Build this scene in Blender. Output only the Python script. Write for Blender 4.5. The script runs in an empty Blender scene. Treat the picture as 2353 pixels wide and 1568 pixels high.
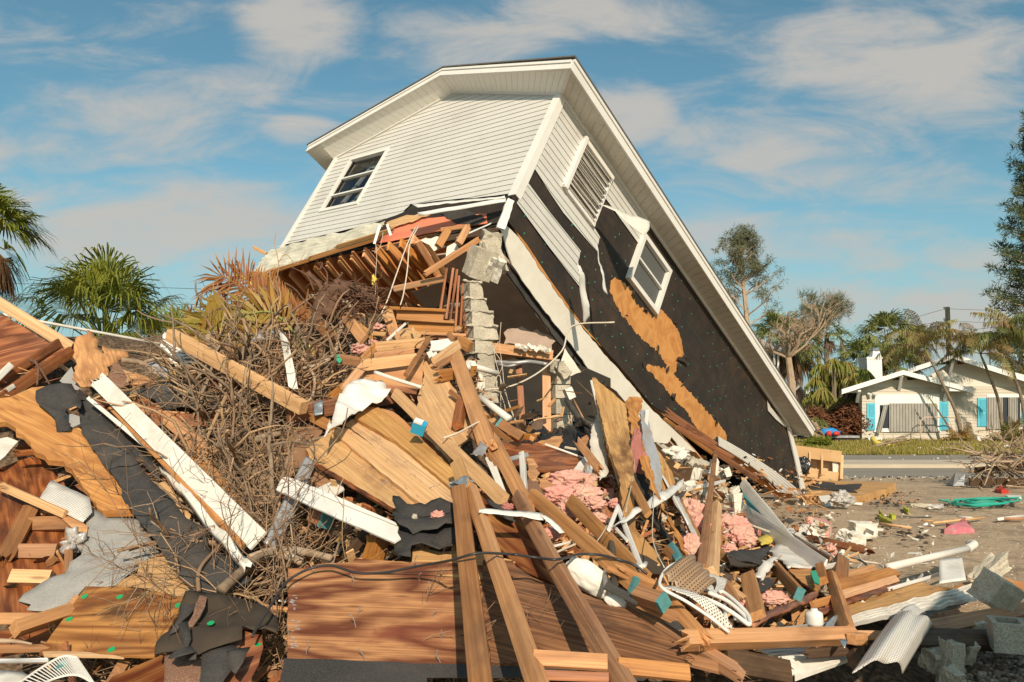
import bpy, bmesh, math, random
import numpy as np
from mathutils import Vector as V, Matrix, noise as mn
random.seed(7)
sc = bpy.context.scene
R = math.radians
# ---------------------------------------------------------------- camera
PITCH = R(4.872); CAMH = 1.9; F = 1830.0; CX, CY = 1176.5, 784.0   # photograph coordinates on a 2353 x 1568 grid
cd = bpy.data.cameras.new("camera"); cam = bpy.data.objects.new("camera", cd); sc.collection.objects.link(cam)
cam.location = (0, 0, CAMH); cam.rotation_euler = (math.pi/2+PITCH, 0, 0)
cd.sensor_width = 36; cd.lens = 36*F/2353; cd.clip_end = 3000; cd.clip_start = .05
sc.camera = cam
# ---------------------------------------------------------------- light
SUN_AZ, SUN_EL = R(-8), R(32)          # behind the camera, a little to its right
S = V((-math.sin(SUN_AZ)*math.cos(SUN_EL), -math.cos(SUN_AZ)*math.cos(SUN_EL), math.sin(SUN_EL)))
ld = bpy.data.lights.new("sun", 'SUN'); lo = bpy.data.objects.new("sun", ld); sc.collection.objects.link(lo)
lo.rotation_euler = S.to_track_quat('Z', 'Y').to_euler(); ld.energy = 4.8; ld.angle = R(.5); ld.color = (1, .85, .66)
sc.view_settings.view_transform = 'Standard'; sc.view_settings.look = 'None'; sc.view_settings.gamma = 1
sc.view_settings.exposure = 0.0
sc.cycles.use_denoising = True
sc.cycles.max_bounces = 6; sc.cycles.transparent_max_bounces = 12
def pix_dir(x, y):
    r, u = (x-CX)/F, -(y-CY)/F
    return V((r, math.cos(PITCH)-u*math.sin(PITCH), math.sin(PITCH)+u*math.cos(PITCH)))
# world: sky texture with procedural clouds laid out by direction
wd = bpy.data.worlds.new("World"); sc.world = wd; wd.use_nodes = True
nt = wd.node_tree; nt.nodes.clear()
def N(t, nt_=None, **k):
    n = (nt_ or nt).nodes.new(t)
    for a, b in k.items(): setattr(n, a, b)
    return n
def ln(a, b, nt_=None): (nt_ or nt).links.new(a, b)
def mth(op, a, b=None, c=None, clamp=False, nt_=None):
    n = N('ShaderNodeMath', nt_, operation=op, use_clamp=clamp)
    for i, v in enumerate((a, b, c)):
        if v is None: continue
        if isinstance(v, (int, float)): n.inputs[i].default_value = v
        else: ln(v, n.inputs[i], nt_)
    return n.outputs[0]
sky = N('ShaderNodeTexSky', sky_type='NISHITA', sun_disc=False)
sky.sun_elevation = SUN_EL; sky.sun_rotation = math.atan2(S.x, S.y); sky.altitude = 0; sky.air_density = 1.0; sky.dust_density = 1.2; sky.ozone_density = 2.2
tc = N('ShaderNodeTexCoord'); sep = N('ShaderNodeSeparateXYZ'); ln(tc.outputs['Generated'], sep.inputs[0])
yy = mth('MAXIMUM', mth('ABSOLUTE', sep.outputs[1]), .05)
uu = mth('DIVIDE', sep.outputs[0], yy); vv = mth('DIVIDE', sep.outputs[2], yy)
def cnoise(sx, sz, det, rough, off, warp=None):
    cb = N('ShaderNodeCombineXYZ'); ln(mth('MULTIPLY', uu, sx), cb.inputs[0]); ln(mth('MULTIPLY', vv, sz), cb.inputs[1])
    ln(mth('MULTIPLY_ADD', sep.outputs[1], 1.5, off), cb.inputs[2])
    n = N('ShaderNodeTexNoise'); n.inputs['Scale'].default_value = 1; n.inputs['Detail'].default_value = det; n.inputs['Roughness'].default_value = rough
    n.inputs['Distortion'].default_value = .45
    ln(cb.outputs[0], n.inputs['Vector']); return n.outputs[0]
# cloud banks: pixel centre, half sizes, weight (converted to directions, so they stay in the sky)
clouds = [(680, 60, 175, 120, 1.05), (690, 300, 95, 45, .8), (1430, 265, 135, 95, 1.0), (1100, 90, 240, 90, .55), (1350, 40, 300, 80, .62), (2120, 130, 330, 160, .75),
 (300, 520, 560, 130, .75), (560, 190, 130, 70, .45), (200, 250, 260, 70, .5), (60, 330, 140, 60, .4), (2010, 600, 110, 40, .5), (2200, 720, 330, 110, .85), (1650, 340, 230, 60, .5),
 (2240, 590, 120, 50, .6), (1600, 520, 330, 60, .35), (1900, 120, 160, 120, .4), (60, 40, 190, 60, .3), (1780, 560, 300, 60, .35), (2000, 420, 250, 60, .3), (350, 90, 160, 70, .35)]
acc = None
for (px, py, a, b, w) in clouds:
    d = pix_dir(px, py); u0, v0 = d.x/d.y, d.z/d.y
    t1 = mth('MULTIPLY', mth('SUBTRACT', uu, u0), F/a/1.0); t2 = mth('MULTIPLY', mth('SUBTRACT', vv, v0), F/b)
    g = mth('SUBTRACT', 1.15, mth('ADD', mth('MULTIPLY', t1, t1), mth('MULTIPLY', t2, t2)), clamp=True)
    g = mth('MULTIPLY', g, w); acc = g if acc is None else mth('MAXIMUM', acc, g)
n1 = cnoise(6, 17, 8, .62, 3.1); n2 = cnoise(1.6, 5.5, 5, .55, 8.4)
val = mth('ADD', mth('MULTIPLY', acc, .46), mth('ADD', mth('MULTIPLY', n1, 1.55), mth('MULTIPLY', n2, .5)))
mr = N('ShaderNodeMapRange', interpolation_type='SMOOTHSTEP'); ln(val, mr.inputs[0])
mr.inputs[1].default_value = .87; mr.inputs[2].default_value = 1.56; mr.inputs[3].default_value = 0; mr.inputs[4].default_value = .9
tint = N('ShaderNodeMix', data_type='RGBA', blend_type='MULTIPLY'); tint.inputs[0].default_value = 1
ln(sky.outputs[0], tint.inputs[6]); tint.inputs[7].default_value = (.9, 1.27, 1.08, 1)
hz = N('ShaderNodeMapRange', interpolation_type='SMOOTHSTEP'); ln(vv, hz.inputs[0]); hz.inputs[1].default_value = -.02; hz.inputs[2].default_value = .34; hz.inputs[3].default_value = .85; hz.inputs[4].default_value = 0
hm = N('ShaderNodeMix', data_type='RGBA'); ln(hz.outputs[0], hm.inputs[0]); ln(tint.outputs[2], hm.inputs[6]); hm.inputs[7].default_value = (3.5, 5.1, 5.7, 1)
mx = N('ShaderNodeMix', data_type='RGBA'); ln(mr.outputs[0], mx.inputs[0]); ln(hm.outputs[2], mx.inputs[6]); mx.inputs[7].default_value = (5.6, 5.3, 4.85, 1)
bg = N('ShaderNodeBackground'); bg.inputs[1].default_value = .1; ln(mx.outputs[2], bg.inputs[0])
wo = N('ShaderNodeOutputWorld'); ln(bg.outputs[0], wo.inputs[0])
# ---------------------------------------------------------------- picture-to-place conversion
def P(x, y, Y):                       # the point of the place seen at photo position x,y, at forward distance Y
    d = pix_dir(x, y); return V((0, 0, CAMH)) + d*(Y/d.y)
def crop(x0, y0, s): return lambda x, y, d=None: (x0+x*s, y0+y*s) if d is None else (x0+x*s, y0+y*s, d)
c1 = crop(0, 631.9, .2931); c2 = crop(0, 1034, .3406); c3 = crop(517, 517, .2931); c4 = crop(574.4, 919.1, .2931); c5 = crop(574.4, 1148.9, .2686)
c6 = crop(1034, 746.8, .2931); c7 = crop(1091.4, 1091.4, .3041); c8 = crop(1665.9, 1091.4, .3041); c9 = crop(1551, 517, .403); c10 = crop(1091.4, 114.9, .3664)
c11 = crop(517, 114.9, .3664); c12 = crop(1838.2, 660.6, .2565); c13 = crop(1148.9, 344.7, .2565); c14 = crop(1723.3, 1005.3, .2676); c16 = crop(528.5, 459.6, .3957)
# distances of the heap's surface, surveyed at these photo positions
CTRL = [(0,1568,4.5),(600,1568,4.5),(1200,1568,4.3),(1700,1568,4.5),(2100,1568,5.1),(2353,1568,5.4),
 (0,1400,5.2),(600,1400,5.1),(1200,1400,4.8),(1700,1400,5.3),(2000,1400,6.2),(2200,1400,7.2),(2353,1400,7.4),
 (0,1250,5.9),(600,1250,5.9),(1200,1250,5.5),(1600,1250,6.2),(1900,1270,8.6),(2100,1270,10.2),(2353,1270,10.5),
 (0,1100,6.6),(600,1100,6.9),(1100,1100,6.4),(1400,1100,7.4),(1600,1110,9.5),(1750,1170,13.5),(1900,1170,15.),(2353,1170,15.1),
 (0,950,7.2),(400,950,7.8),(800,950,7.9),(1100,950,7.9),(1300,950,9.2),(1500,1000,10.5),
 (100,830,7.8),(400,820,8.7),(800,820,9.1),(1000,820,9.3),(1150,820,10.2),(1350,850,10.8),(0,700,7.8),(500,700,9.6),(750,680,10.2),(900,720,10.4),(1050,720,10.4)]
_C = np.array(CTRL, float)
def rbf(X, y):
    r = np.linalg.norm(X[:, None]-X[None], axis=2); n = len(X)
    A = np.zeros((n+3, n+3)); A[:n, :n] = r; A[:n, n] = 1; A[:n, n+1:] = X; A[n, :n] = 1; A[n+1:, :n] = X.T
    w = np.linalg.solve(A, np.r_[y, 0, 0, 0])
    return lambda Q: np.linalg.norm(np.atleast_2d(Q)[:, None]-X[None], axis=2)@w[:n] + w[n] + np.atleast_2d(Q)@w[n+1:]
_dm = rbf(_C[:, :2]/1000, 1/_C[:, 2])
def dist(x, y): return float(1/_dm(np.array([[x/1000, y/1000]]))[0])
def D(p):
    x, y = p[:2]; d = p[2] if len(p) > 2 else .03
    return d if d > 3 else dist(x, y)-d
def W(p): return P(p[0], p[1], D(p))
def GND(x, y, z=0.0):                 # point of level ground at height z
    d = pix_dir(x, y); return V((0, 0, CAMH)) + d*((z-CAMH)/d.z)
# ---------------------------------------------------------------- mesh helpers
COL = sc.collection
class MB:
    def __init__(s): s.v = []; s.f = []; s.m = []
    def add(s, vs, fs, mi=0):
        o = len(s.v); s.v += [tuple(v) for v in vs]; s.f += [tuple(i+o for i in f) for f in fs]; s.m += [mi]*len(fs)
    def box(s, c, e, M=None, mi=0):
        vs = []
        for i in (-.5, .5):
            for j in (-.5, .5):
                for k in (-.5, .5):
                    p = V((i*e[0], j*e[1], k*e[2])); vs.append(V(c)+(M@p if M else p))
        s.add(vs, [(0,1,3,2),(4,6,7,5),(0,4,5,1),(2,3,7,6),(0,2,6,4),(1,5,7,3)], mi)
    def tube(s, pts, r, n=6, mi=0, cap=True):
        pts = [V(p) for p in pts]; rr = r if isinstance(r, (list, tuple)) else [r]*len(pts)
        vs = []; a = None
        for i, p in enumerate(pts):
            t = (pts[min(i+1, len(pts)-1)]-pts[max(i-1, 0)])
            if t.length < 1e-9: t = V((0, 0, 1))
            t.normalize()
            if a is None: a = t.orthogonal().normalized()
            else:
                a = a-t*a.dot(t)
                a = a.normalized() if a.length > 1e-6 else t.orthogonal().normalized()
            b = t.cross(a)
            for k in range(n):
                w = 2*math.pi*k/n; vs.append(p+(a*math.cos(w)+b*math.sin(w))*rr[i])
        fs = [(i*n+k, i*n+(k+1) % n, (i+1)*n+(k+1) % n, (i+1)*n+k) for i in range(len(pts)-1) for k in range(n)]
        if cap and n > 3: fs += [tuple(range(n))[::-1], tuple((len(pts)-1)*n+k for k in range(n))]
        s.add(vs, fs, mi)
    def beam(s, a, b, w, t, up=V((0, 0, 1)), mi=0):
        a, b = V(a), V(b); x = (b-a).normalized(); y = up.cross(x)
        y = y.normalized() if y.length > 1e-6 else x.orthogonal().normalized(); z = x.cross(y)
        M = Matrix((x, y, z)).transposed(); s.box((a+b)/2, ((b-a).length, w, t), M, mi)
    def build(s, name, mats, par=None, M=None, smooth=False, world=True):
        me = bpy.data.meshes.new(name); vs = s.v
        if M is not None and world:
            Mi = M.inverted(); vs = [tuple(Mi@V(v)) for v in vs]
        me.from_pydata(vs, [], s.f); me.update()
        for m in (mats if isinstance(mats, (list, tuple)) else [mats]): me.materials.append(MT(m) if isinstance(m, str) else m)
        if any(s.m): me.polygons.foreach_set('material_index', s.m)
        if smooth: me.polygons.foreach_set('use_smooth', [True]*len(me.polygons))
        o = bpy.data.objects.new(name, me); COL.objects.link(o)
        if par is not None:
            o.parent = par; o.matrix_basis = (LOCALM(par).inverted()@M) if M is not None else Matrix()
            if M is None and par is not None and not s_local.get(par.name, False): o.matrix_basis = LOCALM(par).inverted()
        elif M is not None: o.matrix_basis = M
        return o
s_local = {}; _MW = {}
def LOCALM(o): return _MW.get(o.name, o.matrix_basis.copy())
def frame(org, x, n):
    x = V(x).normalized(); n = V(n); n = (n-x*n.dot(x)).normalized(); y = n.cross(x)
    M = Matrix((x, y, n)).transposed().to_4x4(); M.translation = org; return M
_labels = set()
def tag(o, label=None, cat=None, group=None, kind=None):
    if label:
        o['label'] = label
        if label in _labels and not group: print('DUPLABEL', label)
        _labels.add(label)
    if cat:
        o['category'] = cat
        if not kind: o['kind'] = 'thing'
    if group: o['group'] = group
    if kind: o['kind'] = kind
    return o
def thing(name, label, cat, loc=(0, 0, 0), group=None, M=None):
    o = bpy.data.objects.new(name, None); COL.objects.link(o); o.empty_display_size = .2
    o.matrix_basis = M if M is not None else Matrix.Translation(V(loc)); _MW[o.name] = o.matrix_basis.copy()
    return tag(o, label, cat, group)
def fin(o, par, label, cat, group):
    if par is None: tag(o, label, cat, group)
    elif label: o['label'] = label
    return o
CAMP = V((0, 0, CAMH))
# lumber: a sawn board between two photo positions; w = apparent width in photo pixels
def lumber(A, B, w, mat='lum', label=None, cat='board', name='lumber', t=None, roll=12, brk=(0, 0), bow=0, end=None, par=None, group=None, world=False, ends=None):
    a, b = (V(A), V(B)) if world else (W(A), W(B))
    ww = w if world else w*((a-CAMP).length+(b-CAMP).length)/2/F
    tt = t if t else min(ww*.45, .045) if ww > .06 else ww*.5
    x = (b-a).normalized(); v = (CAMP-(a+b)/2).normalized(); n = (v-x*v.dot(x)).normalized()
    n = Matrix.Rotation(R(roll), 3, x)@n; M = frame((a+b)/2, x, n); L = (b-a).length
    ns = 5; nl = max(2, min(8, int(L/.35)+1)); vs = []; rnd = random.Random(hash((round(A[0]*7), round(A[1]*13))) & 0xffff)
    be = [ww*.9*brk[0], ww*.9*brk[1]]
    for i in range(nl+1):
        u = i/nl; xx = (u-.5)*L; dz = bow*L*(4*u*(1-u))
        for side in (1, -1):
            for k in range(ns+1):
                kk = k if side == 1 else ns-k
                dx = 0
                if i == 0 and brk[0]: dx = -be[0]*rnd.uniform(-.6, 1.1)
                if i == nl and brk[1]: dx = be[1]*rnd.uniform(-.6, 1.1)
                e = .0025 if 0 < kk < ns else 0
                vs.append((xx+dx, (kk/ns-.5)*ww+rnd.uniform(-1, 1)*.0012, side*(tt/2-.003+e)+dz+rnd.uniform(-1, 1)*.001))
    m = 2*(ns+1); fs = []
    for i in range(nl):
        for k in range(m): fs.append((i*m+k, i*m+(k+1) % m, (i+1)*m+(k+1) % m, (i+1)*m+k))
    for i in (0, nl):
        for k in range(ns):
            q = (i*m+k, i*m+k+1, i*m+m-2-k, i*m+m-1-k); fs.append(q if i else q[::-1])
    mb = MB(); mb.add(vs, fs)
    for e_, sg in ((0, -1), (1, 1)):
        for k in range(9 if brk[e_] else (2 if rnd.random() < .3 else 0)):
            y0, z0, l_ = rnd.uniform(-.48, .48)*ww, rnd.uniform(-.4, .4)*tt, ww*rnd.uniform(.4, 1.5)*max(.35, min(1, brk[e_])); h_ = ww*rnd.uniform(.03, .09); x0 = sg*(L/2-.01); dy, dz = rnd.gauss(0, .12)*ww, rnd.gauss(0, .25)*ww
            mb.add([(x0, y0-h_, z0), (x0, y0+h_, z0), (x0, y0, z0+h_), (x0+sg*l_, y0+dy, z0+dz)], [(0, 1, 3), (1, 2, 3), (2, 0, 3)])
    o = mb.build(name, mat, par, M, world=False)
    bm = bmesh.new(); bm.from_mesh(o.data); bmesh.ops.recalc_face_normals(bm, faces=bm.faces); bm.to_mesh(o.data); bm.free()
    fin(o, par, label, cat, group)
    if end:
        eb = MB(); eb.box((L/2+.003, 0, 0), (.022, ww+.005, tt+.005))
        q = eb.build('painted_end', end, o, None, world=False); q.matrix_basis = Matrix()
    return o
def resample(pts, step, jag, rnd, low=0):
    out = []
    n = len(pts)
    for i in range(n):
        a, b = V(pts[i]), V(pts[(i+1) % n]); L = (b-a).length; k = max(1, int(L/step)); nn = V((-(b-a).y, (b-a).x))
        nn = nn.normalized() if nn.length > 1e-9 else nn
        for j in range(k):
            u = j/k; p = a.lerp(b, u); q = rnd.uniform(-1, 1)*jag
            if j == 0: q *= .3
            out.append(p+nn*q)
    return out
# sheet: flat board with the traced outline, its plane fitted to the surveyed distances
def sheet(pts, mat, label=None, cat='board', name='plywood_sheet', t=.012, jag=.008, step=.07, g=(1, 0), lift=0, par=None, group=None, plane=None, bump=None, curl=0):
    src = plane or pts
    A = np.array([[1, p[0]/1000, p[1]/1000] for p in src]); y = np.array([1/(D(p)-(0 if plane else lift)) for p in src])
    k, *_ = np.linalg.lstsq(A, y, rcond=None)
    def Q(x, yy): return P(x, yy, 1/max(1e-3, float(k@np.array([1, x/1000, yy/1000]))))
    w = [Q(p[0], p[1]) for p in pts]; c = sum(w, V())/len(w)
    cp = (sum(p[0] for p in pts)/len(pts), sum(p[1] for p in pts)/len(pts))
    o0 = Q(*cp); ux = Q(cp[0]+20*g[0]+1e-4, cp[1]+20*g[1])-o0; e1 = Q(cp[0]+20, cp[1])-o0; e2 = Q(cp[0], cp[1]+20)-o0
    n = e2.cross(e1).normalized()
    if n.dot(CAMP-o0) < 0: n = -n
    M = frame(c, ux, n); Mi = M.inverted()
    rnd = random.Random(int(abs(cp[0]*31+cp[1]*17)))
    l2 = [(Mi@p).to_2d() for p in w]; l2 = resample(l2, step, jag, rnd) if jag else [V(q) for q in l2]
    ar = sum(l2[i].x*l2[(i+1) % len(l2)].y-l2[(i+1) % len(l2)].x*l2[i].y for i in range(len(l2)))
    if ar < 0: l2.reverse()
    m = len(l2); vs = [(q.x, q.y, 0) for q in l2]+[(q.x, q.y, -t) for q in l2]
    fs = [tuple(range(m)), tuple(range(2*m-1, m-1, -1))]+[((i+1) % m, i, m+i, m+(i+1) % m) for i in range(m)]
    mb = MB(); mb.add(vs, fs); o = mb.build(name, mat, par, M, world=False)
    if curl:
        bm = bmesh.new(); bm.from_mesh(o.data); bmesh.ops.triangulate(bm, faces=[f for f in bm.faces if len(f.verts) > 4])
        es = [e for e in bm.edges if e.calc_length() > .09]
        for _ in range(3):
            bmesh.ops.subdivide_edges(bm, edges=[e for e in bm.edges if e.calc_length() > .1], cuts=1); bmesh.ops.triangulate(bm, faces=bm.faces)
        s0 = rnd.uniform(0, 50)
        for v in bm.verts:
            h = mn.fractal(V((v.co.x*2.6+s0, v.co.y*2.6, 0)), .9, 2., 3)*curl; v.co.z += h; 
        bm.to_mesh(o.data); bm.free(); o.data.polygons.foreach_set('use_smooth', [True]*len(o.data.polygons))
    return fin(o, par, label, cat, group)
# patch: thin bent sheet spanned by four corners (vinyl, felt, metal)
def patch(c, mat, label=None, cat='panel', name='vinyl_siding', nu=16, nv=10, f=None, jag=0, t=.004, par=None, group=None, ribs=0, ribd=.01, world=False, wob=0, seed=1):
    w = [V(p) for p in c] if world else [W(p) for p in c]
    cen = sum(w, V())/4; x = (w[1]-w[0]); n = (w[3]-w[0]).cross(w[1]-w[0]).normalized()
    if n.dot(CAMP-cen) < 0: n = -n
    M = frame(cen, x, n); Mi = M.inverted(); rnd = random.Random(seed*77+int(abs(cen.x*100))); s0 = rnd.uniform(0, 90)
    if ribs: nv = ribs*4
    vs = []
    for j in range(nv+1):
        for i in range(nu+1):
            u, v = i/nu, j/nv
            if jag:
                if i in (0, nu): u += rnd.uniform(-1, 1)*jag
                if j in (0, nv): v += rnd.uniform(-1, 1)*jag
            p = w[0]*(1-u)*(1-v)+w[1]*u*(1-v)+w[2]*u*v+w[3]*(1-u)*v
            q = Mi@p
            if f: q.z += f(min(1, max(0, u)), min(1, max(0, v)))
            if ribs: q.z += (0, .0, 1, .8)[j % 4]*ribd
            if wob: q.z += mn.fractal(V((q.x*3+s0, q.y*3, 1)), .8, 2, 4)*wob
            vs.append(q)
    fs = [(j*(nu+1)+i, j*(nu+1)+i+1, (j+1)*(nu+1)+i+1, (j+1)*(nu+1)+i) for j in range(nv) for i in range(nu)]
    mb = MB(); mb.add(vs, fs); o = mb.build(name, mat, par, M, smooth=not ribs, world=False)
    md = o.modifiers.new('thickness', 'SOLIDIFY'); md.thickness = t; md.offset = 0
    return fin(o, par, label, cat, group)
def catmull(pts, k=6):
    pts = [V(p) for p in pts]; q = [pts[0]*2-pts[1]]+pts+[pts[-1]*2-pts[-2]]; out = []
    for i in range(1, len(q)-2):
        a, b, c, d = q[i-1:i+3]
        for j in range(k):
            t = j/k; out.append(.5*((2*b)+(c-a)*t+(2*a-5*b+4*c-d)*t*t+(3*b-a-3*c+d)*t**3))
    return out+[pts[-1]]
def pipe(pts, r, mat, label=None, cat='pipe', name='pipe', n=8, par=None, group=None, k=6, taper=None, world=False, smooth=True):
    w = [V(p) for p in pts] if world else [W(p) for p in pts]
    w = catmull(w, k) if k > 1 and len(w) > 2 else w
    rr = r if not taper else [r+(taper-r)*i/(len(w)-1) for i in range(len(w))]
    mb = MB(); mb.tube(w, rr, n); M = Matrix.Translation(w[0]); o = mb.build(name, mat, par, M, smooth=smooth)
    return fin(o, par, label, cat, group)
def blob(c, rx, ry, mat, label=None, cat='insulation', name='insulation_clump', rz=.5, amp=.35, fr=3.2, sub=5, par=None, group=None, seed=0, flat=None):
    p = W(c); s = (p-CAMP).length/F; bm = bmesh.new(); bmesh.ops.create_icosphere(bm, subdivisions=sub, radius=1)
    ax, ay = rx*s, ry*s; az = min(ax, ay)*rz*2
    for v in bm.verts:
        d = v.co.normalized(); k = 1+amp*mn.fractal(d*fr*.6+V((seed*7.3, c[0]*.01, 0)), .9, 2.1, 4)+.05*mn.noise(d*fr*2+V((seed, 0, 3)))
        v.co = V((d.x*ax*k, d.y*az*k, d.z*ay*k))
    me = bpy.data.meshes.new(name); bm.to_mesh(me); bm.free(); me.polygons.foreach_set('use_smooth', [True]*len(me.polygons)); me.materials.append(MT(mat))
    o = bpy.data.objects.new(name, me); COL.objects.link(o)
    if par is not None: o.parent = par; o.matrix_basis = LOCALM(par).inverted()@Matrix.Translation(p)
    else: o.location = p
    return fin(o, par, label, cat, group)
# ---------------------------------------------------------------- materials
_mats = {}
def newmat(name):
    m = bpy.data.materials.new(name); m.use_nodes = True; t = m.node_tree; b = t.nodes['Principled BSDF']; return m, t, b
def rgb(c): return (c[0], c[1], c[2], 1)
def mixc(t, fac, a, b, mode='MIX'):
    n = N('ShaderNodeMix', t, data_type='RGBA', blend_type=mode)
    for i, v in ((0, fac), (6, a), (7, b)):
        if isinstance(v, (int, float)): n.inputs[i].default_value = v
        elif isinstance(v, tuple): n.inputs[i].default_value = rgb(v)
        else: ln(v, n.inputs[i], t)
    return n.outputs[2]
def texco(t, scale, rot=(0, 0, 0), off=True):
    tc = N('ShaderNodeTexCoord', t); mp = N('ShaderNodeMapping', t); mp.inputs['Scale'].default_value = scale; mp.inputs['Rotation'].default_value = rot
    src = tc.outputs['Object']
    if off:
        oi = N('ShaderNodeObjectInfo', t); cb = N('ShaderNodeCombineXYZ', t); r = mth('MULTIPLY', oi.outputs['Random'], 61., nt_=t)
        ln(r, cb.inputs[0], t); ln(mth('MULTIPLY', oi.outputs['Random'], 37., nt_=t), cb.inputs[1], t); ln(mth('MULTIPLY', oi.outputs['Random'], 17., nt_=t), cb.inputs[2], t)
        va = N('ShaderNodeVectorMath', t, operation='ADD'); ln(src, va.inputs[0], t); ln(cb.outputs[0], va.inputs[1], t); src = va.outputs[0]
    ln(src, mp.inputs[0], t); return mp.outputs[0]
def noi(t, vec, s=1, det=4, ro=.6, dist=0):
    n = N('ShaderNodeTexNoise', t); n.inputs['Scale'].default_value = s; n.inputs['Detail'].default_value = det; n.inputs['Roughness'].default_value = ro; n.inputs['Distortion'].default_value = dist
    ln(vec, n.inputs['Vector'], t); return n.outputs[0]
def rng_(t, v, a, b, c=0., d=1.):
    n = N('ShaderNodeMapRange', t); ln(v, n.inputs[0], t)
    for i, q in enumerate((a, b, c, d)): n.inputs[i+1].default_value = q
    return n.outputs[0]
def bump(t, b, h, s=.3, d=.01):
    n = N('ShaderNodeBump', t); n.inputs['Strength'].default_value = s; n.inputs['Distance'].default_value = d; ln(h, n.inputs['Height'], t); ln(n.outputs[0], b.inputs['Normal'], t)
def wood(name, light, dark, rings=6., sharp=.5, stain=None, stain_amt=.5, ro=.65, ringsc=(.5, 3.2, 3.2), fib=.5, gray=0., varc=.25, det=2, spec=.25, rm=.9):
    m, t, b = newmat(name)
    v1 = texco(t, ringsc); n0 = noi(t, v1, 1, det, .45, .3)
    pp = mth('PINGPONG', mth('MULTIPLY', n0, rings, nt_=t), .5, nt_=t); r = rng_(t, pp, .25-.25*sharp, .25+.25*sharp)
    vf = texco(t, (1.6, 95, 95)); nf = noi(t, vf, 1, 3, .6)
    c = mixc(t, mth('MULTIPLY', r, rm, nt_=t), light, dark)
    c = mixc(t, mth('MULTIPLY', rng_(t, nf, .42, .62), fib, nt_=t), c, tuple(x*.8 for x in dark))
    if stain:
        ns = noi(t, texco(t, (1.3, 3.5, 3.5)), 1, 5, .65, .4); c = mixc(t, rng_(t, ns, .52, .68, 0, stain_amt), c, stain)
    # knots
    vo = N('ShaderNodeTexVoronoi', t); vo.inputs['Scale'].default_value = 1; ln(texco(t, (1.6, 7, 7)), vo.inputs['Vector'], t)
    kn = rng_(t, vo.outputs['Distance'], .05, .12, 1, 0); c = mixc(t, mth('MULTIPLY', kn, .6, nt_=t), c, tuple(x*.35 for x in dark))
    # dirt and sun-greying
    ng = noi(t, texco(t, (2, 2, 2)), 1, 5, .7); c = mixc(t, rng_(t, ng, .48, .8, 0, .24+gray), c, (.20, .15, .11))
    oi = N('ShaderNodeObjectInfo', t); hv = N('ShaderNodeHueSaturation', t); ln(c, hv.inputs['Color'], t)
    ln(rng_(t, oi.outputs['Random'], 0, 1, 1-varc, 1+varc*.6), hv.inputs['Value'], t); ln(rng_(t, oi.outputs['Random'], 1, 0, .84, 1.02), hv.inputs['Saturation'], t)
    ln(hv.outputs[0], b.inputs['Base Color'], t); b.inputs['Roughness'].default_value = ro; b.inputs['Specular IOR Level'].default_value = spec
    h = mth('ADD', nf, mth('MULTIPLY', noi(t, texco(t, (6, 25, 25)), 1, 4), .8, nt_=t), nt_=t); bump(t, b, h, .45, .003)
    return m
def plain(name, col, col2=None, sc_=(4, 4, 4), ro=.6, amt=.5, det=5, bs=0, bd=.005, bsc=(60, 60, 60), spec=.3, metal=0, lo=.4, hi=.7, sss=0, dirt=None, dirt_amt=.5, off=True, fine=None, rnd=0):
    m, t, b = newmat(name); c = None
    if col2: c = mixc(t, rng_(t, noi(t, texco(t, sc_, off=off), 1, det, .62, .2), lo, hi, 0, amt), col, col2)
    if fine: c = mixc(t, rng_(t, noi(t, texco(t, fine[0], off=off), 1, 2, .5), .45, .6, 0, fine[2]), c if c else col, fine[1])
    if dirt: c = mixc(t, rng_(t, noi(t, texco(t, (1.3, 1.3, 1.3), off=off), 1, 7, .7, .5), .5, .72, 0, dirt_amt), c if c else col, dirt)
    if rnd:
        oi = N('ShaderNodeObjectInfo', t); hv = N('ShaderNodeHueSaturation', t)
        if c is not None: ln(c, hv.inputs['Color'], t)
        else: hv.inputs['Color'].default_value = rgb(col)
        ln(rng_(t, oi.outputs['Random'], 0, 1, 1-rnd, 1+rnd), hv.inputs['Value'], t); c = hv.outputs[0]
    if c is not None: ln(c, b.inputs['Base Color'], t)
    else: b.inputs['Base Color'].default_value = rgb(col)
    b.inputs['Roughness'].default_value = ro; b.inputs['Specular IOR Level'].default_value = spec; b.inputs['Metallic'].default_value = metal
    if bs: bump(t, b, noi(t, texco(t, bsc, off=off), 1, 4, .6), bs, bd)
    return m
def foliage(name, c1_, c2_, c3_=None, trans=.25, sc_=(1.2, 1.2, 1.2)):
    m, t, b = newmat(name); v = texco(t, sc_, off=True); c = mixc(t, rng_(t, noi(t, v, 1, 3, .6), .38, .62), c1_, c2_)
    if c3_: c = mixc(t, rng_(t, noi(t, texco(t, (4, 4, 4)), 1, 3, .6), .55, .7, 0, .8), c, c3_)
    ln(c, b.inputs['Base Color'], t); b.inputs['Roughness'].default_value = .5; b.inputs['Specular IOR Level'].default_value = .3
    tr = N('ShaderNodeBsdfTranslucent', t); ln(c, tr.inputs[0], t); mx = N('ShaderNodeMixShader', t); mx.inputs[0].default_value = trans
    ln(b.outputs[0], mx.inputs[1], t); ln(tr.outputs[0], mx.inputs[2], t); ln(mx.outputs[0], t.nodes['Material Output'].inputs[0], t); return m
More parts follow.
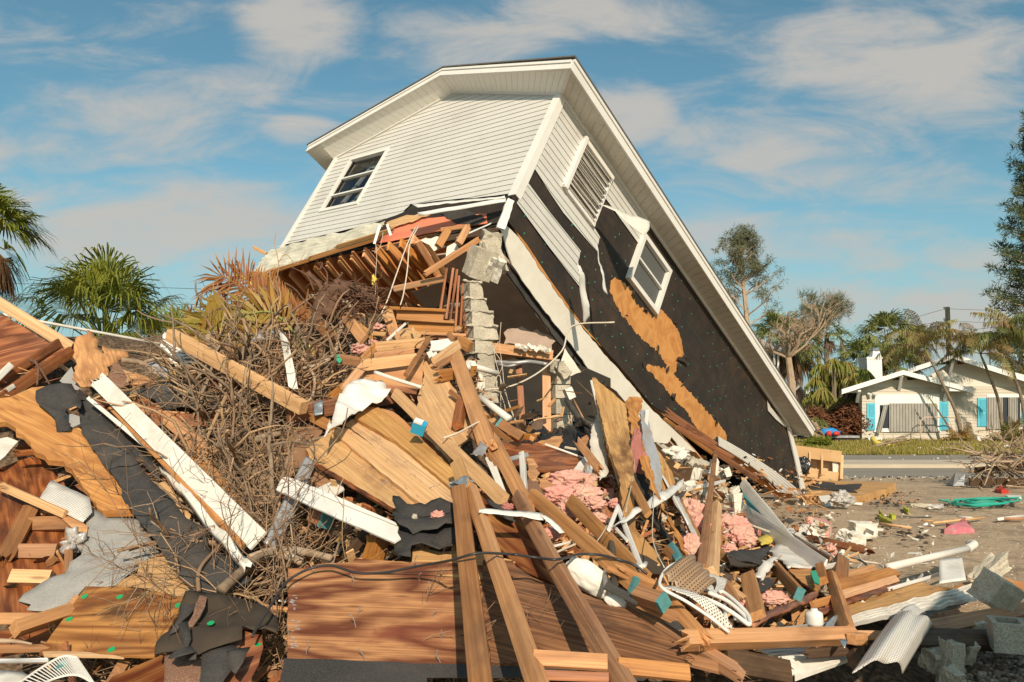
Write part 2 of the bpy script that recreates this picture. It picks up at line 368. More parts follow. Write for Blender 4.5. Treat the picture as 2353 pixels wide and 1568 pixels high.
def perforated(name, col, pitch=.025, hole=.3, lines=0, dirt=(.45, .38, .3)):
    m, t, b = newmat(name); v = texco(t, (1/pitch, 1/pitch, 1/pitch), off=False)
    fr = N('ShaderNodeVectorMath', t, operation='FRACTION'); ln(v, fr.inputs[0], t); sb = N('ShaderNodeVectorMath', t, operation='SUBTRACT'); ln(fr.outputs[0], sb.inputs[0], t); sb.inputs[1].default_value = (.5, .5, .5)
    sp = N('ShaderNodeSeparateXYZ', t); ln(sb.outputs[0], sp.inputs[0], t)
    r2 = mth('ADD', mth('MULTIPLY', sp.outputs[0], sp.outputs[0], nt_=t), mth('MULTIPLY', sp.outputs[1], sp.outputs[1], nt_=t), nt_=t)
    h = rng_(t, r2, hole*hole*.7, hole*hole, 1, 0); c = mixc(t, rng_(t, noi(t, texco(t, (3, 3, 3)), 1, 6, .7), .5, .75, 0, .5), col, dirt)
    c = mixc(t, h, c, (.03, .025, .02)); ln(c, b.inputs['Base Color'], t); b.inputs['Roughness'].default_value = .45; return m
def MT(n):
    if n not in _mats: _mats[n] = MATS[n](); _mats[n].name = n
    return _mats[n]
LI, DK = (.60, .33, .115), (.36, .15, .04)
MATS = {
 'lum': lambda: wood('lum', (.66, .32, .115), (.42, .175, .05), 11, .6, stain=(.28, .12, .04), stain_amt=.5, ringsc=(.13, 6, 6), rm=.38),
 'lum_light': lambda: wood('lum_light', (.76, .44, .18), (.54, .26, .085), 11, .6, stain=(.40, .20, .07), stain_amt=.35, ringsc=(.13, 6, 6), rm=.38, gray=-.15),
 'lum_brown': lambda: wood('lum_brown', (.44, .205, .08), (.26, .10, .033), 11, .6, stain=(.13, .06, .03), stain_amt=.6, ringsc=(.13, 6, 6), rm=.38),
 'lum_red': lambda: wood('lum_red', (.44, .15, .042), (.22, .06, .016), 11, .6, stain=(.08, .028, .012), stain_amt=.8, ringsc=(.13, 6, 6), rm=.38, ro=.5),
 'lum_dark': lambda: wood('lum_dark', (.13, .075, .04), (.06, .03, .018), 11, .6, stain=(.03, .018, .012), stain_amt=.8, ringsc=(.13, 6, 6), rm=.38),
 'lum_orange': lambda: wood('lum_orange', (.62, .27, .06), (.36, .12, .025), 11, .6, stain=(.22, .07, .02), stain_amt=.5, ringsc=(.13, 6, 6), rm=.38),
 'ply_fig': lambda: wood('ply_fig', (.47, .195, .05), (.105, .018, .006), 8, .85, stain=(.19, .036, .011), stain_amt=.85, ringsc=(.62, 2.7, 2.7), fib=.42, varc=.08, det=4, spec=.06, gray=-.18, rm=.9),
 'ply_burn': lambda: wood('ply_burn', (.56, .26, .075), (.20, .065, .018), 9, .8, stain=(.05, .03, .018), stain_amt=.95, ringsc=(.6, 3.2, 3.2), det=3, fib=.3, varc=.1),
 'ply_red': lambda: wood('ply_red', (.46, .15, .038), (.18, .045, .013), 12, .7, stain=(.055, .02, .01), stain_amt=.8, ringsc=(.5, 3, 3), ro=.45, varc=.2, det=3),
 'ply_wet': lambda: wood('ply_wet', (.30, .135, .055), (.075, .026, .012), 18, .7, stain=(.05, .035, .03), stain_amt=.9, ringsc=(.3, 5, 5), rm=.65, ro=.4, varc=.1),
 'ply_light': lambda: wood('ply_light', (.71, .41, .155), (.42, .19, .055), 9, .7, stain=(.26, .12, .05), stain_amt=.55, ringsc=(.22, 5, 5), fib=.5, varc=.12, rm=.45),
 'ply_stain': lambda: wood('ply_stain', (.68, .39, .14), (.38, .17, .05), 8, .7, stain=(.13, .06, .028), stain_amt=.85, ringsc=(.3, 4, 4), rm=.5, varc=.08, det=3),
 'ply_orange': lambda: wood('ply_orange', (.66, .31, .08), (.40, .145, .034), 12, .7, stain=(.22, .075, .02), stain_amt=.75, ringsc=(.6, 3.2, 3.2), rm=.6, fib=.45, varc=.1, det=3),
 'hardboard': lambda: wood('hardboard', (.36, .20, .11), (.28, .14, .07), 3, .9, ringsc=(.4, 2, 2)),
 'joist': lambda: wood('joist', (.88, .40, .11), (.66, .24, .06), 8, .6, stain=(.36, .12, .03), stain_amt=.4, ringsc=(.5, 4, 4), varc=.15),
 'sheath': lambda: wood('sheath', (.66, .32, .11), (.50, .22, .07), 4, .9, stain=(.42, .12, .03), stain_amt=.4, ringsc=(.5, 2.5, 2.5), fib=.3, varc=.05),
 'sheath_red': lambda: wood('sheath_red', (.80, .15, .018), (.56, .08, .012), 4, .9, ringsc=(.4, 3, 3), fib=.25, varc=.05),
 'vinyl': lambda: plain('vinyl', (.62, .60, .56), (.54, .52, .48), (.4, 2, 2), ro=.5, amt=.5, dirt=(.40, .35, .29), dirt_amt=.32, bs=.15, bd=.001, bsc=(3, 60, 60)),
 'vinyl_cream': lambda: plain('vinyl_cream', (.60, .57, .47), (.48, .45, .36), (.4, 2, 2), ro=.5, amt=.5, dirt=(.42, .36, .28), dirt_amt=.25),
 'trim': lambda: plain('trim', (.74, .715, .665), (.66, .63, .58), (1, 3, 3), ro=.45, amt=.5, dirt=(.4, .34, .27), dirt_amt=.2),
 'white_dirty': lambda: plain('white_dirty', (.74, .71, .65), (.62, .57, .49), (2, 5, 5), ro=.5, amt=.6, dirt=(.33, .26, .19), dirt_amt=.6, bs=.2, bd=.002, bsc=(8, 30, 30), rnd=.06),
 'white_pale': lambda: plain('white_pale', (.78, .75, .70), (.70, .66, .60), (2, 5, 5), ro=.5, amt=.6, dirt=(.4, .33, .26), dirt_amt=.25),
 'gray_metal': lambda: plain('gray_metal', (.42, .42, .42), (.25, .23, .22), (5, 5, 5), ro=.4, amt=.7, spec=.5, metal=.3, dirt=(.2, .15, .1), dirt_amt=.5),
 'galv': lambda: plain('galv', (.42, .46, .49), (.25, .27, .29), (25, 25, 25), ro=.35, amt=.8, metal=.6, spec=.5),
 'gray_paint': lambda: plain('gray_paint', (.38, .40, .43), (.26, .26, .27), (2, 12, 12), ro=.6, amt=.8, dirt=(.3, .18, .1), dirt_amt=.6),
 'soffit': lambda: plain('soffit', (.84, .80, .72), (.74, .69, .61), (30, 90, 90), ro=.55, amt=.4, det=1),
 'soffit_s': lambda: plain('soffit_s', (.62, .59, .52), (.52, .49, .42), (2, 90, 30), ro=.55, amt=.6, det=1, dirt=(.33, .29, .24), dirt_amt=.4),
 'felt_wall': lambda: plain('felt_wall', (.023, .019, .016), (.045, .030, .021), (.5, 2.5, 2.5), ro=.75, amt=.9, dirt=(.10, .055, .03), dirt_amt=.45, bs=.8, bd=.035, bsc=(2.5, 3, 5), spec=.35),
 'felt': lambda: plain('felt', (.036, .034, .034), (.075, .068, .062), (2, 2, 2), ro=.9, amt=.7, dirt=(.13, .10, .075), dirt_amt=.4, bs=.5, bd=.006, bsc=(9, 9, 9), fine=((90, 90, 90), (.10, .09, .08), .3), rnd=.2),
 'felt_brown': lambda: plain('felt_brown', (.075, .055, .038), (.045, .036, .028), (2, 2, 2), ro=.9, amt=.7, dirt=(.14, .10, .065), dirt_amt=.4, bs=.5, bd=.006, bsc=(9, 9, 9), rnd=.15),
 'shingle': lambda: plain('shingle', (.20, .10, .065), (.12, .06, .04), (6, 6, 6), ro=.95, amt=.8, bs=.8, bd=.003, bsc=(180, 180, 180), fine=((160, 160, 160), (.34, .20, .13), .8)),
 'roofing_gray': lambda: plain('roofing_gray', (.36, .345, .325), (.44, .42, .39), (3, 3, 3), ro=.95, amt=.6, bs=.5, bd=.002, bsc=(140, 140, 140), fine=((150, 150, 150), (.25, .24, .23), .7), dirt=(.28, .24, .2), dirt_amt=.35),
 'glass_dark': lambda: plain('glass_dark', (.035, .04, .048), ro=.08, spec=.6),
 'screen': lambda: plain('screen', (.105, .105, .10), (.085, .085, .083), (1, 1, 1), ro=.75, amt=.6),
 'concrete': lambda: plain('concrete', (.60, .53, .415), (.44, .385, .295), (5, 5, 5), ro=.95, amt=.8, bs=.8, bd=.01, bsc=(35, 35, 35), dirt=(.2, .165, .12), dirt_amt=.5, fine=((90, 90, 90), (.2, .18, .15), .5), rnd=.1),
 'plaster': lambda: plain('plaster', (.72, .67, .58), (.62, .57, .48), (3, 3, 3), ro=.9, amt=.7, bs=.5, bd=.006, bsc=(14, 14, 14), dirt=(.50, .42, .33), dirt_amt=.3),
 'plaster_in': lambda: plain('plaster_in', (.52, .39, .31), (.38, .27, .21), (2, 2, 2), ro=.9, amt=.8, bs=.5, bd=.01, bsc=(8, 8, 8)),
 'pink': lambda: plain('pink', (.66, .31, .26), (.62, .42, .32), (5, 5, 5), ro=1, amt=1, bs=.6, bd=.012, bsc=(45, 45, 45), dirt=(.42, .20, .16), dirt_amt=.5, spec=.05),
 'pink_dirty': lambda: plain('pink_dirty', (.42, .17, .15), (.30, .13, .10), (5, 5, 5), ro=1, amt=1, bs=.6, bd=.012, bsc=(45, 45, 45), spec=.05),
 'bark': lambda: plain('bark', (.40, .29, .20), (.21, .145, .095), (3, 20, 20), ro=.95, amt=.9, bs=.7, bd=.006, bsc=(12, 50, 50), rnd=.35),
 'twig': lambda: plain('twig', (.31, .195, .12), (.17, .10, .06), (3, 3, 3), ro=.95, amt=.9),
 'twig_pale': lambda: plain('twig_pale', (.46, .30, .17), (.28, .17, .095), (3, 3, 3), ro=.95, amt=.9),
 'root': lambda: plain('root', (.16, .085, .055), (.085, .045, .03), (3, 20, 20), ro=.95, amt=.9, bs=.8, bd=.01, bsc=(12, 50, 50)),
 'frond_green': lambda: foliage('frond_green', (.30, .24, .04), (.42, .25, .055), (.46, .22, .05)),
 'frond_dry': lambda: foliage('frond_dry', (.42, .19, .06), (.26, .095, .04), (.52, .30, .09)),
 'palm': lambda: foliage('palm', (.11, .145, .018), (.24, .25, .03), (.32, .29, .05)),
 'palm_dead': lambda: foliage('palm_dead', (.20, .11, .055), (.085, .045, .026), (.36, .20, .07)),
 'palm_far': lambda: foliage('palm_far', (.13, .165, .055), (.25, .26, .075), (.30, .26, .10)),
 'areca': lambda: foliage('areca', (.34, .22, .11), (.28, .27, .07), (.20, .12, .07)),
 'pony': lambda: foliage('pony', (.20, .24, .045), (.34, .28, .075), (.40, .25, .08)),
 'conif': lambda: foliage('conif', (.055, .085, .03), (.10, .115, .04), (.14, .13, .05), trans=.15),
 'casu': lambda: foliage('casu', (.105, .12, .065), (.16, .16, .08), (.2, .17, .1), trans=.2),
 'bush': lambda: foliage('bush', (.30, .25, .06), (.36, .17, .07), (.20, .22, .05)),
 'dead_leaf': lambda: foliage('dead_leaf', (.26, .10, .05), (.14, .065, .035), (.36, .17, .07)),
 'palmtrunk': lambda: plain('palmtrunk', (.26, .20, .14), (.15, .11, .075), (3, 3, 14), ro=.95, amt=.9, bs=.8, bd=.02, bsc=(6, 6, 30)),
 'palmgreen': lambda: plain('palmgreen', (.22, .24, .06), (.30, .24, .09), (3, 3, 14), ro=.7, amt=.8),
 'bark_pale': lambda: plain('bark_pale', (.42, .31, .21), (.30, .21, .14), (3, 3, 3), ro=.95, amt=.9),
 'pvc': lambda: plain('pvc', (.76, .71, .64), (.66, .58, .49), (3, 3, 3), ro=.4, amt=.5, dirt=(.42, .32, .23), dirt_amt=.3),
 'cable_black': lambda: plain('cable_black', (.035, .033, .033), ro=.45, spec=.5),
 'cable_white': lambda: plain('cable_white', (.62, .53, .42), ro=.6),
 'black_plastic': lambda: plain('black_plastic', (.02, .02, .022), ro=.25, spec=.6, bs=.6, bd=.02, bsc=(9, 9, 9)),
 'black_frame': lambda: plain('black_frame', (.05, .045, .04), (.10, .09, .075), (9, 9, 9), ro=.4, amt=.6, spec=.5),
 'clear_bag': lambda: plain('clear_bag', (.44, .41, .38), (.30, .27, .25), (9, 9, 9), ro=.25, amt=.9, spec=.5),
 'teal': lambda: plain('teal', (.10, .28, .28), (.06, .19, .20), (30, 30, 30), ro=.8, amt=.8),
 'teal_green': lambda: plain('teal_green', (.05, .40, .24), (.04, .30, .19), (30, 30, 30), ro=.8, amt=.8),
 'cap_green': lambda: plain('cap_green', (.02, .36, .13), ro=.4),
 'cap_teal': lambda: plain('cap_teal', (.05, .34, .20), ro=.5),
 'blue_box': lambda: plain('blue_box', (.03, .33, .55), ro=.4), 'white_plastic': lambda: plain('white_plastic', (.78, .76, .71), ro=.4),
 'foam': lambda: plain('foam', (.80, .765, .70), (.72, .68, .60), (4, 4, 4), ro=.8, amt=.5, dirt=(.5, .42, .33), dirt_amt=.3),
 'perf': lambda: perforated('perf', (.70, .66, .60), .014, .26), 'perf_brown': lambda: perforated('perf_brown', (.34, .22, .13), .017, .25, dirt=(.2, .12, .07)),
 'hose': lambda: plain('hose', (.03, .36, .27), ro=.5), 'yellow': lambda: plain('yellow', (.72, .55, .10), (.55, .42, .1), (9, 9, 9), ro=.7, amt=.6), 'yellow_green': lambda: plain('yellow_green', (.40, .40, .05), ro=.8),
 'pink_cloth': lambda: plain('pink_cloth', (.62, .16, .20), (.55, .32, .3), (8, 8, 8), ro=.9, amt=.8),
 'heap': lambda: plain('heap', (.10, .065, .04), (.045, .032, .024), (3, 3, 3), ro=1, amt=1, bs=1, bd=.06, bsc=(9, 9, 9), fine=((25, 25, 25), (.24, .16, .10), .6), off=False),
 'hw_white': lambda: plain('hw_white', (.80, .79, .76), (.72, .70, .66), (2, 2, 2), ro=.6, amt=.5, bs=.3, bd=.01, bsc=(12, 12, 12)),
 'hw_beige': lambda: plain('hw_beige', (.58, .52, .43), (.50, .45, .37), (1, 1, 1), ro=.7, amt=.6, off=False), 'hw_board': lambda: plain('hw_board', (.72, .67, .58), (.64, .60, .51), (1, 1, 1), ro=.8, amt=.5),
 'hw_blue': lambda: plain('hw_blue', (.10, .47, .60), (.13, .52, .64), (4, 4, 4), ro=.5, amt=.5),
 'corrug': lambda: plain('corrug', (.42, .39, .35), (.29, .26, .22), (3, 3, 1), ro=.45, amt=.8, metal=.25, spec=.4),
 'dark_in': lambda: plain('dark_in', (.03, .026, .022), (.05, .04, .03), (3, 3, 3), ro=.9, amt=.8),  # near-black; stands in for shade inside the house, also plain dark pieces
 'roof_dark': lambda: plain('roof_dark', (.12, .11, .10), (.08, .075, .07), (9, 9, 9), ro=.95, amt=.8), 'roof_gray': lambda: plain('roof_gray', (.42, .40, .38), (.34, .32, .3), (3, 3, 3), ro=.9, amt=.8),
 'asphalt': lambda: plain('asphalt', (.30, .265, .215), (.23, .20, .165), (.15, .8, 1), ro=.95, amt=.8, bs=.3, bd=.01, bsc=(30, 30, 30), fine=((40, 40, 40), (.12, .11, .1), .4), dirt=(.30, .24, .18), dirt_amt=.6, off=False),
 'kerb': lambda: plain('kerb', (.54, .45, .34), (.44, .36, .27), (1, 3, 3), ro=.95, amt=.8, off=False),
 'sand': lambda: plain('sand', (.43, .31, .20), (.30, .215, .14), (.5, .8, 1), ro=1, amt=.9, det=8, bs=.9, bd=.05, bsc=(6, 6, 6), fine=((34, 34, 34), (.50, .40, .28), .55), dirt=(.14, .10, .07), dirt_amt=.9, off=False),
 'grass_soil': lambda: plain('grass_soil', (.20, .17, .06), (.26, .19, .08), (.6, 1.5, 1), ro=1, amt=.9, off=False, bs=1, bd=.05, bsc=(20, 20, 20)), 'grass': lambda: foliage('grass', (.29, .25, .05), (.38, .29, .08), (.19, .20, .04)),
 'pebble': lambda: plain('pebble', (.34, .26, .19), (.20, .14, .10), (12, 12, 12), ro=.6, amt=1, rnd=.3, lo=.35, hi=.65), 'pole': lambda: plain('pole', (.36, .28, .17), (.26, .2, .12), (9, 9, 1), ro=.9, amt=.8),
 'fence': lambda: wood('fence', (.36, .24, .14), (.26, .16, .09), 4, .8, ringsc=(3, 3, .5)), 'cart_blue': lambda: plain('cart_blue', (.03, .22, .52), ro=.5), 'red': lambda: plain('red', (.52, .04, .03), ro=.5),
 'green_paint': lambda: plain('green_paint', (.30, .50, .22), ro=.7), 'pink_wall': lambda: plain('pink_wall', (.45, .30, .24), (.38, .25, .2), (2, 2, 2), ro=.8, amt=.7), 'maple': lambda: wood('maple', (.72, .46, .22), (.62, .36, .16), 3, .9, ringsc=(.5, 2, 2), fib=.2),
 'brick_pink': lambda: plain('brick_pink', (.62, .48, .36), (.5, .36, .26), (9, 9, 9), ro=.9, amt=.8),
}
# ---------------------------------------------------------------- the tilted house (its own frame: x along the gable, y along the side, z up)
HM = Matrix(((0.7587,0.5521,0.3457,-0.1378),(-0.6508,0.6659,0.3648,11.0123),(-0.0288,-0.5017,0.8645,4.4895),(0,0,0,1)))
_x = HM.to_3x3().col[0].normalized(); _y = HM.to_3x3().col[1]; _y = (_y-_x*_x.dot(_y)).normalized(); _z = _x.cross(_y)
HM = Matrix((_x, _y, _z)).transposed().to_4x4(); HM.translation = (-0.1378, 11.0123, 4.4895); HI = HM.inverted()
HW, HL, HH, HG, HO, HO2 = 5.70, 10.44, 2.6, .99, .43, .40
house = thing('collapsed_house', 'white vinyl sided house tipped over onto its side with torn black felt', 'house', M=HM); s_local[house.name] = True
def hp(p, ax, val):                     # photo position -> point of the house plane ax = val
    o = HI@CAMP; d = (HI.to_3x3()@pix_dir(p[0], p[1])); k = (val-o[ax])/d[ax]; return o+d*k
def clip(poly, a, b, c):                # keep a*x+b*y>=c
    out = []
    for i in range(len(poly)):
        p, q = poly[i], poly[(i+1) % len(poly)]; dp, dq = a*p[0]+b*p[1]-c, a*q[0]+b*q[1]-c
        if dp >= 0: out.append(p)
        if (dp >= 0) != (dq >= 0): t = dp/(dp-dq); out.append((p[0]+(q[0]-p[0])*t, p[1]+(q[1]-p[1])*t))
    return out
def clap(mb, poly, to3, pitch, lip, holes=(), b0=0., wav=0):
    ys = [p[1] for p in poly]; k0 = math.floor((min(ys)-b0)/pitch); k1 = math.ceil((max(ys)-b0)/pitch)
    for k in range(k0, k1):
        lo, hi = b0+k*pitch, b0+(k+1)*pitch
        cuts = sorted({lo, hi, *[h[2] for h in holes if lo < h[2] < hi], *[h[3] for h in holes if lo < h[3] < hi]})
        for j in range(len(cuts)-1):
            a, b = cuts[j], cuts[j+1]; s = clip(clip(poly, 0, 1, a), 0, -1, -b)
            if len(s) < 3: continue
            segs = [s]
            for h in holes:
                if h[2] <= a+1e-6 and h[3] >= b-1e-6: segs = [q for g_ in segs for q in (clip(g_, -1, 0, -h[0]), clip(g_, 1, 0, h[1])) if len(q) >= 3]
            for g_ in segs:
                area = sum(g_[i][0]*g_[(i+1) % len(g_)][1]-g_[(i+1) % len(g_)][0]*g_[i][1] for i in range(len(g_)))
                if abs(area) < 1e-5: continue
                vs = [to3(p[0], p[1], lip*(1-(p[1]-lo)/pitch)+.002) for p in g_]; mb.add(vs, [tuple(range(len(vs)))])
                for i in range(len(g_)):
                    p, q = g_[i], g_[(i+1) % len(g_)]
                    if abs(p[1]-lo) < 1e-5 and abs(q[1]-lo) < 1e-5: mb.add([to3(*p, lip+.002), to3(*q, lip+.002), to3(*q, -.003), to3(*p, -.003)], [(0, 1, 2, 3)])
def hbuild(mb, name, mat, par=house, label=None):
    o = mb.build(name, mat, par, None); o.matrix_basis = Matrix()
    if label: o['label'] = label
    return o
G3 = lambda a, b, o: V((a, -o, b)); S3 = lambda a, b, o: V((o, a, b))
gp = lambda p: (lambda q: (q.x, q.z))(hp(p, 1, 0)); sp_ = lambda p: (lambda q: (q.y, q.z))(hp(p, 0, 0))
jr = random.Random(5)
def jag2(pts, n=4, a=.02):
    out = []
    for i in range(len(pts)-1):
        for j in range(n):
            u = j/n; out.append((pts[i][0]*(1-u)+pts[i+1][0]*u+(jr.uniform(-a, a) if j else 0), pts[i][1]*(1-u)+pts[i+1][1]*u+(jr.uniform(-a, a) if j else 0)))
    return out+[pts[-1]]
# gable wall siding, with the traced torn foot
wg = (-5.05, -3.98, 1.13, 2.42)         # window opening x0,x1,z0,z1
foot = [gp(p) for p in [(622,571),(720,548),(800,528),(880,508),(925,490),(944,470),(1010,462),(1090,456),(1160,449)]]
wall = [(-HW, HH), (-HW/2, HH+HG), (0, HH), (0, foot[-1][1]), ]+jag2(foot[::-1], 3, .008)[1:]+[(-HW, foot[0][1])]
mb = MB(); clap(mb, wall, G3, .112, .012, holes=[wg]); hbuild(mb, 'gable_siding', 'vinyl')
# loose curled sheet of siding at the torn edge, dark gap above it
o = patch([(944,470,dist(0,0)*0+11.9),(1160,450,10.95),(1160,455,10.9),(960,476,11.6)], 'trim', name='torn_siding_edge', nu=20, nv=2, wob=.02, par=house)
mb = MB(); sh = [gp(p) for p in [(925,492),(1160,452),(1128,560),(1050,560),(860,600),(720,600),(690,600),(640,620)]]; mb.add([G3(a, b, .004) for a, b in sh[:2]+sh[2:]], [tuple(range(len(sh)))]); 
# structure behind: sheathing shell
mb = MB()
mb.add([(-HW,0.02,0),(-4.98,0.02,0),(-4.98,0.02,HH+.1),(-HW,0.02,HH-.03)], [(0,1,2,3)]); mb.add([(-4.05,.02,0),(0,.02,0),(0,.02,HH),(-HW/2,.02,HH+HG-.02),(-4.05,.02,HH+.5)], [(0,1,2,3,4)])
mb.add([(-4.98,.02,0),(-4.05,.02,0),(-4.05,.02,1.13),(-4.98,.02,1.13)], [(0,1,2,3)]); mb.add([(-4.98,.02,2.42),(-4.05,.02,2.42),(-4.05,.02,HH+.5),(-4.98,.02,HH+.1)], [(0,1,2,3)])
mb.add([(-HW,0,0),(-HW,HL,0),(-HW,HL,HH),(-HW,0,HH)], [(0,1,2,3)]); mb.add([(-HW,HL,0),(0,HL,0),(0,HL,HH),(-HW/2,HL,HH+HG),(-HW,HL,HH)], [(0,1,2,3,4)])
hbuild(mb, 'wall_sheathing', 'dark_in')
# dark felt strip and orange sheathing under the torn siding
def hsheet(name, pts, ax, val, mat, t=.012, jag=.012, label=None, step=.09, par=house):
    q = [hp(p, ax, val) for p in pts]; oth = [i for i in range(3) if i != ax]; l2 = [V((v[oth[0]], v[oth[1]])) for v in q]
    l2 = resample(l2, step, jag, jr) if jag else l2; sgn = -1 if ax == 1 else (1 if ax == 0 else -1)
    def to(v, o):
        r = [0, 0, 0]; r[oth[0]], r[oth[1]], r[ax] = v.x, v.y, val+sgn*o; return r
    m = len(l2); mb = MB(); mb.add([to(v, t) for v in l2]+[to(v, 0) for v in l2], [tuple(range(m)), tuple(range(2*m-1, m-1, -1))]+[((i+1) % m, i, m+i, m+(i+1) % m) for i in range(m)])
    bm = bmesh.new(); o = hbuild(mb, name, mat, par); bm.from_mesh(o.data); bmesh.ops.recalc_face_normals(bm, faces=bm.faces); bm.to_mesh(o.data); bm.free()
    if label: o['label'] = label
    return o
hsheet('felt_strip', [(880,506),(944,482),(1160,452),(1168,470),(1150,512),(1118,520),(1095,505),(1040,508),(960,520),(900,530),(858,545),(790,556),(770,575),(700,590),(640,606),(640,590),(760,545)], 1, -.002, 'felt_wall', .006)
hsheet('rim_sheathing', [(843,543),(900,530),(960,505),(1118,492),(1120,515),(1096,518),(1000,534),(900,556),(862,562)], 1, -.012, 'sheath_red', .014, .004)
hsheet('felt_scrap', [(1012,489),(1070,480),(1112,500),(1118,508),(1085,520),(1060,515),(1035,505)], 1, -.03, 'felt', .006, .03, 'crumpled black scrap hanging over the orange sheathing')
hsheet('splintered_plywood', [(890,512),(925,500),(975,492),(990,495),(900,527)], 1, -.05, 'ply_light', .014, .03)
o = patch([(960,489,11.4),(1162,455,10.93),(1162,464,10.9),(964,497,11.38)], 'white_pale', name='white_trim_strip', nu=12, nv=2, wob=.012, par=house)
# lower skirt of siding that flares out at the left, with the broken wood under it
patch([(623,574,14.2),(884,508,12.65),(862,547,12.3),(574,637,13.9)], 'vinyl_cream', name='torn_siding_skirt', nu=24, ribs=7, ribd=.022, t=.006, wob=.05, par=house, seed=4)
lumber((584,637,13.85),(722,594,13.0), 8, 'lum_orange', par=house, name='broken_rim_board', brk=(1,1), roll=0)
lumber((715,594,13.0),(868,547,12.2), 11, 'lum', par=house, name='broken_rim_board', brk=(1,1), roll=0)
lumber((775,568,12.5),(900,530,11.9), 11, 'lum_light', par=house, name='broken_rim_board', brk=(1,1), roll=20)
lumber((585,570,14.3),(612,584,14.2), 7, 'lum_light', par=house, name='batten', brk=(1,0))
# floor: joists seen from below, header beam, subfloor
fz = -.02
mb = MB(); mb.box((-HW/2, HL/2+.75, fz-.03), (HW-.02, HL-1.5, .03)); hbuild(mb, 'subfloor', 'sheath')
A_, B_ = (632, 632, 13.9), (968, 545, 11.5)
sheet([(628,628),(1010,535),(1050,560),(1012,650),(1000,720),(740,760),(690,700)], 'joist', None, name='floor_deck', par=house, plane=[(632,632,14.3),(968,545,11.9),(1010,650,13.4),(770,760,15.2)], t=.02, jag=.004, g=(1,1))
for i in range(12):
    u = (i+.3)/12; a = tuple(A_[k]+(B_[k]-A_[k])*u for k in range(3)); L = 1.35-.55*u; b = (a[0]+118*L, a[1]+126*L, a[2]+1.15*L)
    o = lumber(a, b, 25-7*u+6, 'joist', par=house, name='floor_joist', t=.045, roll=-52)
    if i > 8: lumber((b[0]-6, b[1]-7, b[2]-.1), (b[0]+1, b[1], b[2]-.1), 9, 'galv', par=house, name='joist_hanger', t=.02)
lumber((906,664,12.25),(1022,640,12.0), 12, 'lum', par=house, name='joist_ledger', t=.08); lumber((960,555,11.6),(1012,640,12.1), 14, 'joist', par=house, name='end_joist', t=.05); lumber((975,550,11.3),(1022,628,11.9), 11, 'lum_orange', par=house, name='end_joist', t=.05)
lumber((622,634,13.7),(712,716,14.6), 16, 'lum_dark', par=house, name='rim_joist', t=.06, roll=30)
sheet([(945,672),(1020,648),(1030,705),(1000,720),(975,705)], 'plaster_in', None, name='plaster_ceiling', par=house, plane=[(945,672,12.7),(1030,650,12.4),(1000,720,13.2)])
mb = MB(); mb.box((-HW/2, .0, fz-.11), (HW-.1, .05, .12)); hbuild(mb, 'header_beam', 'lum_dark')
mb = MB(); mb.box((-.75, 5.2, fz-.3), (1.4, 10.2, .03)); hbuild(mb, 'plaster_ceiling', 'plaster_in')
# window in the gable
def hwindow(plane3, a0, a1, b0, b1, mat_p, rails, fw=.07, proud=.03, deep=-.06, cross=()):
    f = MB()
    def bar(p0, p1, q0, q1, o0, o1):
        pts = [plane3(x, y, o) for o in (o0, o1) for x, y in ((p0, q0), (p1, q0), (p1, q1), (p0, q1))]
        f.add(pts, [(0,1,2,3),(7,6,5,4),(0,4,5,1),(1,5,6,2),(2,6,7,3),(3,7,4,0)])
    bar(a0, a1, b0, b0+fw, deep, proud); bar(a0, a1, b1-fw, b1, deep, proud+.002); bar(a0, a0+fw, b0+fw, b1-fw, deep, proud-.002); bar(a1-fw, a1, b0+fw, b1-fw, deep, proud-.002)
    fr = hbuild(f, 'window_frame', 'trim'); f = MB()
    for k in rails: bar(a0+fw, a1-fw, k-.018, k+.018, deep, proud-.022)
    for k in cross: bar(k-.016, k+.016, b0+fw, b1-fw, deep, proud-.024)
    hbuild(f, 'sash_rail', 'trim'); f = MB(); f.add([plane3(x, y, deep+.02) for x, y in ((a0+fw, b0+fw), (a1-fw, b0+fw), (a1-fw, b1-fw), (a0+fw, b1-fw))], [(0,1,2,3)]); hbuild(f, 'window_pane', mat_p)
    return fr
def glassmat():
    m, t, b = newmat('glass_clear'); gl = N('ShaderNodeBsdfGlossy', t); gl.inputs[1].default_value = .03; tr = N('ShaderNodeBsdfTransparent', t); tr.inputs[0].default_value = (.62, .66, .68, 1)
    mx = N('ShaderNodeMixShader', t); fr = N('ShaderNodeFresnel', t); fr.inputs[0].default_value = 1.5; ln(mth('MULTIPLY_ADD', fr.outputs[0], 1.2, .04, nt_=t), mx.inputs[0], t)
    ln(tr.outputs[0], mx.inputs[1], t); ln(gl.outputs[0], mx.inputs[2], t); ln(mx.outputs[0], t.nodes['Material Output'].inputs[0], t); return m
MATS['glass_clear'] = glassmat
hwindow(G3, wg[0]-.04, wg[1]+.04, wg[2]-.05, wg[3]+.05, 'glass_clear', (1.50, 1.93))
for a, b in (((-5.0,.2,1.0),(-4.6,.25,2.7)), ((-5.0,.22,2.5),(-4.0,.22,2.15)), ((-4.75,.18,1.0),(-4.2,.2,1.9))):
    mb = MB(); mb.beam(V(a), V(b), .09, .04, V((0, 1, 0))); hbuild(mb, 'interior_stud', 'plaster')
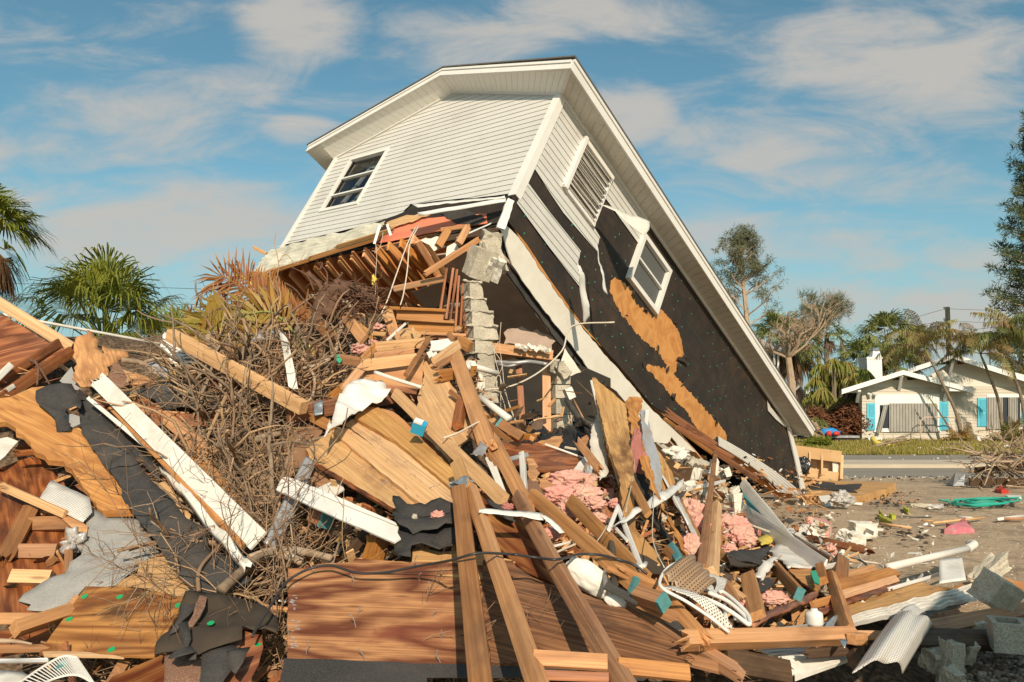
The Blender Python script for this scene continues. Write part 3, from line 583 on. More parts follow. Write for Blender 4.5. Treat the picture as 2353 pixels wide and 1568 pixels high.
# near corner trim, far corner trim, left corner trim
def cornertrim(x0, x1, y, z0, z1, name='corner_trim'):
    mb = MB(); mb.box(((x0+x1)/2, y, (z0+z1)/2), (x1-x0, .03, z1-z0)); return mb
mb = MB(); z0 = .52
mb.box((-.045, -.022, (z0+HH)/2), (.13, .03, HH-z0)); mb.box((.022, .03, (z0+HH)/2), (.03, .135, HH-z0)); hbuild(mb, 'corner_trim', 'trim')
o = sheet([(1168,455,10.72),(1182,462,10.75),(1160,528,10.55),(1143,522,10.5)], 'trim', name='broken_corner_trim', par=house, jag=.01, t=.04)
mb = MB(); mb.box((-HW+.05, -.022, HH/2+.05), (.1, .03, HH-.1)); hbuild(mb, 'corner_trim', 'trim')
# side wall: felt over sheathing
FELT = [(1288,218),(1808,985),(1845,1137),(1760,1098),(1650,1036),(1600,1002),(1550,970),(1494,928),(1444,867),(1392,808),(1339,747),(1262,640),(1210,560),(1163,505),(1172,465)]
hsheet('felt_wrap', FELT, 0, 0, 'felt_wall', .008, .006, step=.2)
mb = MB(); q = [sp_(p) for p in FELT]; mb.add([S3(a, b, -.01) for a, b in q], [tuple(range(len(q)))]); hbuild(mb, 'side_sheathing', 'dark_in')
# seams of the felt rolls
for zz in (.62, 1.5, 1.9):
    mb = MB(); pts = [V((.012+.006*mn.noise(V((i*.7, zz, 0))), i*.25, zz+.02*mn.noise(V((i*.4, zz*3, 1))))) for i in range(9 if zz < 1.9 else 20, 40)]
    for i in range(len(pts)-1): mb.add([pts[i], pts[i+1], pts[i+1]+V((-.004, 0, -.03)), pts[i]+V((-.004, 0, -.03))], [(0, 1, 2, 3)])
    hbuild(mb, 'felt_lap_edge', 'black_plastic')
# siding left on the side wall
lv = (2.93, 4.03, 1.28, 2.27); l4 = (.74, 1.70, 1.36, 2.44)
SA = [sp_(p) for p in [(1291,222),(1218,378),(1292,490),(1369,578),(1372,560),(1376,546),(1362,522),(1385,452),(1464,560),(1472,540),(1490,512)]]
SB = [sp_(p) for p in [c13(205,255),c13(430,560),c13(710,910),c13(685,1010),c13(705,1090),c13(720,1250),c13(430,880),c13(130,470),c13(130,400)]]
mb = MB(); clap(mb, SA[:1]+[(.05, SA[1][1])]+SA[2:-1]+[(SA[-1][0], HH-.01), (0.05, HH-.01)], lambda a, b, o: V((o+.016, a, b)), .112, .012); hbuild(mb, 'side_siding', 'vinyl')
mb = MB(); clap(mb, [(max(.06, a), b) for a, b in SB], lambda a, b, o: V((o+.022, a, b)), .112, .012, b0=.03); hbuild(mb, 'side_siding', 'vinyl')
for poly in (SA, SB):
    pass
# exposed board where the felt tore
ORG = [c13(1030,1140),c13(1110,1190),c13(1190,1280),c13(1210,1370),c13(1300,1440),c13(1370,1510),c13(1400,1410),c13(1440,1430),c13(1568,1568),c6(1800,80),c6(1840,250),c6(1780,270),c6(1785,330),c6(1750,390),c6(1830,470),c6(1960,620),c6(2080,750),c9(250,1130),c9(300,1200),c9(290,1232),c9(245,1210),c6(2060,900),c6(1985,850),c6(1940,830),c6(1900,770),c6(1860,690),c6(1740,560),c6(1620,430),c6(1510,310),c6(1580,318),c6(1690,345),c6(1700,315),c6(1620,200),c6(1520,130),c13(1100,1500),c13(980,1270),c13(990,1170)]
hsheet('exposed_plywood', ORG, 0, .008, 'sheath', .007, .026, 'orange plywood showing where the black felt tore away', step=.045)
hsheet('felt_flap', [c6(1775,270),c6(1790,250),c6(1850,258),c6(1868,285),c6(1860,320),c6(1830,290)], 0, .05, 'felt_wall', .006, .01)
rr = random.Random(8)
for p in ORG[2:22:2]+ORG[26:36:2]:
    q = hp(p, 0, .02); pts = [q+V((rr.uniform(.005, .05), rr.uniform(-.09, .09), rr.uniform(-.11, .11))) for _ in range(5)]; c = sum(pts, V())/5; pts.sort(key=lambda v: math.atan2(v.z-c.z, v.y-c.y)); mb = MB(); mb.add(pts+[c+V((.03, 0, 0))], [(k, (k+1) % 5, 5) for k in range(5)]); hbuild(mb, 'felt_shred', 'felt_wall')
# green nail caps in rows
mb = MB(); rr = random.Random(11); fq = [sp_(p) for p in FELT]; oq = [sp_(p) for p in ORG]
def inside(p, poly):
    c = False
    for i in range(len(poly)):
        (x1, y1), (x2, y2) = poly[i], poly[i-1]
        if (y1 > p[1]) != (y2 > p[1]) and p[0] < (x2-x1)*(p[1]-y1)/(y2-y1)+x1: c = not c
    return c
for iz in range(1, 24):
    for iy in range(0, 32):
        a = .25+iy*.34+rr.uniform(-.07, .07)+(iz % 2)*.17; b = iz*.16-.9+rr.uniform(-.04, .04)
        if rr.random() < .55: continue
        if inside((a, b), fq) and not any(inside((a, b), p) for p in (oq, SA, SB)) and not (lv[0]-.1 < a < lv[1]+.1 and lv[2]-.1 < b < lv[3]+.1):
            r = .0135; mb.add([S3(a+r*math.cos(t), b+r*math.sin(t), .0125) for t in [k*math.pi/4 for k in range(8)]], [tuple(range(8))])
hbuild(mb, 'nail_caps', 'cap_teal')['kind'] = 'stuff'
# side window
hwindow(lambda a, b, o: V((o, a, b)), lv[0], lv[1], lv[2], lv[3], 'screen', ((lv[2]+lv[3])/2+.02,), fw=.085, proud=.1, deep=.0)
# louvred shutter vent, slats askew
f = MB(); a0, a1, b0, b1 = l4
for e in ((a0, a1, b0, b0+.06, .06), (a0, a1, b1-.07, b1, .07), (a0, a0+.07, b0, b1, .09), (a1-.045, a1, b0, b1, .055)):
    f.box((.016+e[4]/2, (e[0]+e[1])/2, (e[2]+e[3])/2), (e[4], e[1]-e[0], e[3]-e[2]))
lvr = hbuild(f, 'louvre_vent', 'trim'); f = MB()
f.add([S3(a, b, .02) for a, b in ((a0+.03, b0+.03), (a1-.03, b0+.03), (a1-.03, b1-.03), (a0+.03, b1-.03))], [(0, 1, 2, 3)]); hbuild(f, 'vent_opening', 'dark_in')
f = MB(); rr = random.Random(3)
for i in range(12):
    z = b0+.09+i*(b1-b0-.16)/11; d1, d2 = rr.uniform(-.03, .03), rr.uniform(-.04, .04)
    p, q = V((.075, a0+.07, z)), V((.075+d1*.4, a1-.05, z+d2)); f.beam(p, q, .075, .008, V((1, 0, .9+rr.uniform(-.3, .3))))
hbuild(f, 'louvre_slat', 'white_dirty')
# bent flap of siding, torn strips
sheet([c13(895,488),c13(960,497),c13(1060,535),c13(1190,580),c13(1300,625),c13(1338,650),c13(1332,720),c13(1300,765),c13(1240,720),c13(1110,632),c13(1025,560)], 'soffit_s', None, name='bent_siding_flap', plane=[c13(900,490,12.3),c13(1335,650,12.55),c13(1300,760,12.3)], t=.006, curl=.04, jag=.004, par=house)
patch([c13(690,1030,11.6),c13(720,1040,11.6),c13(745,1100,11.6),c13(700,1080,11.6)], 'vinyl', name='torn_siding_strip', nu=4, nv=4, wob=.02, par=house)
patch([c13(705,1075,11.55),c13(755,1100,11.6),c13(808,1490,11.75),c13(752,1568,11.8)], 'vinyl', name='torn_siding_strip', nu=3, nv=12, wob=.05, par=house)
patch([c13(856,780,11.95),c13(872,860,11.95),c13(965,1300,11.9),c13(925,1240,11.85)], 'vinyl', name='torn_siding_strip', nu=3, nv=12, wob=.05, par=house, seed=3)
# white vinyl hanging at the foot of the side wall
q = [sp_(p) for p in [c9(245,1205),c9(330,1240),c9(440,1320),c9(560,1420),c9(700,1520),c9(735,1540),c9(600,1525),c9(500,1500),c9(425,1420),c9(300,1300),c9(247,1250)]]
patch([c9(245,1205,15.4),c9(735,1542,17.6),c9(600,1528,16.9),c9(247,1258,15.3)], 'vinyl', name='hanging_siding', nu=20, ribs=5, ribd=.02, par=house, f=lambda u, v: .1*math.sin(3*u))
hsheet('corner_trim', [c9(636,1150),c9(655,1160),c9(700,1330),c9(745,1540),c9(718,1545),c9(690,1390)], 0, .03, 'trim', .03, 0)
hsheet('torn_siding_strip', [c9(525,1000),c9(545,1040),c9(590,1090),c9(640,1145),c9(630,1155),c9(575,1110),c9(530,1060)], 0, .03, 'vinyl', .006, 0)
# ceiling-line trim, eave soffit, rake soffits
EX = HL+HO2
def quadribs(name, c, mat, n, lip, par=house):      # four house points; grooves run from edge 0-3 to edge 1-2
    c = [V(p) for p in c]; nn = (c[1]-c[0]).cross(c[3]-c[0]).normalized()
    if nn.dot(HI@CAMP-c[0]) < 0: nn = -nn
    mb = MB(); e = .055
    for i in range(n):
        u0, u1 = i/n, (i+1)/n; ue = u1-(u1-u0)*e
        A0, B0 = c[0].lerp(c[1], u0), c[3].lerp(c[2], u0); A1, B1 = c[0].lerp(c[1], ue), c[3].lerp(c[2], ue); A2, B2 = c[0].lerp(c[1], u1), c[3].lerp(c[2], u1)
        mb.add([A0+nn*lip, A1+nn*lip, B1+nn*lip, B0+nn*lip], [(0, 1, 2, 3)]); mb.add([A1+nn*lip, A1, B1, B1+nn*lip], [(0, 1, 2, 3)]); mb.add([A1, A2, B2, B1], [(0, 1, 2, 3)]); mb.add([A2, A2+nn*lip, B2+nn*lip, B2], [(0, 1, 2, 3)])
    return hbuild(mb, name, mat)
zR = lambda x: HH+HG-HG*abs(x+HW/2)/(HW/2)
PK = (-HW/2, HH+HG)
quadribs('rake_soffit', [(-HW-HO,-HO2,HH-.06),(-HW/2,-HO2,HH+HG+.03),(-HW/2,0,HH+HG),(-HW,0,HH)], 'soffit', 22, .009)
quadribs('rake_soffit', [(-HW/2,-HO2,HH+HG+.03),(HO,-HO2,HH+.0),(0,0,HH),(-HW/2,0,HH+HG)], 'soffit', 22, .009)
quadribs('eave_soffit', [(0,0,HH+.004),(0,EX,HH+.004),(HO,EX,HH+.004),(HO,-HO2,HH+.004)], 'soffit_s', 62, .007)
quadribs('eave_soffit', [(-HW-HO,-HO2,HH-.06),(-HW-HO,EX,HH-.06),(-HW,EX,HH),(-HW,-HO2,HH)], 'soffit', 40, .008)
mb = MB(); mb.beam(V((.02,-.02,HH-.01)), V((HO,-HO2,HH-.0)), .06, .02, V((0, 0, 1))); hbuild(mb, 'soffit_joint', 'trim')
mb = MB(); mb.beam(V((-HW,-.02,HH-.01)), V((-HW/2,-.02,HH+HG-.015)), .03, .045, V((0, 1, 0))); mb.beam(V((-HW/2,-.022,HH+HG-.015)), V((0,-.02,HH-.01)), .03, .045, V((0, 1, 0))); mb.beam(V((.035,.1,HH-.03)), V((.035,EX-.4,HH-.03)), .03, .06); hbuild(mb, 'soffit_trim', 'trim')
# fascia boards: lower white board and thin upper drip edge
def fasc(a, b, h, off, th=.03, name='fascia', mat='trim', side=V((0, -1, 0)), z=-.03):
    mb = MB(); a, b = V(a), V(b); s = side*th
    q = [a+V((0,0,z)), b+V((0,0,z)), b+V((0,0,z+h)), a+V((0,0,z+h))]; mb.add(q+[p+s for p in q], [(3,2,1,0),(4,5,6,7),(0,1,5,4),(1,2,6,5),(2,3,7,6),(3,0,4,7)])
    mb.add([p+s*1.7+V((0, 0, h-.035)) for p in q[:2]]+[p+s*1.7+V((0, 0, h+.02)) for p in q[:2]][::-1]+[p-s*.2+V((0, 0, h-.035)) for p in q[:2]]+[p-s*.2+V((0, 0, h+.02)) for p in q[:2]][::-1], [(3,2,1,0),(4,5,6,7),(0,1,5,4),(1,2,6,5),(2,3,7,6),(3,0,4,7)])
    return hbuild(mb, name, mat)
fasc((-HW-HO,-HO2,HH-.06), (-HW/2,-HO2,HH+HG+.03), .15, 0); fasc((-HW/2,-HO2-.001,HH+HG+.03), (HO,-HO2-.001,HH), .15, 0)
fasc((HO,-HO2-.03,HH), (HO,EX,HH), .17, 0, side=V((1, 0, 0)), name='fascia')
mb = MB(); rt = .19
for xa, za, xb, zb in ((-HW-HO-.03, HH-.06+.13, -HW/2, HH+HG+.17), (-HW/2, HH+HG+.17, HO+.06, HH+.16)):
    q = [V((xa, -HO2-.07, za)), V((xb, -HO2-.07, zb)), V((xb, EX+.07, zb)), V((xa, EX+.07, za))]; mb.add(q+[p+V((0, 0, .03)) for p in q], [(3,2,1,0),(4,5,6,7),(0,1,5,4),(1,2,6,5),(2,3,7,6),(3,0,4,7)])
hbuild(mb, 'roof', 'roof_dark')
mb = MB(); mb.add([(HO,EX,HH-.03),(-.2,EX,HH-.02),(-.2,EX,HH+.5),(HO,EX,HH+.12)], [(0,1,2,3)]); hbuild(mb, 'end_fascia', 'trim')
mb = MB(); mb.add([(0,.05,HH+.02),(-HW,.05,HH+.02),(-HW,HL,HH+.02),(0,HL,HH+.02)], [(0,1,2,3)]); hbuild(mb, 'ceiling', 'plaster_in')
# first-floor wall band still hanging under the side wall
hsheet('wall_band', [(1150,530),(1163,520),(1210,568),(1262,648),(1339,758),(1392,820),(1444,878),(1494,940),(1545,985),(1600,1040),(1560,1030),(1541,1004),(1532,1019),(1500,1016),(1470,965),(1415,899),(1362,864),(1289,764),(1230,690),(1175,610)], 0, -.03, 'plaster', .02, .012, 'whitewashed wall band below the torn side wall')
hsheet('sill_plank', [(1163,505),(1175,500),(1270,630),(1345,740),(1400,800),(1395,812),(1335,750),(1255,640)], 0, -.02, 'sheath', .02, .02)
mb = MB()
hsheet('wall_core', [(1147,545),(1180,600),(1240,690),(1300,770),(1372,866),(1360,875),(1270,775),(1200,680),(1140,590)], 0, -.12, 'felt', .03, .02)
hsheet('plaster_edge', [(1143,560),(1185,625),(1250,722),(1352,860),(1345,868),(1240,735),(1170,640),(1135,590)], 0, -.16, 'plaster', .025, .02)
lumber((1640,1032,15.6),(1800,1142,17.2), 13, 'lum_orange', par=house, name='bottom_plate', roll=30); lumber((1535,950,14.4),(1700,1062,16), 15, 'lum_red', par=house, name='bottom_plate', brk=(1,1)); lumber((1700,1062,16),(1815,1142,17.4), 15, 'lum', par=house, name='bottom_plate', roll=20, brk=(1,0))
# ---------------------------------------------------------------- ground, street, lawn
def gz(x, y):
    k = min(1, max(0, (22-y)/6)); return k*(.05*mn.noise(V((x*.35, y*.35, 0)))+.025*mn.noise(V((x*1.7, y*1.7, 4)))+.012*mn.noise(V((x*5, y*5, 9))))-.02
xs = sorted(set([-400,-200,-100,-60,-40,-30,-22]+[round(-18+i*.22, 3) for i in range(int(40/.22))]+[24,28,34,45,70,120,200,400]))
ys = sorted(set([-60,-30,-15,-6,-2,1]+[round(2.5+i*.2, 3) for i in range(100)]+[22.6,24,27,30,35,45,60,90,140,220,400,800]))
mb = MB(); mb.add([(x, y, gz(x, y) if y > 1 else -.02) for y in ys for x in xs], [(j*len(xs)+i, j*len(xs)+i+1, (j+1)*len(xs)+i+1, (j+1)*len(xs)+i) for j in range(len(ys)-1) for i in range(len(xs)-1)])
o = mb.build('ground', 'sand', smooth=True); o['kind'] = 'structure'
def flat(name, x0, x1, y0, y1, z, mat, kind='structure', h=.03, wav=0):
    mb = MB(); n = 60 if wav else 1; r = random.Random(3); top = []; 
    fr = [(x0+(x1-x0)*i/n, y0+(mn.noise(V((i*.6, 0, 0)))*wav if wav else 0), z) for i in range(n+1)]; bk = [(x1, y1, z), (x0, y1, z)]
    q = fr+bk; m = len(q); mb.add(q+[(p[0], p[1], p[2]-h) for p in q], [tuple(range(m))]+[((i+1) % m, i, m+i, m+(i+1) % m) for i in range(m)])
    o = mb.build(name, mat); o['kind'] = kind; return o
flat('road', -200, 200, 22.3, 25.9, .004, 'asphalt', h=.05, wav=.3)
flat('kerb', -200, 200, 25.9, 28.2, .12, 'kerb', h=.2)
flat('pavement', -200, 200, 28.2, 31.5, .1, 'asphalt', h=.2)
flat('lawn', 8.6, 60, 31.5, 46.9, .13, 'grass_soil', h=.2, wav=.5); flat('driveway', -40, 8.6, 31.5, 52, .115, 'sand', h=.2)
mb = MB(); rr = random.Random(2)
for i in range(26000):
    x, y = rr.uniform(8.2, 34), 31.4+15.4*rr.random()**1.5; h = rr.uniform(.05, .16); a = rr.uniform(0, 6.28); dx, dy = math.cos(a)*.03, math.sin(a)*.03
    z = .13; mb.add([(x-dx, y-dy, z), (x+dx, y+dy, z), (x+rr.uniform(-.05, .05), y+rr.uniform(-.05, .05), z+h)], [(0, 1, 2)])
tag(mb.build('grass', 'grass'), kind='stuff')
mb = MB()
for i in range(420):
    x, y = rr.uniform(6.5, 26), rr.uniform(21.4, 22.6) if i % 6 else rr.uniform(28.3, 33); s = rr.uniform(.02, .09)
    mb.box((x, y, .02 if y < 25 else .13), (s, s*.6, .03), Matrix.Rotation(rr.uniform(0, 3), 3, 'Z'), mi=rr.choice((0, 0, 1, 2)))
tag(mb.build('street_litter', ['concrete', 'lum_dark', 'white_dirty']), kind='stuff')
# ---------------------------------------------------------------- plants
UP = V((0, 0, 1))
def fan_leaf(mb, base, d, pl, r, n, rnd, spread=2.7, droop=.35, w=.05, wp=.015, mi=0):
    d = d.normalized(); hub = base+d*pl+V((0, 0, -.06*pl*(1-abs(d.z)))); mid = base.lerp(hub, .5)+V((0, 0, .04*pl)); mb.tube([base, mid, hub], [wp*1.4, wp, wp*.7], 3, mi)
    dd = (d+V((0, 0, -.25))).normalized(); s = dd.cross(UP); s = s.normalized() if s.length > .1 else V((1, 0, 0)); nn = s.cross(dd)
    s = (s*math.cos(.5)+nn*math.sin(rnd.uniform(-.9, .9))).normalized()
    for i in range(n):
        a = (i/(n-1)-.5)*spread+rnd.uniform(-.04, .04); e = dd*math.cos(a)+s*math.sin(a); L = r*(1-.3*abs(a)/1.5)*rnd.uniform(.85, 1.1); wv = nn.cross(e).normalized()*w*.5
        k = droop*rnd.uniform(.5, 1.4); p1 = hub+e*L*.5+nn*.05*r; p2 = hub+e*L*.82-UP*k*r*.25; p3 = hub+e*L*.98-UP*k*r*.7
        mb.add([hub, p1-wv, p1+wv, p2-wv*.8, p2+wv*.8, p3], [(0, 1, 2), (1, 3, 4, 2), (3, 5, 4)], mi)
def feather(mb, base, d, L, rnd, n=36, ll=.45, droop=1., w=.03, mi=0, mi2=0, hang=.6):
    d = d.normalized(); p = V(base); pts = [p.copy()]; e = d.copy()
    for i in range(12): e = (e+V((0, 0, -.09*droop))).normalized(); p = p+e*L/12; pts.append(p.copy())
    mb.tube(pts, [.022*(1-i/13)+.005 for i in range(13)], 3, mi2)
    for i in range(n):
        u = .12+.88*i/n; k = u*12; j = min(11, int(k)); q = pts[j].lerp(pts[j+1], k-j); t = (pts[j+1]-pts[j]).normalized(); s = t.cross(UP); s = s.normalized() if s.length > .05 else V((1, 0, 0))
        l = ll*math.sin(.35+u*2.5)*rnd.uniform(.75, 1.15)
        for sg in (-1, 1):
            e2 = (s*sg+t*.65+V((rnd.uniform(-.2, .2), rnd.uniform(-.2, .2), .15+rnd.uniform(-.2, .2)))).normalized(); m = q+e2*l*.5; tip = q+e2*l*.85-UP*l*hang*rnd.uniform(.4, 1.2); wv = t*w*.5
            mb.add([q-wv*.6, q+wv*.6, m+wv, m-wv, tip], [(0, 1, 2, 3), (3, 2, 4)], mi)
def trunk(name, pts, r0, r1, mat, par, n=9):
    w = catmull(pts, 6); mb = MB(); mb.tube(w, [(r0+(r1-r0)*i/(len(w)-1))*(1+.06*((i % 2)*2-1)) for i in range(len(w))], n); return mb.build(name, mat, par, None, smooth=True)
def sabal(base, top, label, nfan=26, fr=1.0, pl=1.0, n=22, mat='palm', dead=8, r0=.2, seed=0, w=.05, group=None, elmin=-.5, droop=.5, flat_el=1.3, dmat='palm_dead', name='fan_palm'):
    rnd = random.Random(seed); b, t = V(base), V(top); o = thing(name, label, 'palm tree', b, group); trunk('trunk', [b, b.lerp(t, .5)+V((rnd.uniform(-.1, .1), 0, 0)), t], r0, r0*.8, 'palmtrunk', o)
    mb = MB()
    for i in range(nfan):
        el = elmin+(flat_el-elmin)*((i+.5)/nfan)**.8+rnd.uniform(-.12, .12); az = i*2.399+rnd.uniform(-.3, .3); d = V((math.cos(az)*math.cos(el), math.sin(az)*math.cos(el), math.sin(el)))
        fan_leaf(mb, t+V((0, 0, rnd.uniform(-.1, .25))), d, pl*rnd.uniform(.75, 1.1), fr*rnd.uniform(.85, 1.12), n, rnd, droop=droop, w=w)
    mb.build('crown', mat, o)
    if dead:
        mb = MB()
        for i in range(dead):
            az = i*2.399+rnd.uniform(-.3, .3); el = rnd.uniform(-1.35, -.55); d = V((math.cos(az)*math.cos(el), math.sin(az)*math.cos(el), math.sin(el)))
            fan_leaf(mb, t-V((0, 0, .15)), d, pl*.6, fr*.85, n, rnd, droop=.9, w=w*.8)
        mb.build('dead_fronds', dmat, o)
    return o
def onY(x, y, Y, z=None): return P(x, y, Y)
def gbase(x, Y, z=0): p = P(x, 940, Y); p.z = z; return p
# palms at the left edge and behind the heap
o = sabal(gbase(-36, 12.5), P(-38, 545, 12.5), 'tall fan palm cut off by the left picture edge with brown dead skirt', nfan=34, fr=.62, pl=.5, n=26, dead=34, seed=4, w=.03, droop=.35, elmin=-.35)
sabal(gbase(245, 16), P(238, 812, 16), 'wide green fan palm behind the pile at left', nfan=36, fr=1.15, pl=1.2, n=40, dead=6, seed=9, w=.034, droop=.6, elmin=-.3, flat_el=1.5)
sabal(gbase(400, 18.5), P(390, 830, 18.5), 'low fan palm half hidden behind the pile beside the wide one', nfan=14, fr=.8, pl=.8, n=34, dead=0, seed=12, w=.03, elmin=-.1)
mb = MB()
# far vegetation mass on the left and behind
def tuft(mb, c, r, n, s, rnd, el=(1, 1, 1), mi=0, fine=3.0):
    for i in range(n):
        d = V((rnd.gauss(0, 1), rnd.gauss(0, 1), rnd.gauss(0, 1))); d.normalize(); p = V(c)+V((d.x*el[0], d.y*el[1], d.z*el[2]))*r*rnd.random()**.45
        a = V((rnd.gauss(0, 1), rnd.gauss(0, 1), rnd.gauss(0, 1))).normalized()*s*rnd.uniform(.6, 1.3); b = a.orthogonal().normalized()*s/fine; mb.add([p-b*.5, p+b*.5, p+a], [(0, 1, 2)], mi)
def bush(name, label, cx, Y, y0, y1, wpx, mat, n=2600, s=.16, seed=0, cat='bush', group=None, kind=None):
    rnd = random.Random(seed); mb = MB(); pt = P(cx, y0, Y); pb = P(cx, y1, Y); h = abs(pt.z-pb.z); wd_ = wpx*Y/F
    for k in range(14): tuft(mb, (pb.x+rnd.uniform(-.5, .5)*wd_, Y+rnd.uniform(-.6, .6), pb.z+h*rnd.uniform(.1, .72)), h*rnd.uniform(.22, .4), n//14, s, rnd)
    o = mb.build(name, mat); return tag(o, label, cat, group, kind)
rt_ = random.Random(21)
mb = MB()
for i in range(60):
    x = -60+i*2.3; tuft(mb, (x, 75+rt_.uniform(-6, 6), 1.2), rt_.uniform(1.4, 2.6), 240, .5, rt_)
tag(mb.build('far_treeline', 'palm_far'), kind='stuff')
# ---------------------------------------------------------------- house across the street
HY = 46.2; HR = 49.2; hb = lambda x, y, Y=HY: P(*c12(x, y), Y)
bh = thing('bungalow', 'white and beige wood-sided bungalow with blue shutters across the street', 'house', hb(900, 1380))
def facade(pts, Y, mat, name, depth=.12, par=bh, label=None):
    q = [hb(x, y, Y) for x, y in pts]; q = [V((p.x, Y, p.z)) for p in q]; m = len(q); ar = sum(q[i].x*q[(i+1) % m].z-q[(i+1) % m].x*q[i].z for i in range(m))
    if ar < 0: q.reverse()
    mb = MB(); mb.add(q+[p+V((0, depth, 0)) for p in q], [tuple(range(m)), tuple(range(2*m-1, m-1, -1))]+[((i+1) % m, i, m+i, m+(i+1) % m) for i in range(m)])
    o = mb.build(name, mat, par)
    if label: o['label'] = label
    return o
def fclap(pts, Y, mat, name, pitch=.19, par=bh):
    q = [hb(x, y, Y) for x, y in pts]; mb = MB(); clap(mb, [(p.x, p.z) for p in q], lambda a, b, o: V((a, Y-o, b)), pitch, .022, b0=.05); return mb.build(name, mat, par)
facade([(557,1400),(557,905),(945,770),(1385,905),(1385,1400)], HY+.03, 'hw_beige', 'front_wall', .5)
fclap([(555,1395),(555,895),(1387,895),(1387,1395)], HY, 'hw_beige', 'front_siding')
facade([(540,905),(945,765),(1400,895),(1400,890),(1380,893),(560,893)][:3]+[(1400,905)], HY-.01, 'hw_board', 'gable_panel', .03)
facade([(820,831),(918,797),(918,829)], HY-.03, 'dark_in', 'gable_vent', .02); facade([(955,802),(1060,826),(965,832)], HY-.03, 'dark_in', 'gable_vent', .02)
facade([(1380,1372),(1380,890),(2300,890),(2300,1372)], HR+.03, 'hw_beige', 'side_wall', 6)
fclap([(1385,1370),(1385,888),(2300,888),(2300,1370)], HR, 'hw_beige', 'side_siding')
facade([(1000,890),(1400,640),(2300,850),(2300,890)], HR-.02, 'hw_board', 'gable_panel', .04)
facade([(1245,693),(1370,652),(1370,690)], HR-.05, 'dark_in', 'gable_vent', .02); facade([(1408,655),(1505,688),(1410,690)], HR-.05, 'dark_in', 'gable_vent', .02)
# roofs: slabs running back, their white front boards
def roofslab(a, b, Y, back, th=.05, mat='roof_gray', name='roof'):
    A, B = hb(*a, Y), hb(*b, Y); A.y = B.y = Y; mb = MB(); bk = V((.52*back, back, 0)); q = [A, B, B+bk, A+bk]; mb.add(q+[p+V((0, 0, th)) for p in q], [(3,2,1,0),(4,5,6,7),(0,1,5,4),(1,2,6,5),(2,3,7,6),(3,0,4,7)]); return mb.build(name, mat, bh)
def fascia2(a, b, h, Y, name='barge_board'):
    return facade([a, b, (b[0], b[1]+h), (a[0], a[1]+h)], Y, 'hw_white', name, .06)
YF, YR = 45.2, 48.2
fascia2((375,915), (925,742), 42, YF); fascia2((925,742), (1545,905), 40, YF+.003)
roofslab((370,922), (925,748), YF+.02, 6); roofslab((925,748), (1550,912), YF+.02, 6)
facade([(375,917),(552,917),(552,945),(375,945)], YF+.6, 'hw_white', 'eave_board', .06); facade([(1340,888),(1548,905),(1548,930),(1340,930)], YF+.1, 'hw_white', 'eave_board', 1.6)
fascia2((960,735), (1385,598), 40, YR); fascia2((1385,598), (2300,890), 44, YR+.003)
roofslab((955,740), (1385,604), YR+.02, 6); roofslab((1385,604), (2300,896), YR+.02, 6)
for a, b, Y in (((912,790),(950,912),YF+.15), ((532,925),(566,1025),YF+.15), ((1335,888),(1362,1010),YF+.15), ((1372,652),(1405,772),YR+.2)):
    p, q = hb(*a, Y), hb(*b, Y); q = V((q.x, Y+.8, q.z)); mb = MB(); mb.beam(p, q, .16, .14); mb.build('knee_brace', 'hw_white', bh)
# chimney
mb = MB(); A = hb(600, 640, 49.6); B = hb(742, 870, 49.6); mb.box(((A.x+B.x)/2, 50.2, (A.z+B.z)/2), (B.x-A.x, 1.2, A.z-B.z)); mb.box(((A.x+B.x)/2, 50.2, A.z+.05), (B.x-A.x+.06, 1.26, .12))
ch = mb.build('chimney', 'hw_white', bh); p = hb(672, 638, 50.2); q = hb(672, 575, 50.2); mb = MB(); mb.tube([p, p.lerp(q, .9), q], [.42, .32, .3], 4); t_ = mb.build('chimney_cap', 'hw_white', ch); t_.matrix_basis = LOCALM(bh).inverted(); t_.matrix_basis = Matrix()
t_.data.transform(Matrix()); ch_b = ch
mb = MB(); mb.tube([q, q+V((0, 0, .22))], [.26, .28], 10); mb.build('flue', 'galv', bh)
# windows, storm panels and shutters
def rect(x0, y0, x1, y1): return [(x0, y1), (x0, y0), (x1, y0), (x1, y1)]
facade(rect(670,958,1250,1040), HY-.06, 'hw_white', 'window_header', .06)
w1 = facade(rect(672,1040,1250,1290), HY-.05, 'hw_white', 'window', .05)
facade(rect(716,1055,1232,1262), HY-.07, 'glass_dark', 'window_pane', .02); facade(rect(665,1283,1262,1296), HY-.12, 'hw_white', 'window_sill', .12)
def corr(x0, y0, x1, y1, Y, n, par=bh, sk=0, name='storm_panel'):
    a, b = hb(x0, y0, Y), hb(x1, y1, Y); sk_ = hb(x0+sk, y1, Y).x-a.x; mb = MB(); vs = []
    for i in range(n*4+1):
        u = i/(n*4); x = a.x+(b.x-a.x)*u; o = (0, 0, .055, .055)[i % 4]; vs += [(x, Y-o, a.z), (x+sk_, Y-o, b.z)]
    mb.add(vs, [(2*i, 2*i+2, 2*i+3, 2*i+1) for i in range(n*4)]); return mb.build(name, 'corrug', par)
corr(800,1040,1238,1292, HY-.14, 16); corr(752,1050,800,1305, HY-.3, 2, sk=-62)['label'] = 'storm panel hanging loose and tilted'
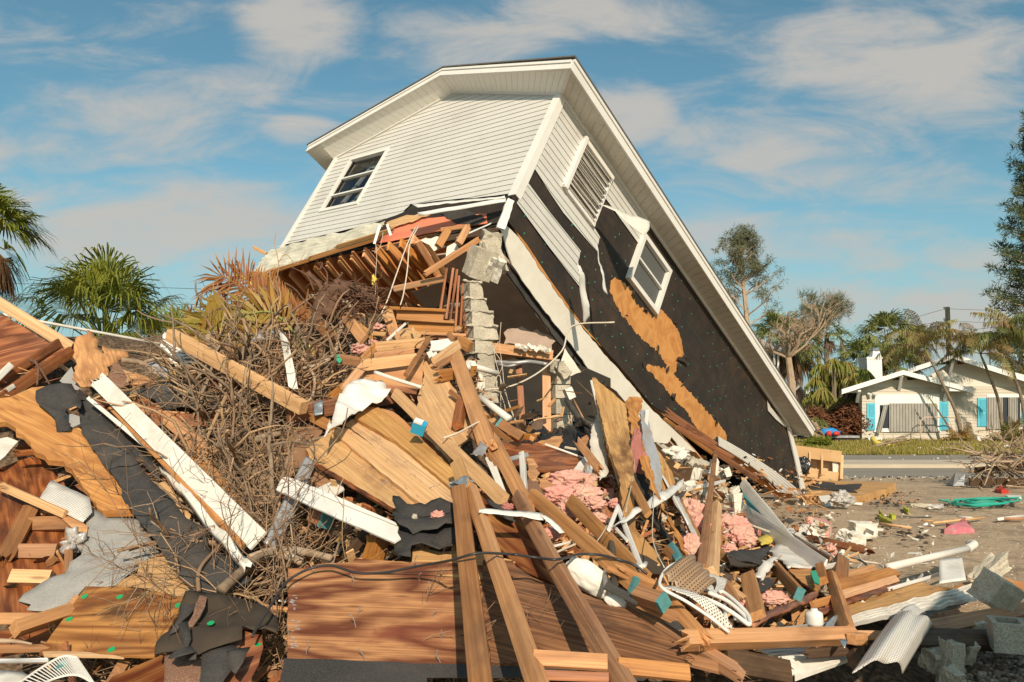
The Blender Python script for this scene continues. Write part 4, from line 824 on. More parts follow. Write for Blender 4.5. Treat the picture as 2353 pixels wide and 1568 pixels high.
for r_, Y in (((600,1038,675,1280), HY), ((1252,1025,1331,1280), HY), ((1592,992,1676,1246), HR), ((1985,990,2060,1246), HR)):
    s = facade(rect(*r_), Y-.08, 'hw_blue', 'shutter', .05)
    for k in range(2):
        y0 = r_[1]+12+k*(r_[3]-r_[1])*.5; y1 = y0+(r_[3]-r_[1])*.43; a, b = hb(r_[0]+12, y0, Y), hb(r_[2]-12, y1, Y); mb = MB(); n = 12
        for i in range(n): z = b.z+(a.z-b.z)*(i+.5)/n; mb.beam(V((a.x, Y-.09, z)), V((b.x, Y-.09, z)), .03, .04, V((0, .5, 1)))
        mb.build('shutter_slats', 'hw_blue', bh)
facade(rect(1675,960,1980,1268), HR-.05, 'hw_white', 'window', .05); facade(rect(1690,985,1975,1255), HR-.07, 'glass_dark', 'window_pane', .02); corr(1676,985,1832,1268, HR-.14, 6); corr(1868,985,1965,1268, HR-.14, 4)
fc = bpy.data.curves.new('house_number', 'FONT'); fc.body = '623'; fc.size = .42; fc.extrude = .01; ft = bpy.data.objects.new('number_tmp', fc); COL.objects.link(ft); bpy.context.view_layer.update(); fo = bpy.data.objects.new('house_number', bpy.data.meshes.new_from_object(ft)); bpy.data.objects.remove(ft); COL.objects.link(fo); fo.parent = bh
q = hb(562, 1243, HY-.05); fo.matrix_basis = LOCALM(bh).inverted()@(Matrix.Translation(q)@Matrix.Rotation(math.pi/2, 4, 'X')); fo.data.materials.clear(); fo.data.materials.append(MT('hw_white'))
facade(rect(558,1220,602,1248), HY-.035, 'hw_board', 'number_plate', .02)
a = hb(605, 950, HY-.1); mb = MB(); mb.tube([a, a+V((.12, -.2, -.12))], [.07, .1], 8); mb.tube([a+V((.3, 0, 0)), a+V((.42, -.2, -.1))], [.07, .1], 8); mb.build('floodlight', 'hw_white', bh)
mb = MB(); p = hb(1700, 640, 50); mb.tube([p-V((0,0,1)), p+V((0,0,.1))], .04, 6); mb.tube([p, p+V((.2, -.3, .25)), p+V((.25,-.36,.3))], [.05, .55, .6], 14); mb.build('satellite_dish', 'roof_gray', bh)
# ---------------------------------------------------------------- trees across the street
sb = lambda cx, Y, ty: (gbase(cx, Y), P(cx, ty, Y))
def far_sabal(cx, Y, ty, label, **k): b, t = sb(cx, Y, ty); return sabal(b, t, label, r0=.24, w=.1, **k)
far_sabal(*[2035, 58, 785], 'tall dense green fan palm behind the white chimney', nfan=34, fr=1.5, pl=1.3, n=20, mat='palm_far', seed=31, dead=10)
far_sabal(2108, 62, 790, 'fan palm with wind-bent crown right of the dense one', nfan=20, fr=1.3, pl=.9, n=18, mat='palm_far', seed=32, dead=10)
far_sabal(1985, 56, 850, 'low fan palm directly left of the chimney', nfan=26, fr=1.5, pl=1.3, n=20, mat='palm_far', seed=33, dead=6)
far_sabal(2060, 54, 850, 'low fan palm directly right of the chimney', nfan=24, fr=1.2, pl=1.1, n=20, mat='palm_far', seed=35, dead=5)
far_sabal(1900, 66, 770, 'thin palm with a crown stripped by the wind beside the bare tree', nfan=9, fr=1.0, pl=.8, n=14, mat='palm_far', seed=36, dead=4)
far_sabal(1934, 95, 783, 'smallest and farthest palm on the skyline', nfan=12, fr=1.1, pl=.9, n=12, mat='palm_far', seed=37, dead=3)
far_sabal(1795, 52, 790, 'broad fan palm behind the bare tree', nfan=28, fr=1.6, pl=1.3, n=20, mat='palm_far', seed=38, dead=14)
far_sabal(1838, 55, 800, 'fan palm right of the broad one behind the bare tree', nfan=22, fr=1.3, pl=1.1, n=20, mat='palm_far', seed=39, dead=8)
# ponytail palms: many drooping tufts on stubby limbs
o = thing('ponytail_palm', 'bushy yellow-green drooping tufts left of the bungalow', 'tree', gbase(1915, 49)); b = gbase(1922, 49, .1); t = P(1918, 960, 49); trunk('trunk', [b, t], .6, .35, 'palmtrunk', o)
rnd = random.Random(77); mb = MB(); mt = MB()
for (x, y) in [(1885,850),(1915,838),(1945,845),(1875,880),(1905,870),(1935,875),(1962,870),(1985,862),(1890,905),(1925,900),(1955,902),(1980,895),(1900,930),(1935,925),(1965,925),(1870,912)]:
    h = P(x, y, 49+rnd.uniform(-1, 1)); mt.tube([t, t.lerp(h, .6)+V((0, 0, -.2)), h], [.2, .12, .08], 5)
    for k in range(130):
        a = rnd.uniform(0, 6.28); e = rnd.uniform(-.2, 1.4); d = V((math.cos(a)*math.cos(e), math.sin(a)*math.cos(e), math.sin(e))); p1 = h+d*.38; p2 = p1+V((d.x*.3, d.y*.3, -.35)); p3 = p2+V((d.x*.08, d.y*.08, -rnd.uniform(.3, .75))); wv = V((rnd.gauss(0, 1), rnd.gauss(0, 1), 0)).normalized()*.035
        mb.add([h, p1-wv, p1+wv, p2-wv, p2+wv, p3], [(0, 1, 2), (1, 3, 4, 2), (3, 5, 4)])
mb.build('crown', 'pony', o); mt.build('limb', 'palmtrunk', o)
bush('dead_palm_fronds', 'brown tangle of dead fronds under the drooping tufts', 1925, 47.5, 930, 1008, 120, 'dead_leaf', n=4200, s=.35, seed=5, kind=None, cat='dead fronds')
bush('dead_shrub', 'rust-brown dead shrub against the left wall of the bungalow', 1962, 47, 925, 1005, 50, 'dead_leaf', n=2400, s=.3, seed=6)
bush('shrub', 'green weedy shrub beside the leaning fence', 1878, 46, 960, 1002, 40, 'palm_far', n=1500, s=.2, seed=8)
# arecas in front of the bungalow
def areca(base, pts, label, nf, L, seed, mat='areca', ll=.72, droop=1.2, r=.1):
    rnd = random.Random(seed); o = thing('areca_palm', label, 'palm tree', base); w = [V(base)]+[V(p) for p in pts]; trunk('trunk', w, r, r*.62, 'palmtrunk', o); t = w[-1]; d0 = (w[-1]-w[-2]).normalized()
    mb = MB(); mb.tube([t, t+d0*.7], [r*.75, r*.35], 7); mb.build('crownshaft', 'palmgreen', o); t = t+d0*.6; mb = MB()
    for i in range(nf):
        az = (i*2.399)+rnd.uniform(-.3, .3); el = rnd.uniform(.15, 1.25); d = V((math.cos(az)*math.cos(el), math.sin(az)*math.cos(el)*.8, math.sin(el))); feather(mb, t, d, L*rnd.uniform(.8, 1.15), rnd, n=44, ll=ll, droop=droop*rnd.uniform(.8, 1.5), w=.05, hang=.9)
    mb.build('crown', mat, o); return o
PA = lambda x, y, Y: P(*c12(x, y), Y)
areca(gbase(c12(1440,0)[0], 44.5, .1), [PA(1400,1130,44.5), PA(1290,890,44.5), PA(1160,630,44.5)], 'leaning palm with brown drooping fronds between the bungalow windows', 13, 2.9, 51, droop=1.5)
areca(gbase(c12(1395,0)[0], 44.8, .1), [PA(1330,1240,44.8), PA(1215,1070,44.8)], 'broken leaning palm stem in front of the first window', 0, 1, 52, r=.07)
areca(gbase(c12(1812,0)[0], 44, .1), [PA(1785,1050,44), PA(1725,860,44), PA(1655,690,44)], 'leaning palm left of the two at the right window', 14, 2.9, 53, droop=1.4)
areca(gbase(c12(2010,0)[0], 43.5, .1), [PA(1995,1050,43.5), PA(1920,790,43.5), PA(1835,530,43.5)], 'tallest leaning palm with greener fronds at the right edge', 13, 3.0, 54, mat='palm_far', droop=1.2)
areca(gbase(2385, 43, .1), [P(2380, 830, 43), P(2362, 800, 43)], 'palm cut off by the right picture edge with brown fronds', 10, 2.6, 55, droop=1.2)
def spiky(cx, Y, y0, wpx, label, mat, seed, n=46, L=1.5):
    rnd = random.Random(seed); o = thing('spiky_shrub', label, 'shrub', gbase(cx, Y, .12)); mb = MB(); h = P(cx, y0, Y).z
    for i in range(n):
        a = rnd.uniform(0, 6.28); e = rnd.uniform(.25, 1.4); feather(mb, gbase(cx+rnd.uniform(-.3, .3)*wpx, Y+rnd.uniform(-.3, .3), .1), V((math.cos(a)*math.cos(e), math.sin(a)*math.cos(e), math.sin(e))), h*rnd.uniform(.6, 1.05), rnd, n=16, ll=.38, droop=1.3, w=.05)
    mb.build('foliage', mat, o)
spiky(2215, 44, 968, 50, 'yellow-green grassy shrub at the foot of the leaning palms', 'bush', 15); spiky(2325, 43, 945, 55, 'reddish brown shrub in front of the right window', 'areca', 16, n=60)
# casuarina with thin crown, bare tree, dark conifer at the edge
def limbs(mt, a, d, L, r, depth, rnd, tips, spread=.6, up=.15, n=5, kids=3, shrink=.68, mi=0):
    p = V(a); pts = [p.copy()]; e = d.normalized()
    for i in range(n): e = (e+V((rnd.gauss(0, .13), rnd.gauss(0, .13), rnd.gauss(0, .08)+up*.15))).normalized(); p = p+e*L/n; pts.append(p.copy())
    mt.tube(pts, [r*(1-.55*i/n) for i in range(n+1)], 5 if depth > 1 else 3, mi); tips.append((pts[-1], e, depth))
    if depth > 0:
        for k in range(kids):
            j = rnd.randint(max(1, n//3), n); q = e+V((rnd.gauss(0, spread), rnd.gauss(0, spread), rnd.gauss(0, spread*.7)+up)); limbs(mt, pts[j], q, L*shrink*rnd.uniform(.75, 1.15), r*.55, depth-1, rnd, tips, spread, up, n, kids, shrink, mi)
def needles(mb, c, r, n, s, rnd, down=.7, w=.045):
    for i in range(n):
        d = V((rnd.gauss(0, 1), rnd.gauss(0, 1), rnd.gauss(0, .8))).normalized(); p = c+d*r*rnd.random(); q = p+(d*.5+V((0, 0, -down*rnd.random()))).normalized()*s; b = V((w*.5, 0, 0)) if rnd.random() < .5 else V((0, 0, w*.5)); mb.add([p-b, p+b, q], [(0, 1, 2)])
o = thing('casuarina', 'tall sparse needle-leaved tree beyond the low edge of the tipped roof', 'tree', gbase(1715, 60)); rnd = random.Random(8); mt = MB(); mb = MB(); tips = []
b = gbase(1715, 60); mid = P(1717, 760, 60); top = P(1705, 560, 60); mt.tube(catmull([b, mid, P(1708, 650, 60), top], 8), [.3-.26*i/24 for i in range(25)], 6)
for i in range(26):
    u = rnd.uniform(.0, 1); q = mid.lerp(top, u); s = 1 if i % 2 else -1; limbs(mt, q, V((s*rnd.uniform(.5, 1), rnd.uniform(-.7, .7), rnd.uniform(.35, 1))), (2.1-1.2*u)*rnd.uniform(.8, 1.2), .07, 2, rnd, tips, .5, .3, 4, 3, .62)
for p, e, dp in tips:
    if dp <= 1 and (p.z > mid.z+.5): needles(mb, p, .32, 20, .34, rnd, .25, w=.05)
for cx, cy, rr_ in ((1700,548,.8),(1722,575,.9),(1660,560,.8),(1640,615,1.1),(1680,590,.9),(1735,620,.8),(1655,640,1.0),(1700,625,.7),(1622,640,.8),(1712,530,.5)):
    c = P(cx, cy, 60)
    for k in range(17): needles(mb, c+V((rnd.gauss(0, .45), rnd.gauss(0, .5), rnd.gauss(0, .5)))*rr_, .24, 18, .34, rnd, .2, w=.05)
mt.build('trunk', 'bark', o); mb.build('crown', 'casu', o)
o = thing('bare_tree', 'leafless pale tree with many forked twigs behind the roof edge', 'tree', gbase(1812, 48)); mt = MB(); tips = []; rnd = random.Random(14); b = gbase(1814, 48); k = P(1812, 822, 48); mt.tube(catmull([b, P(1820, 900, 48), k], 5), [.27, .26, .25, .24, .24, .23, .22, .21, .2, .19, .18], 8)
for q in ((1870,755),(1760,765),(1850,745),(1800,755),(1885,770),(1745,790),(1905,735),(1825,740)):
    t = P(q[0], q[1], 48+rnd.uniform(-1.5, 1.5)); limbs(mt, k, (t-k), (t-k).length*.75, .1, 4, rnd, tips, .6, .12, 6, 4, .62)
mt.build('trunk', 'bark_pale', o)
o = thing('casuarina', 'dark tufts of a needle-leaved tree poking up behind the bare tree', 'tree', gbase(1905, 64)); mb = MB(); mt = MB(); mt.tube([gbase(1885, 64), P(1880, 760, 64)], [.25, .1], 6)
for cx, cy in ((1915,700),(1928,712),(1905,725),(1895,705),(1868,712),(1860,695),(1850,730),(1935,700),(1885,730)):
    c = P(cx, cy, 64); mt.tube([P(1882, 790, 64), c], [.09, .03], 4)
    for k in range(18): needles(mb, c+V((rnd.gauss(0, .3), rnd.gauss(0, .3), rnd.gauss(0, .45))), .35, 22, .5, rnd, -.7, w=.05)
mt.build('trunk', 'bark', o); mb.build('crown', 'casu', o)
o = thing('conifer', 'tall dark conifer along the right picture edge', 'tree', gbase(2398, 54)); mt = MB(); mb = MB(); rnd = random.Random(5); mt.tube([gbase(2398, 54), P(2398, 200, 54)], [.45, .08], 8)
for i in range(105):
    u = i/105; y = 720-u*470; c = P(2398, y, 54); L = (3.9-2.9*u)*rnd.uniform(.55, 1.12); az = i*2.399; d = V((math.cos(az), math.sin(az), .12)); pts = [c+d*L*k/6+V((0, 0, -.07*L*math.sin(k/6*3.14)+.06*L*(k/6)**2)) for k in range(7)]; mt.tube(pts, [.06-.008*k for k in range(7)], 4)
    for k in range(2, 7):
        for j in range(3): needles(mb, pts[k]+V((rnd.gauss(0, .22), rnd.gauss(0, .22), rnd.gauss(0, .1))), .34, 24, .34, rnd, -.45, w=.07)
mt.build('trunk', 'bark', o); mb.build('crown', 'conif', o)
o = thing('conifer', 'shaded lower conifer mass behind the palms at the right edge', 'tree', gbase(2345, 56)); mb = MB(); mt = MB(); mt.tube([gbase(2345, 56), P(2345, 760, 56)], [.3, .1], 6); mt.build('trunk', 'bark', o)
for i in range(60): needles(mb, P(2300+rnd.random()*100, 735+rnd.random()*150, 56+rnd.uniform(-1, 1)), .8, 60, .45, rnd, .1, w=.09)
mb.build('crown', 'conif', o)
# ---------------------------------------------------------------- poles and wires
o = thing('utility_pole', 'wooden power pole behind the bungalow roof', 'pole', gbase(2178, 62)); mb = MB(); mb.tube([gbase(2184, 62), P(2177, 706, 62)], [.24, .17], 10); mb.build('pole_shaft', 'pole', o)
for y in (712, 738, 765): mb = MB(); p = P(2172, y, 61.7); mb.tube([p, p+V((-.1, 0, .22))], [.07, .05], 6); mb.build('insulator', 'galv', o)
for lab, pts in (('topmost power line running to the wooden pole', [P(1930,775,75),P(2050,745,68),P(2172,710,62),P(2353,716,58)]), ('second power line below the topmost', [P(1930,790,75),P(2050,758,68),P(2172,738,62),P(2353,745,58)]), ('third power line crossing the palm crowns', [P(1850,825,70),P(2000,792,66),P(2172,765,62),P(2353,745,50)]), ('thick cable below the power lines', [P(1850,850,60),P(2000,828,60),P(2172,800,60),P(2353,780,56)]),
    ('upper thin wire in the sky left of the tipped house', [P(-40,650,40),P(300,659,40),P(480,665,40),P(640,668,40)]), ('lower thin wire in the sky left of the tipped house', [P(-40,690,40),P(380,699,40),P(480,701,40),P(700,705,40)])):
    pipe([p for p in pts], .016, 'cable_black', lab, 'power line', 'power_line', n=4, k=1, world=True, smooth=False)
# ---------------------------------------------------------------- things far behind at the left of the bungalow
def farbox(name, pts, Y, dep, mat, label, cat):
    q = [P(*p, Y) for p in pts]; q = [V((p.x, Y, p.z)) for p in q]; m = len(q); o = thing(name, label, cat, q[0]); mb = MB(); mb.add(q+[p+V((0, dep, 0)) for p in q], [tuple(range(m)), tuple(range(2*m-1, m-1, -1))]+[((i+1) % m, i, m+i, m+(i+1) % m) for i in range(m)]); mb.build('wall', mat, o); return o
o = farbox('far_building', [(1845,1010),(1845,905),(1900,903),(1900,1010)], 85, 8, 'green_paint', 'pale green building far beyond the drooping tufts', 'building'); mb = MB(); a = P(1840,903,84.5); b = P(1903,900,84.5); mb.beam(a, b, .8, .25); mb.build('roof', 'hw_white', o); a = P(1850,935,84.8); b = P(1895,935,84.8); mb = MB(); mb.beam(a, b, .1, 1.0); mb.build('window_band', 'dark_in', o)
o = farbox('far_building', [(1815,1000),(1815,905),(1835,890),(1852,912),(1852,1000)], 52, 5, 'pink_wall', 'weathered pinkish shack with peaked roof beside the roof edge', 'shed'); mb = MB(); mb.beam(P(1812,908,51.8), P(1835,888,51.8), .3, .12); mb.beam(P(1835,888,51.8), P(1856,914,51.8), .3, .12); mb.build('roof', 'roof_gray', o)
o = thing('porch', 'white porch roof corner on thin posts behind the bare tree', 'porch', gbase(1780, 50)); mb = MB(); mb.beam(P(1735,790,50), P(1792,808,50), 2.5, .35); mb.build('porch_roof', 'roof_gray', o)
for x in (1779, 1788): mb = MB(); mb.tube([P(x,810,49.5), P(x,862,49.5)], .07, 6); mb.build('post', 'hw_white', o)
mb = MB(); mb.beam(P(1765,862,49.5), P(1790,862,49.5), .1, .08); mb.build('rail', 'hw_white', o)
# leaning wooden fence
o = thing('wooden_fence', 'fallen grey-brown board fence leaning beside the roof edge', 'fence', P(1860, 1000, 40))
for i in range(9):
    a = P(1828+i*8, 998+i*1.0, 41); b = P(1812+i*7.5, 935+i*4.5, 40.5+i*.1); mb = MB(); mb.beam(a, b, .17, .03, V((0, 1, 0))); mb.build('fence_board', 'fence', o)
mb = MB(); mb.beam(P(1815,965,40.3), P(1900,985,41), .09, .05); mb.beam(P(1820,940,40.3), P(1893,1000,41), .1, .06); mb.build('fence_rail', 'fence', o)
# trailer loaded with inflatables
o = thing('trailer', 'low flat cart under blue and red pool inflatables left of the bungalow', 'trailer', gbase(1915, 44)); a, b = P(1884, 1002, 44), P(1975, 998, 44); mb = MB(); mb.box(((a.x+b.x)/2, 44.6, a.z-.05), (b.x-a.x, 1.2, .12)); mb.build('bed', 'gray_metal', o); mb = MB(); mb.box(((a.x+b.x)/2+.3, 44.6, a.z-.35), ((b.x-a.x)*.8, 1., .4)); mb.build('chassis', 'dark_in', o)
blob((1908,994,43.8), 20, 9, 'cart_blue', 'blue inflatable heaped on the cart', 'inflatable', 'inflatable', sub=3, amp=.3, rz=.4)
blob((1905,997,43.5), 6, 6, 'red', 'round red inflatable in front of the blue one', 'inflatable', 'inflatable', sub=3, amp=.1, rz=.4); blob((1922,997,43.5), 7, 5, 'red', 'flatter red inflatable right of the round one', 'inflatable', 'inflatable', sub=3, amp=.2, rz=.4)
pipe([c12(650,1355,40),c12(700,1400,39.5),c12(850,1430,39),c12(1030,1463,38.2)], .13, 'yellow', 'long yellow plastic slide piece lying on the lawn', 'kayak', 'yellow_slide', n=8)
mb = MB(); tips = []; rnd = random.Random(66)
for k in range(7): limbs(mb, P(*c12(560+k*30, 1450-k*6), 37.5), V((1, .2, rnd.uniform(.05, .5))), 1.6, .035, 2, rnd, tips, .4, 0, 5, 2, .6)
tag(mb.build('fallen_branch', 'bark_pale'), 'pale fallen branch lying on the lawn beside the yellow slide', 'branch')
mb = MB(); a = hb(1085, 1395, 45.3); mb.tube([a, a+V((0, 0, 1.25)), a+V((.3, 0, 1.45)), a+V((2.0, 0, 1.45)), a+V((2.35, 0, 1.3)), a+V((2.4, 0, 0))], .035, 6); tag(mb.build('garden_arch', 'brick_pink'), 'thin rusty garden arch frame against the front wall', 'frame')
facade([(1088,1398),(1088,1345),(1110,1335),(1120,1398)], 45.2, 'brick_pink', 'board', .06, None); tag(bpy.data.objects['board'], 'small orange-tan board leaning at the foot of the wall', 'board')
o = facade([(1595,1405),(1590,1345),(1603,1325),(1612,1345),(1640,1405)], 43.6, 'hw_white', 'lawn_ornament', .1, None); tag(o, 'small white cone-shaped ornament beside the grassy shrub', 'ornament')
o = facade([(610,1400),(612,1348),(735,1348),(740,1400)], 45, 'hw_white', 'planter_box', .4, None); tag(o, 'low white box at the left corner of the bungalow', 'box')
for x, y, l in ((1075,1445,'small white scrap on the lawn near the yellow slide'),(1270,1445,'lone white scrap in the middle of the lawn'),(1855,1425,'white scrap on the lawn at the right near the brush heap')): blob(c12(x,y,36), 7, 3, 'hw_white', l, 'litter', 'plastic_scrap', sub=2)
bush('pine_cutting', 'green conifer cutting lying on the drive', 1880, 38, 1005, 1023, 36, 'palm', n=900, s=.3, seed=41, cat='branch')
# ---------------------------------------------------------------- the heap under everything
hc = []
for (x, y, d) in CTRL:
    if y > 1090 and x > 1720: continue
    p = P(x, y, d+.38); hc.append((p.x, p.y, p.z-(1.35 if (x, y) in ((1150,820),(1350,850)) else .7 if (x, y) in ((1300,950),(1500,1000)) else .12)))
hc += [(x, y, z) for x, y, z in [(-9,14.5,0),(-5,14.5,-.1),(-2,14,0),(1,13.5,-.1),(3,14,-.2),(-8,9,1.9),(-8,6,1.2),(-6,4,.2),(-2,3.4,0),(1,3.2,-.1),(3,3.3,-.2),(5,4,-.3),(4,7,-.15),(3.4,8.5,-.15),(4.5,10,-.25),(5.5,12,-.3),(4.8,13.5,-.25),(7,6,-.3),(8,10,-.4),(2.9,5.8,.1),(4.2,5.6,-.1),(7,16,-.5)]]
HC = np.array(hc); _hf = rbf(HC[:, :2], HC[:, 2])
gx = np.arange(-9, 8.01, .09); gy = np.arange(3, 15.01, .09); XX, YY = np.meshgrid(gx, gy); ZZ = _hf(np.c_[XX.ravel(), YY.ravel()]).reshape(XX.shape)
ZZ = ZZ+np.array([[.10*mn.fractal(V((float(a)*1.6, float(b)*1.6, 0)), .8, 2, 5) for a in gx] for b in gy])
mb = MB(); nx = len(gx); mb.add([(float(XX[j, i]), float(YY[j, i]), float(ZZ[j, i])) for j in range(len(gy)) for i in range(nx)], [(j*nx+i, j*nx+i+1, (j+1)*nx+i+1, (j+1)*nx+i) for j in range(len(gy)-1) for i in range(nx-1)])
tag(mb.build('rubble_heap', 'heap', smooth=False), kind='stuff')
# small litter spread through the heap
def scatter(name, mats, regions, n, kinds, seed, lift=(.0, .25)):
    rnd = random.Random(seed); mb = MB(); regs = [r[:4] for r in regions]; wts = [r[4] for r in regions]
    for i in range(n):
        x0, y0, x1, y1 = rnd.choices(regs, wts)[0]; x, y = rnd.uniform(x0, x1), rnd.uniform(y0, y1); p = P(x, y, dist(x, y)-rnd.uniform(*lift)+.12)
        M = Matrix.Rotation(rnd.uniform(0, 6.28), 3, 'Z')@Matrix.Rotation(rnd.gauss(0, .6), 3, 'X')@Matrix.Rotation(rnd.gauss(0, .6), 3, 'Y'); kd = rnd.choice(kinds); mi = rnd.randrange(len(mats)) if isinstance(mats, list) else 0
        L = rnd.uniform(*kd[0]); w = rnd.uniform(*kd[1]); t = rnd.uniform(*kd[2])
        if kd[3] == 'chip':
            k = rnd.randint(4, 6); pts = [V((math.cos(a)*L*rnd.uniform(.4, 1), math.sin(a)*w*rnd.uniform(.4, 1), rnd.uniform(-1, 1)*t)) for a in [j*2*math.pi/k for j in range(k)]]; pts = [p+M@q for q in pts]
            c = sum(pts, V())/k+M@V((0, 0, t*1.5)); mb.add(pts+[c], [(j, (j+1) % k, k) for j in range(k)]+[tuple(range(k))[::-1]], mi)
        elif kd[3] == 'splint':
            a, b = p-M@V((L/2, 0, 0)), p+M@V((L/2, 0, 0)); s = M@V((0, w/2, 0)); u = M@V((0, 0, t/2)); mb.add([a-s, a+s, a+u, b+s*.2, b-s*.1, b+u*.2], [(0, 1, 2), (0, 4, 3, 1), (1, 3, 5, 2), (2, 5, 4, 0), (3, 4, 5)], mi)
        else: mb.box(p, (L, w, t), M, mi)
    return tag(mb.build(name, mats), kind='stuff')
ALLH = [(0,850,1400,1560,3), (850,700,1100,900,1), (1250,1050,1900,1500,3), (600,1100,1300,1350,1)]
scatter('wood_splinters', ['lum', 'lum_light', 'lum_brown', 'lum_red', 'ply_light'], ALLH+[(1250,1080,1900,1500,3)], 2600, [((.08,.4),(.008,.03),(.005,.015),'splint'), ((.06,.3),(.015,.06),(.006,.02),'box'), ((.04,.12),(.03,.09),(.003,.01),'chip')], 1, (.0, .32))
scatter('pale_fragments', ['white_dirty', 'plaster', 'white_pale', 'concrete'], [(1400,1080,1950,1420,5),(1500,1040,1800,1150,2),(650,1100,1000,1250,.7),(1850,1180,2150,1420,2.2),(400,1050,700,1400,1.2),(850,700,1100,850,.4)], 430, [((.02,.09),(.02,.06),(.005,.02),'chip'), ((.03,.13),(.015,.05),(.004,.012),'box')], 2)
scatter('dark_scraps', ['felt', 'felt_brown', 'lum_dark', 'shingle'], ALLH, 900, [((.04,.14),(.03,.1),(.005,.02),'chip')], 3)
scatter('insulation_bits', ['pink', 'pink_dirty'], [(1300,1060,1450,1250,2),(1560,1170,1760,1280,2),(1600,1300,1850,1420,1.5),(850,740,920,860,.5),(1250,1150,1330,1260,1)], 130, [((.03,.08),(.03,.08),(.01,.04),'chip')], 4)
# ---------------------------------------------------------------- twig tangle
def twigs(name, mats, regions, n, seed, L=(.25, .9), r=(.003, .009), lift=(0, .5), bend=.5, kids=2, flat=.5):
    rnd = random.Random(seed); mb = MB(); regs = [q[:4] for q in regions]; wts = [q[4] for q in regions]
    for i in range(n):
        x0, y0, x1, y1 = rnd.choices(regs, wts)[0]; x, y = rnd.uniform(x0, x1), rnd.uniform(y0, y1); p = P(x, y, dist(x, y)-rnd.uniform(*lift)+.15)
        def grow(p, e, L_, r_, k, mi):
            pts = [p.copy()]; n_ = max(3, int(L_/.09))
            for j in range(n_): e = (e+V((rnd.gauss(0, bend), rnd.gauss(0, bend), rnd.gauss(0, bend)))*.45).normalized(); p = p+e*L_/n_; pts.append(p.copy())
            mb.tube(pts, [r_*(1-.6*j/n_) for j in range(n_+1)], 4 if r_ > .008 else 3, mi)
            if k > 0:
                for _ in range(rnd.randint(1, 3)):
                    j = rnd.randint(1, n_-1); grow(pts[j], (e+V((rnd.gauss(0, .7), rnd.gauss(0, .7), rnd.gauss(0, .7)))).normalized(), L_*.55, r_*.6, k-1, mi)
        e = V((rnd.gauss(0, 1), rnd.gauss(0, flat), rnd.gauss(0, .8))).normalized(); grow(p, e, rnd.uniform(*L), rnd.uniform(*r), kids, rnd.randrange(len(mats)))
    return tag(mb.build(name, mats, smooth=True), kind='stuff')
twigs('twig_tangle', ['twig', 'twig', 'twig_pale', 'bark'], [(430,780,640,960,2.4),(640,820,800,960,1.4),(400,900,660,1180,3),(480,1080,700,1330,2.4),(420,1180,680,1400,2.0),(700,830,830,950,1),(600,800,800,860,.3)], 430, 5, L=(.3, 1.0), r=(.004, .011))
twigs('twig_tangle', ['twig_pale', 'twig'], [(430,1180,640,1420,2),(270,1230,420,1330,.5)], 46, 6, L=(.4, .9), r=(.004, .008), lift=(.1, .4))
twigs('twig_tangle', ['twig', 'twig_pale'], [(220,1470,420,1568,1),(580,1440,680,1568,1.4),(860,1530,1300,1568,1),(640,1180,760,1300,1)], 170, 7, L=(.2, .6), r=(.003, .007), lift=(-.05, .2))
twigs('brushwood', ['bark', 'bark', 'twig_pale', 'twig'], [(450,760,660,960,3.4),(640,830,790,960,1.2),(400,900,640,1180,3),(480,1080,680,1330,1.6),(700,830,830,950,1)], 420, 15, L=(.35, 1.0), r=(.009, .030), lift=(-.1, .4), bend=.42, kids=1)
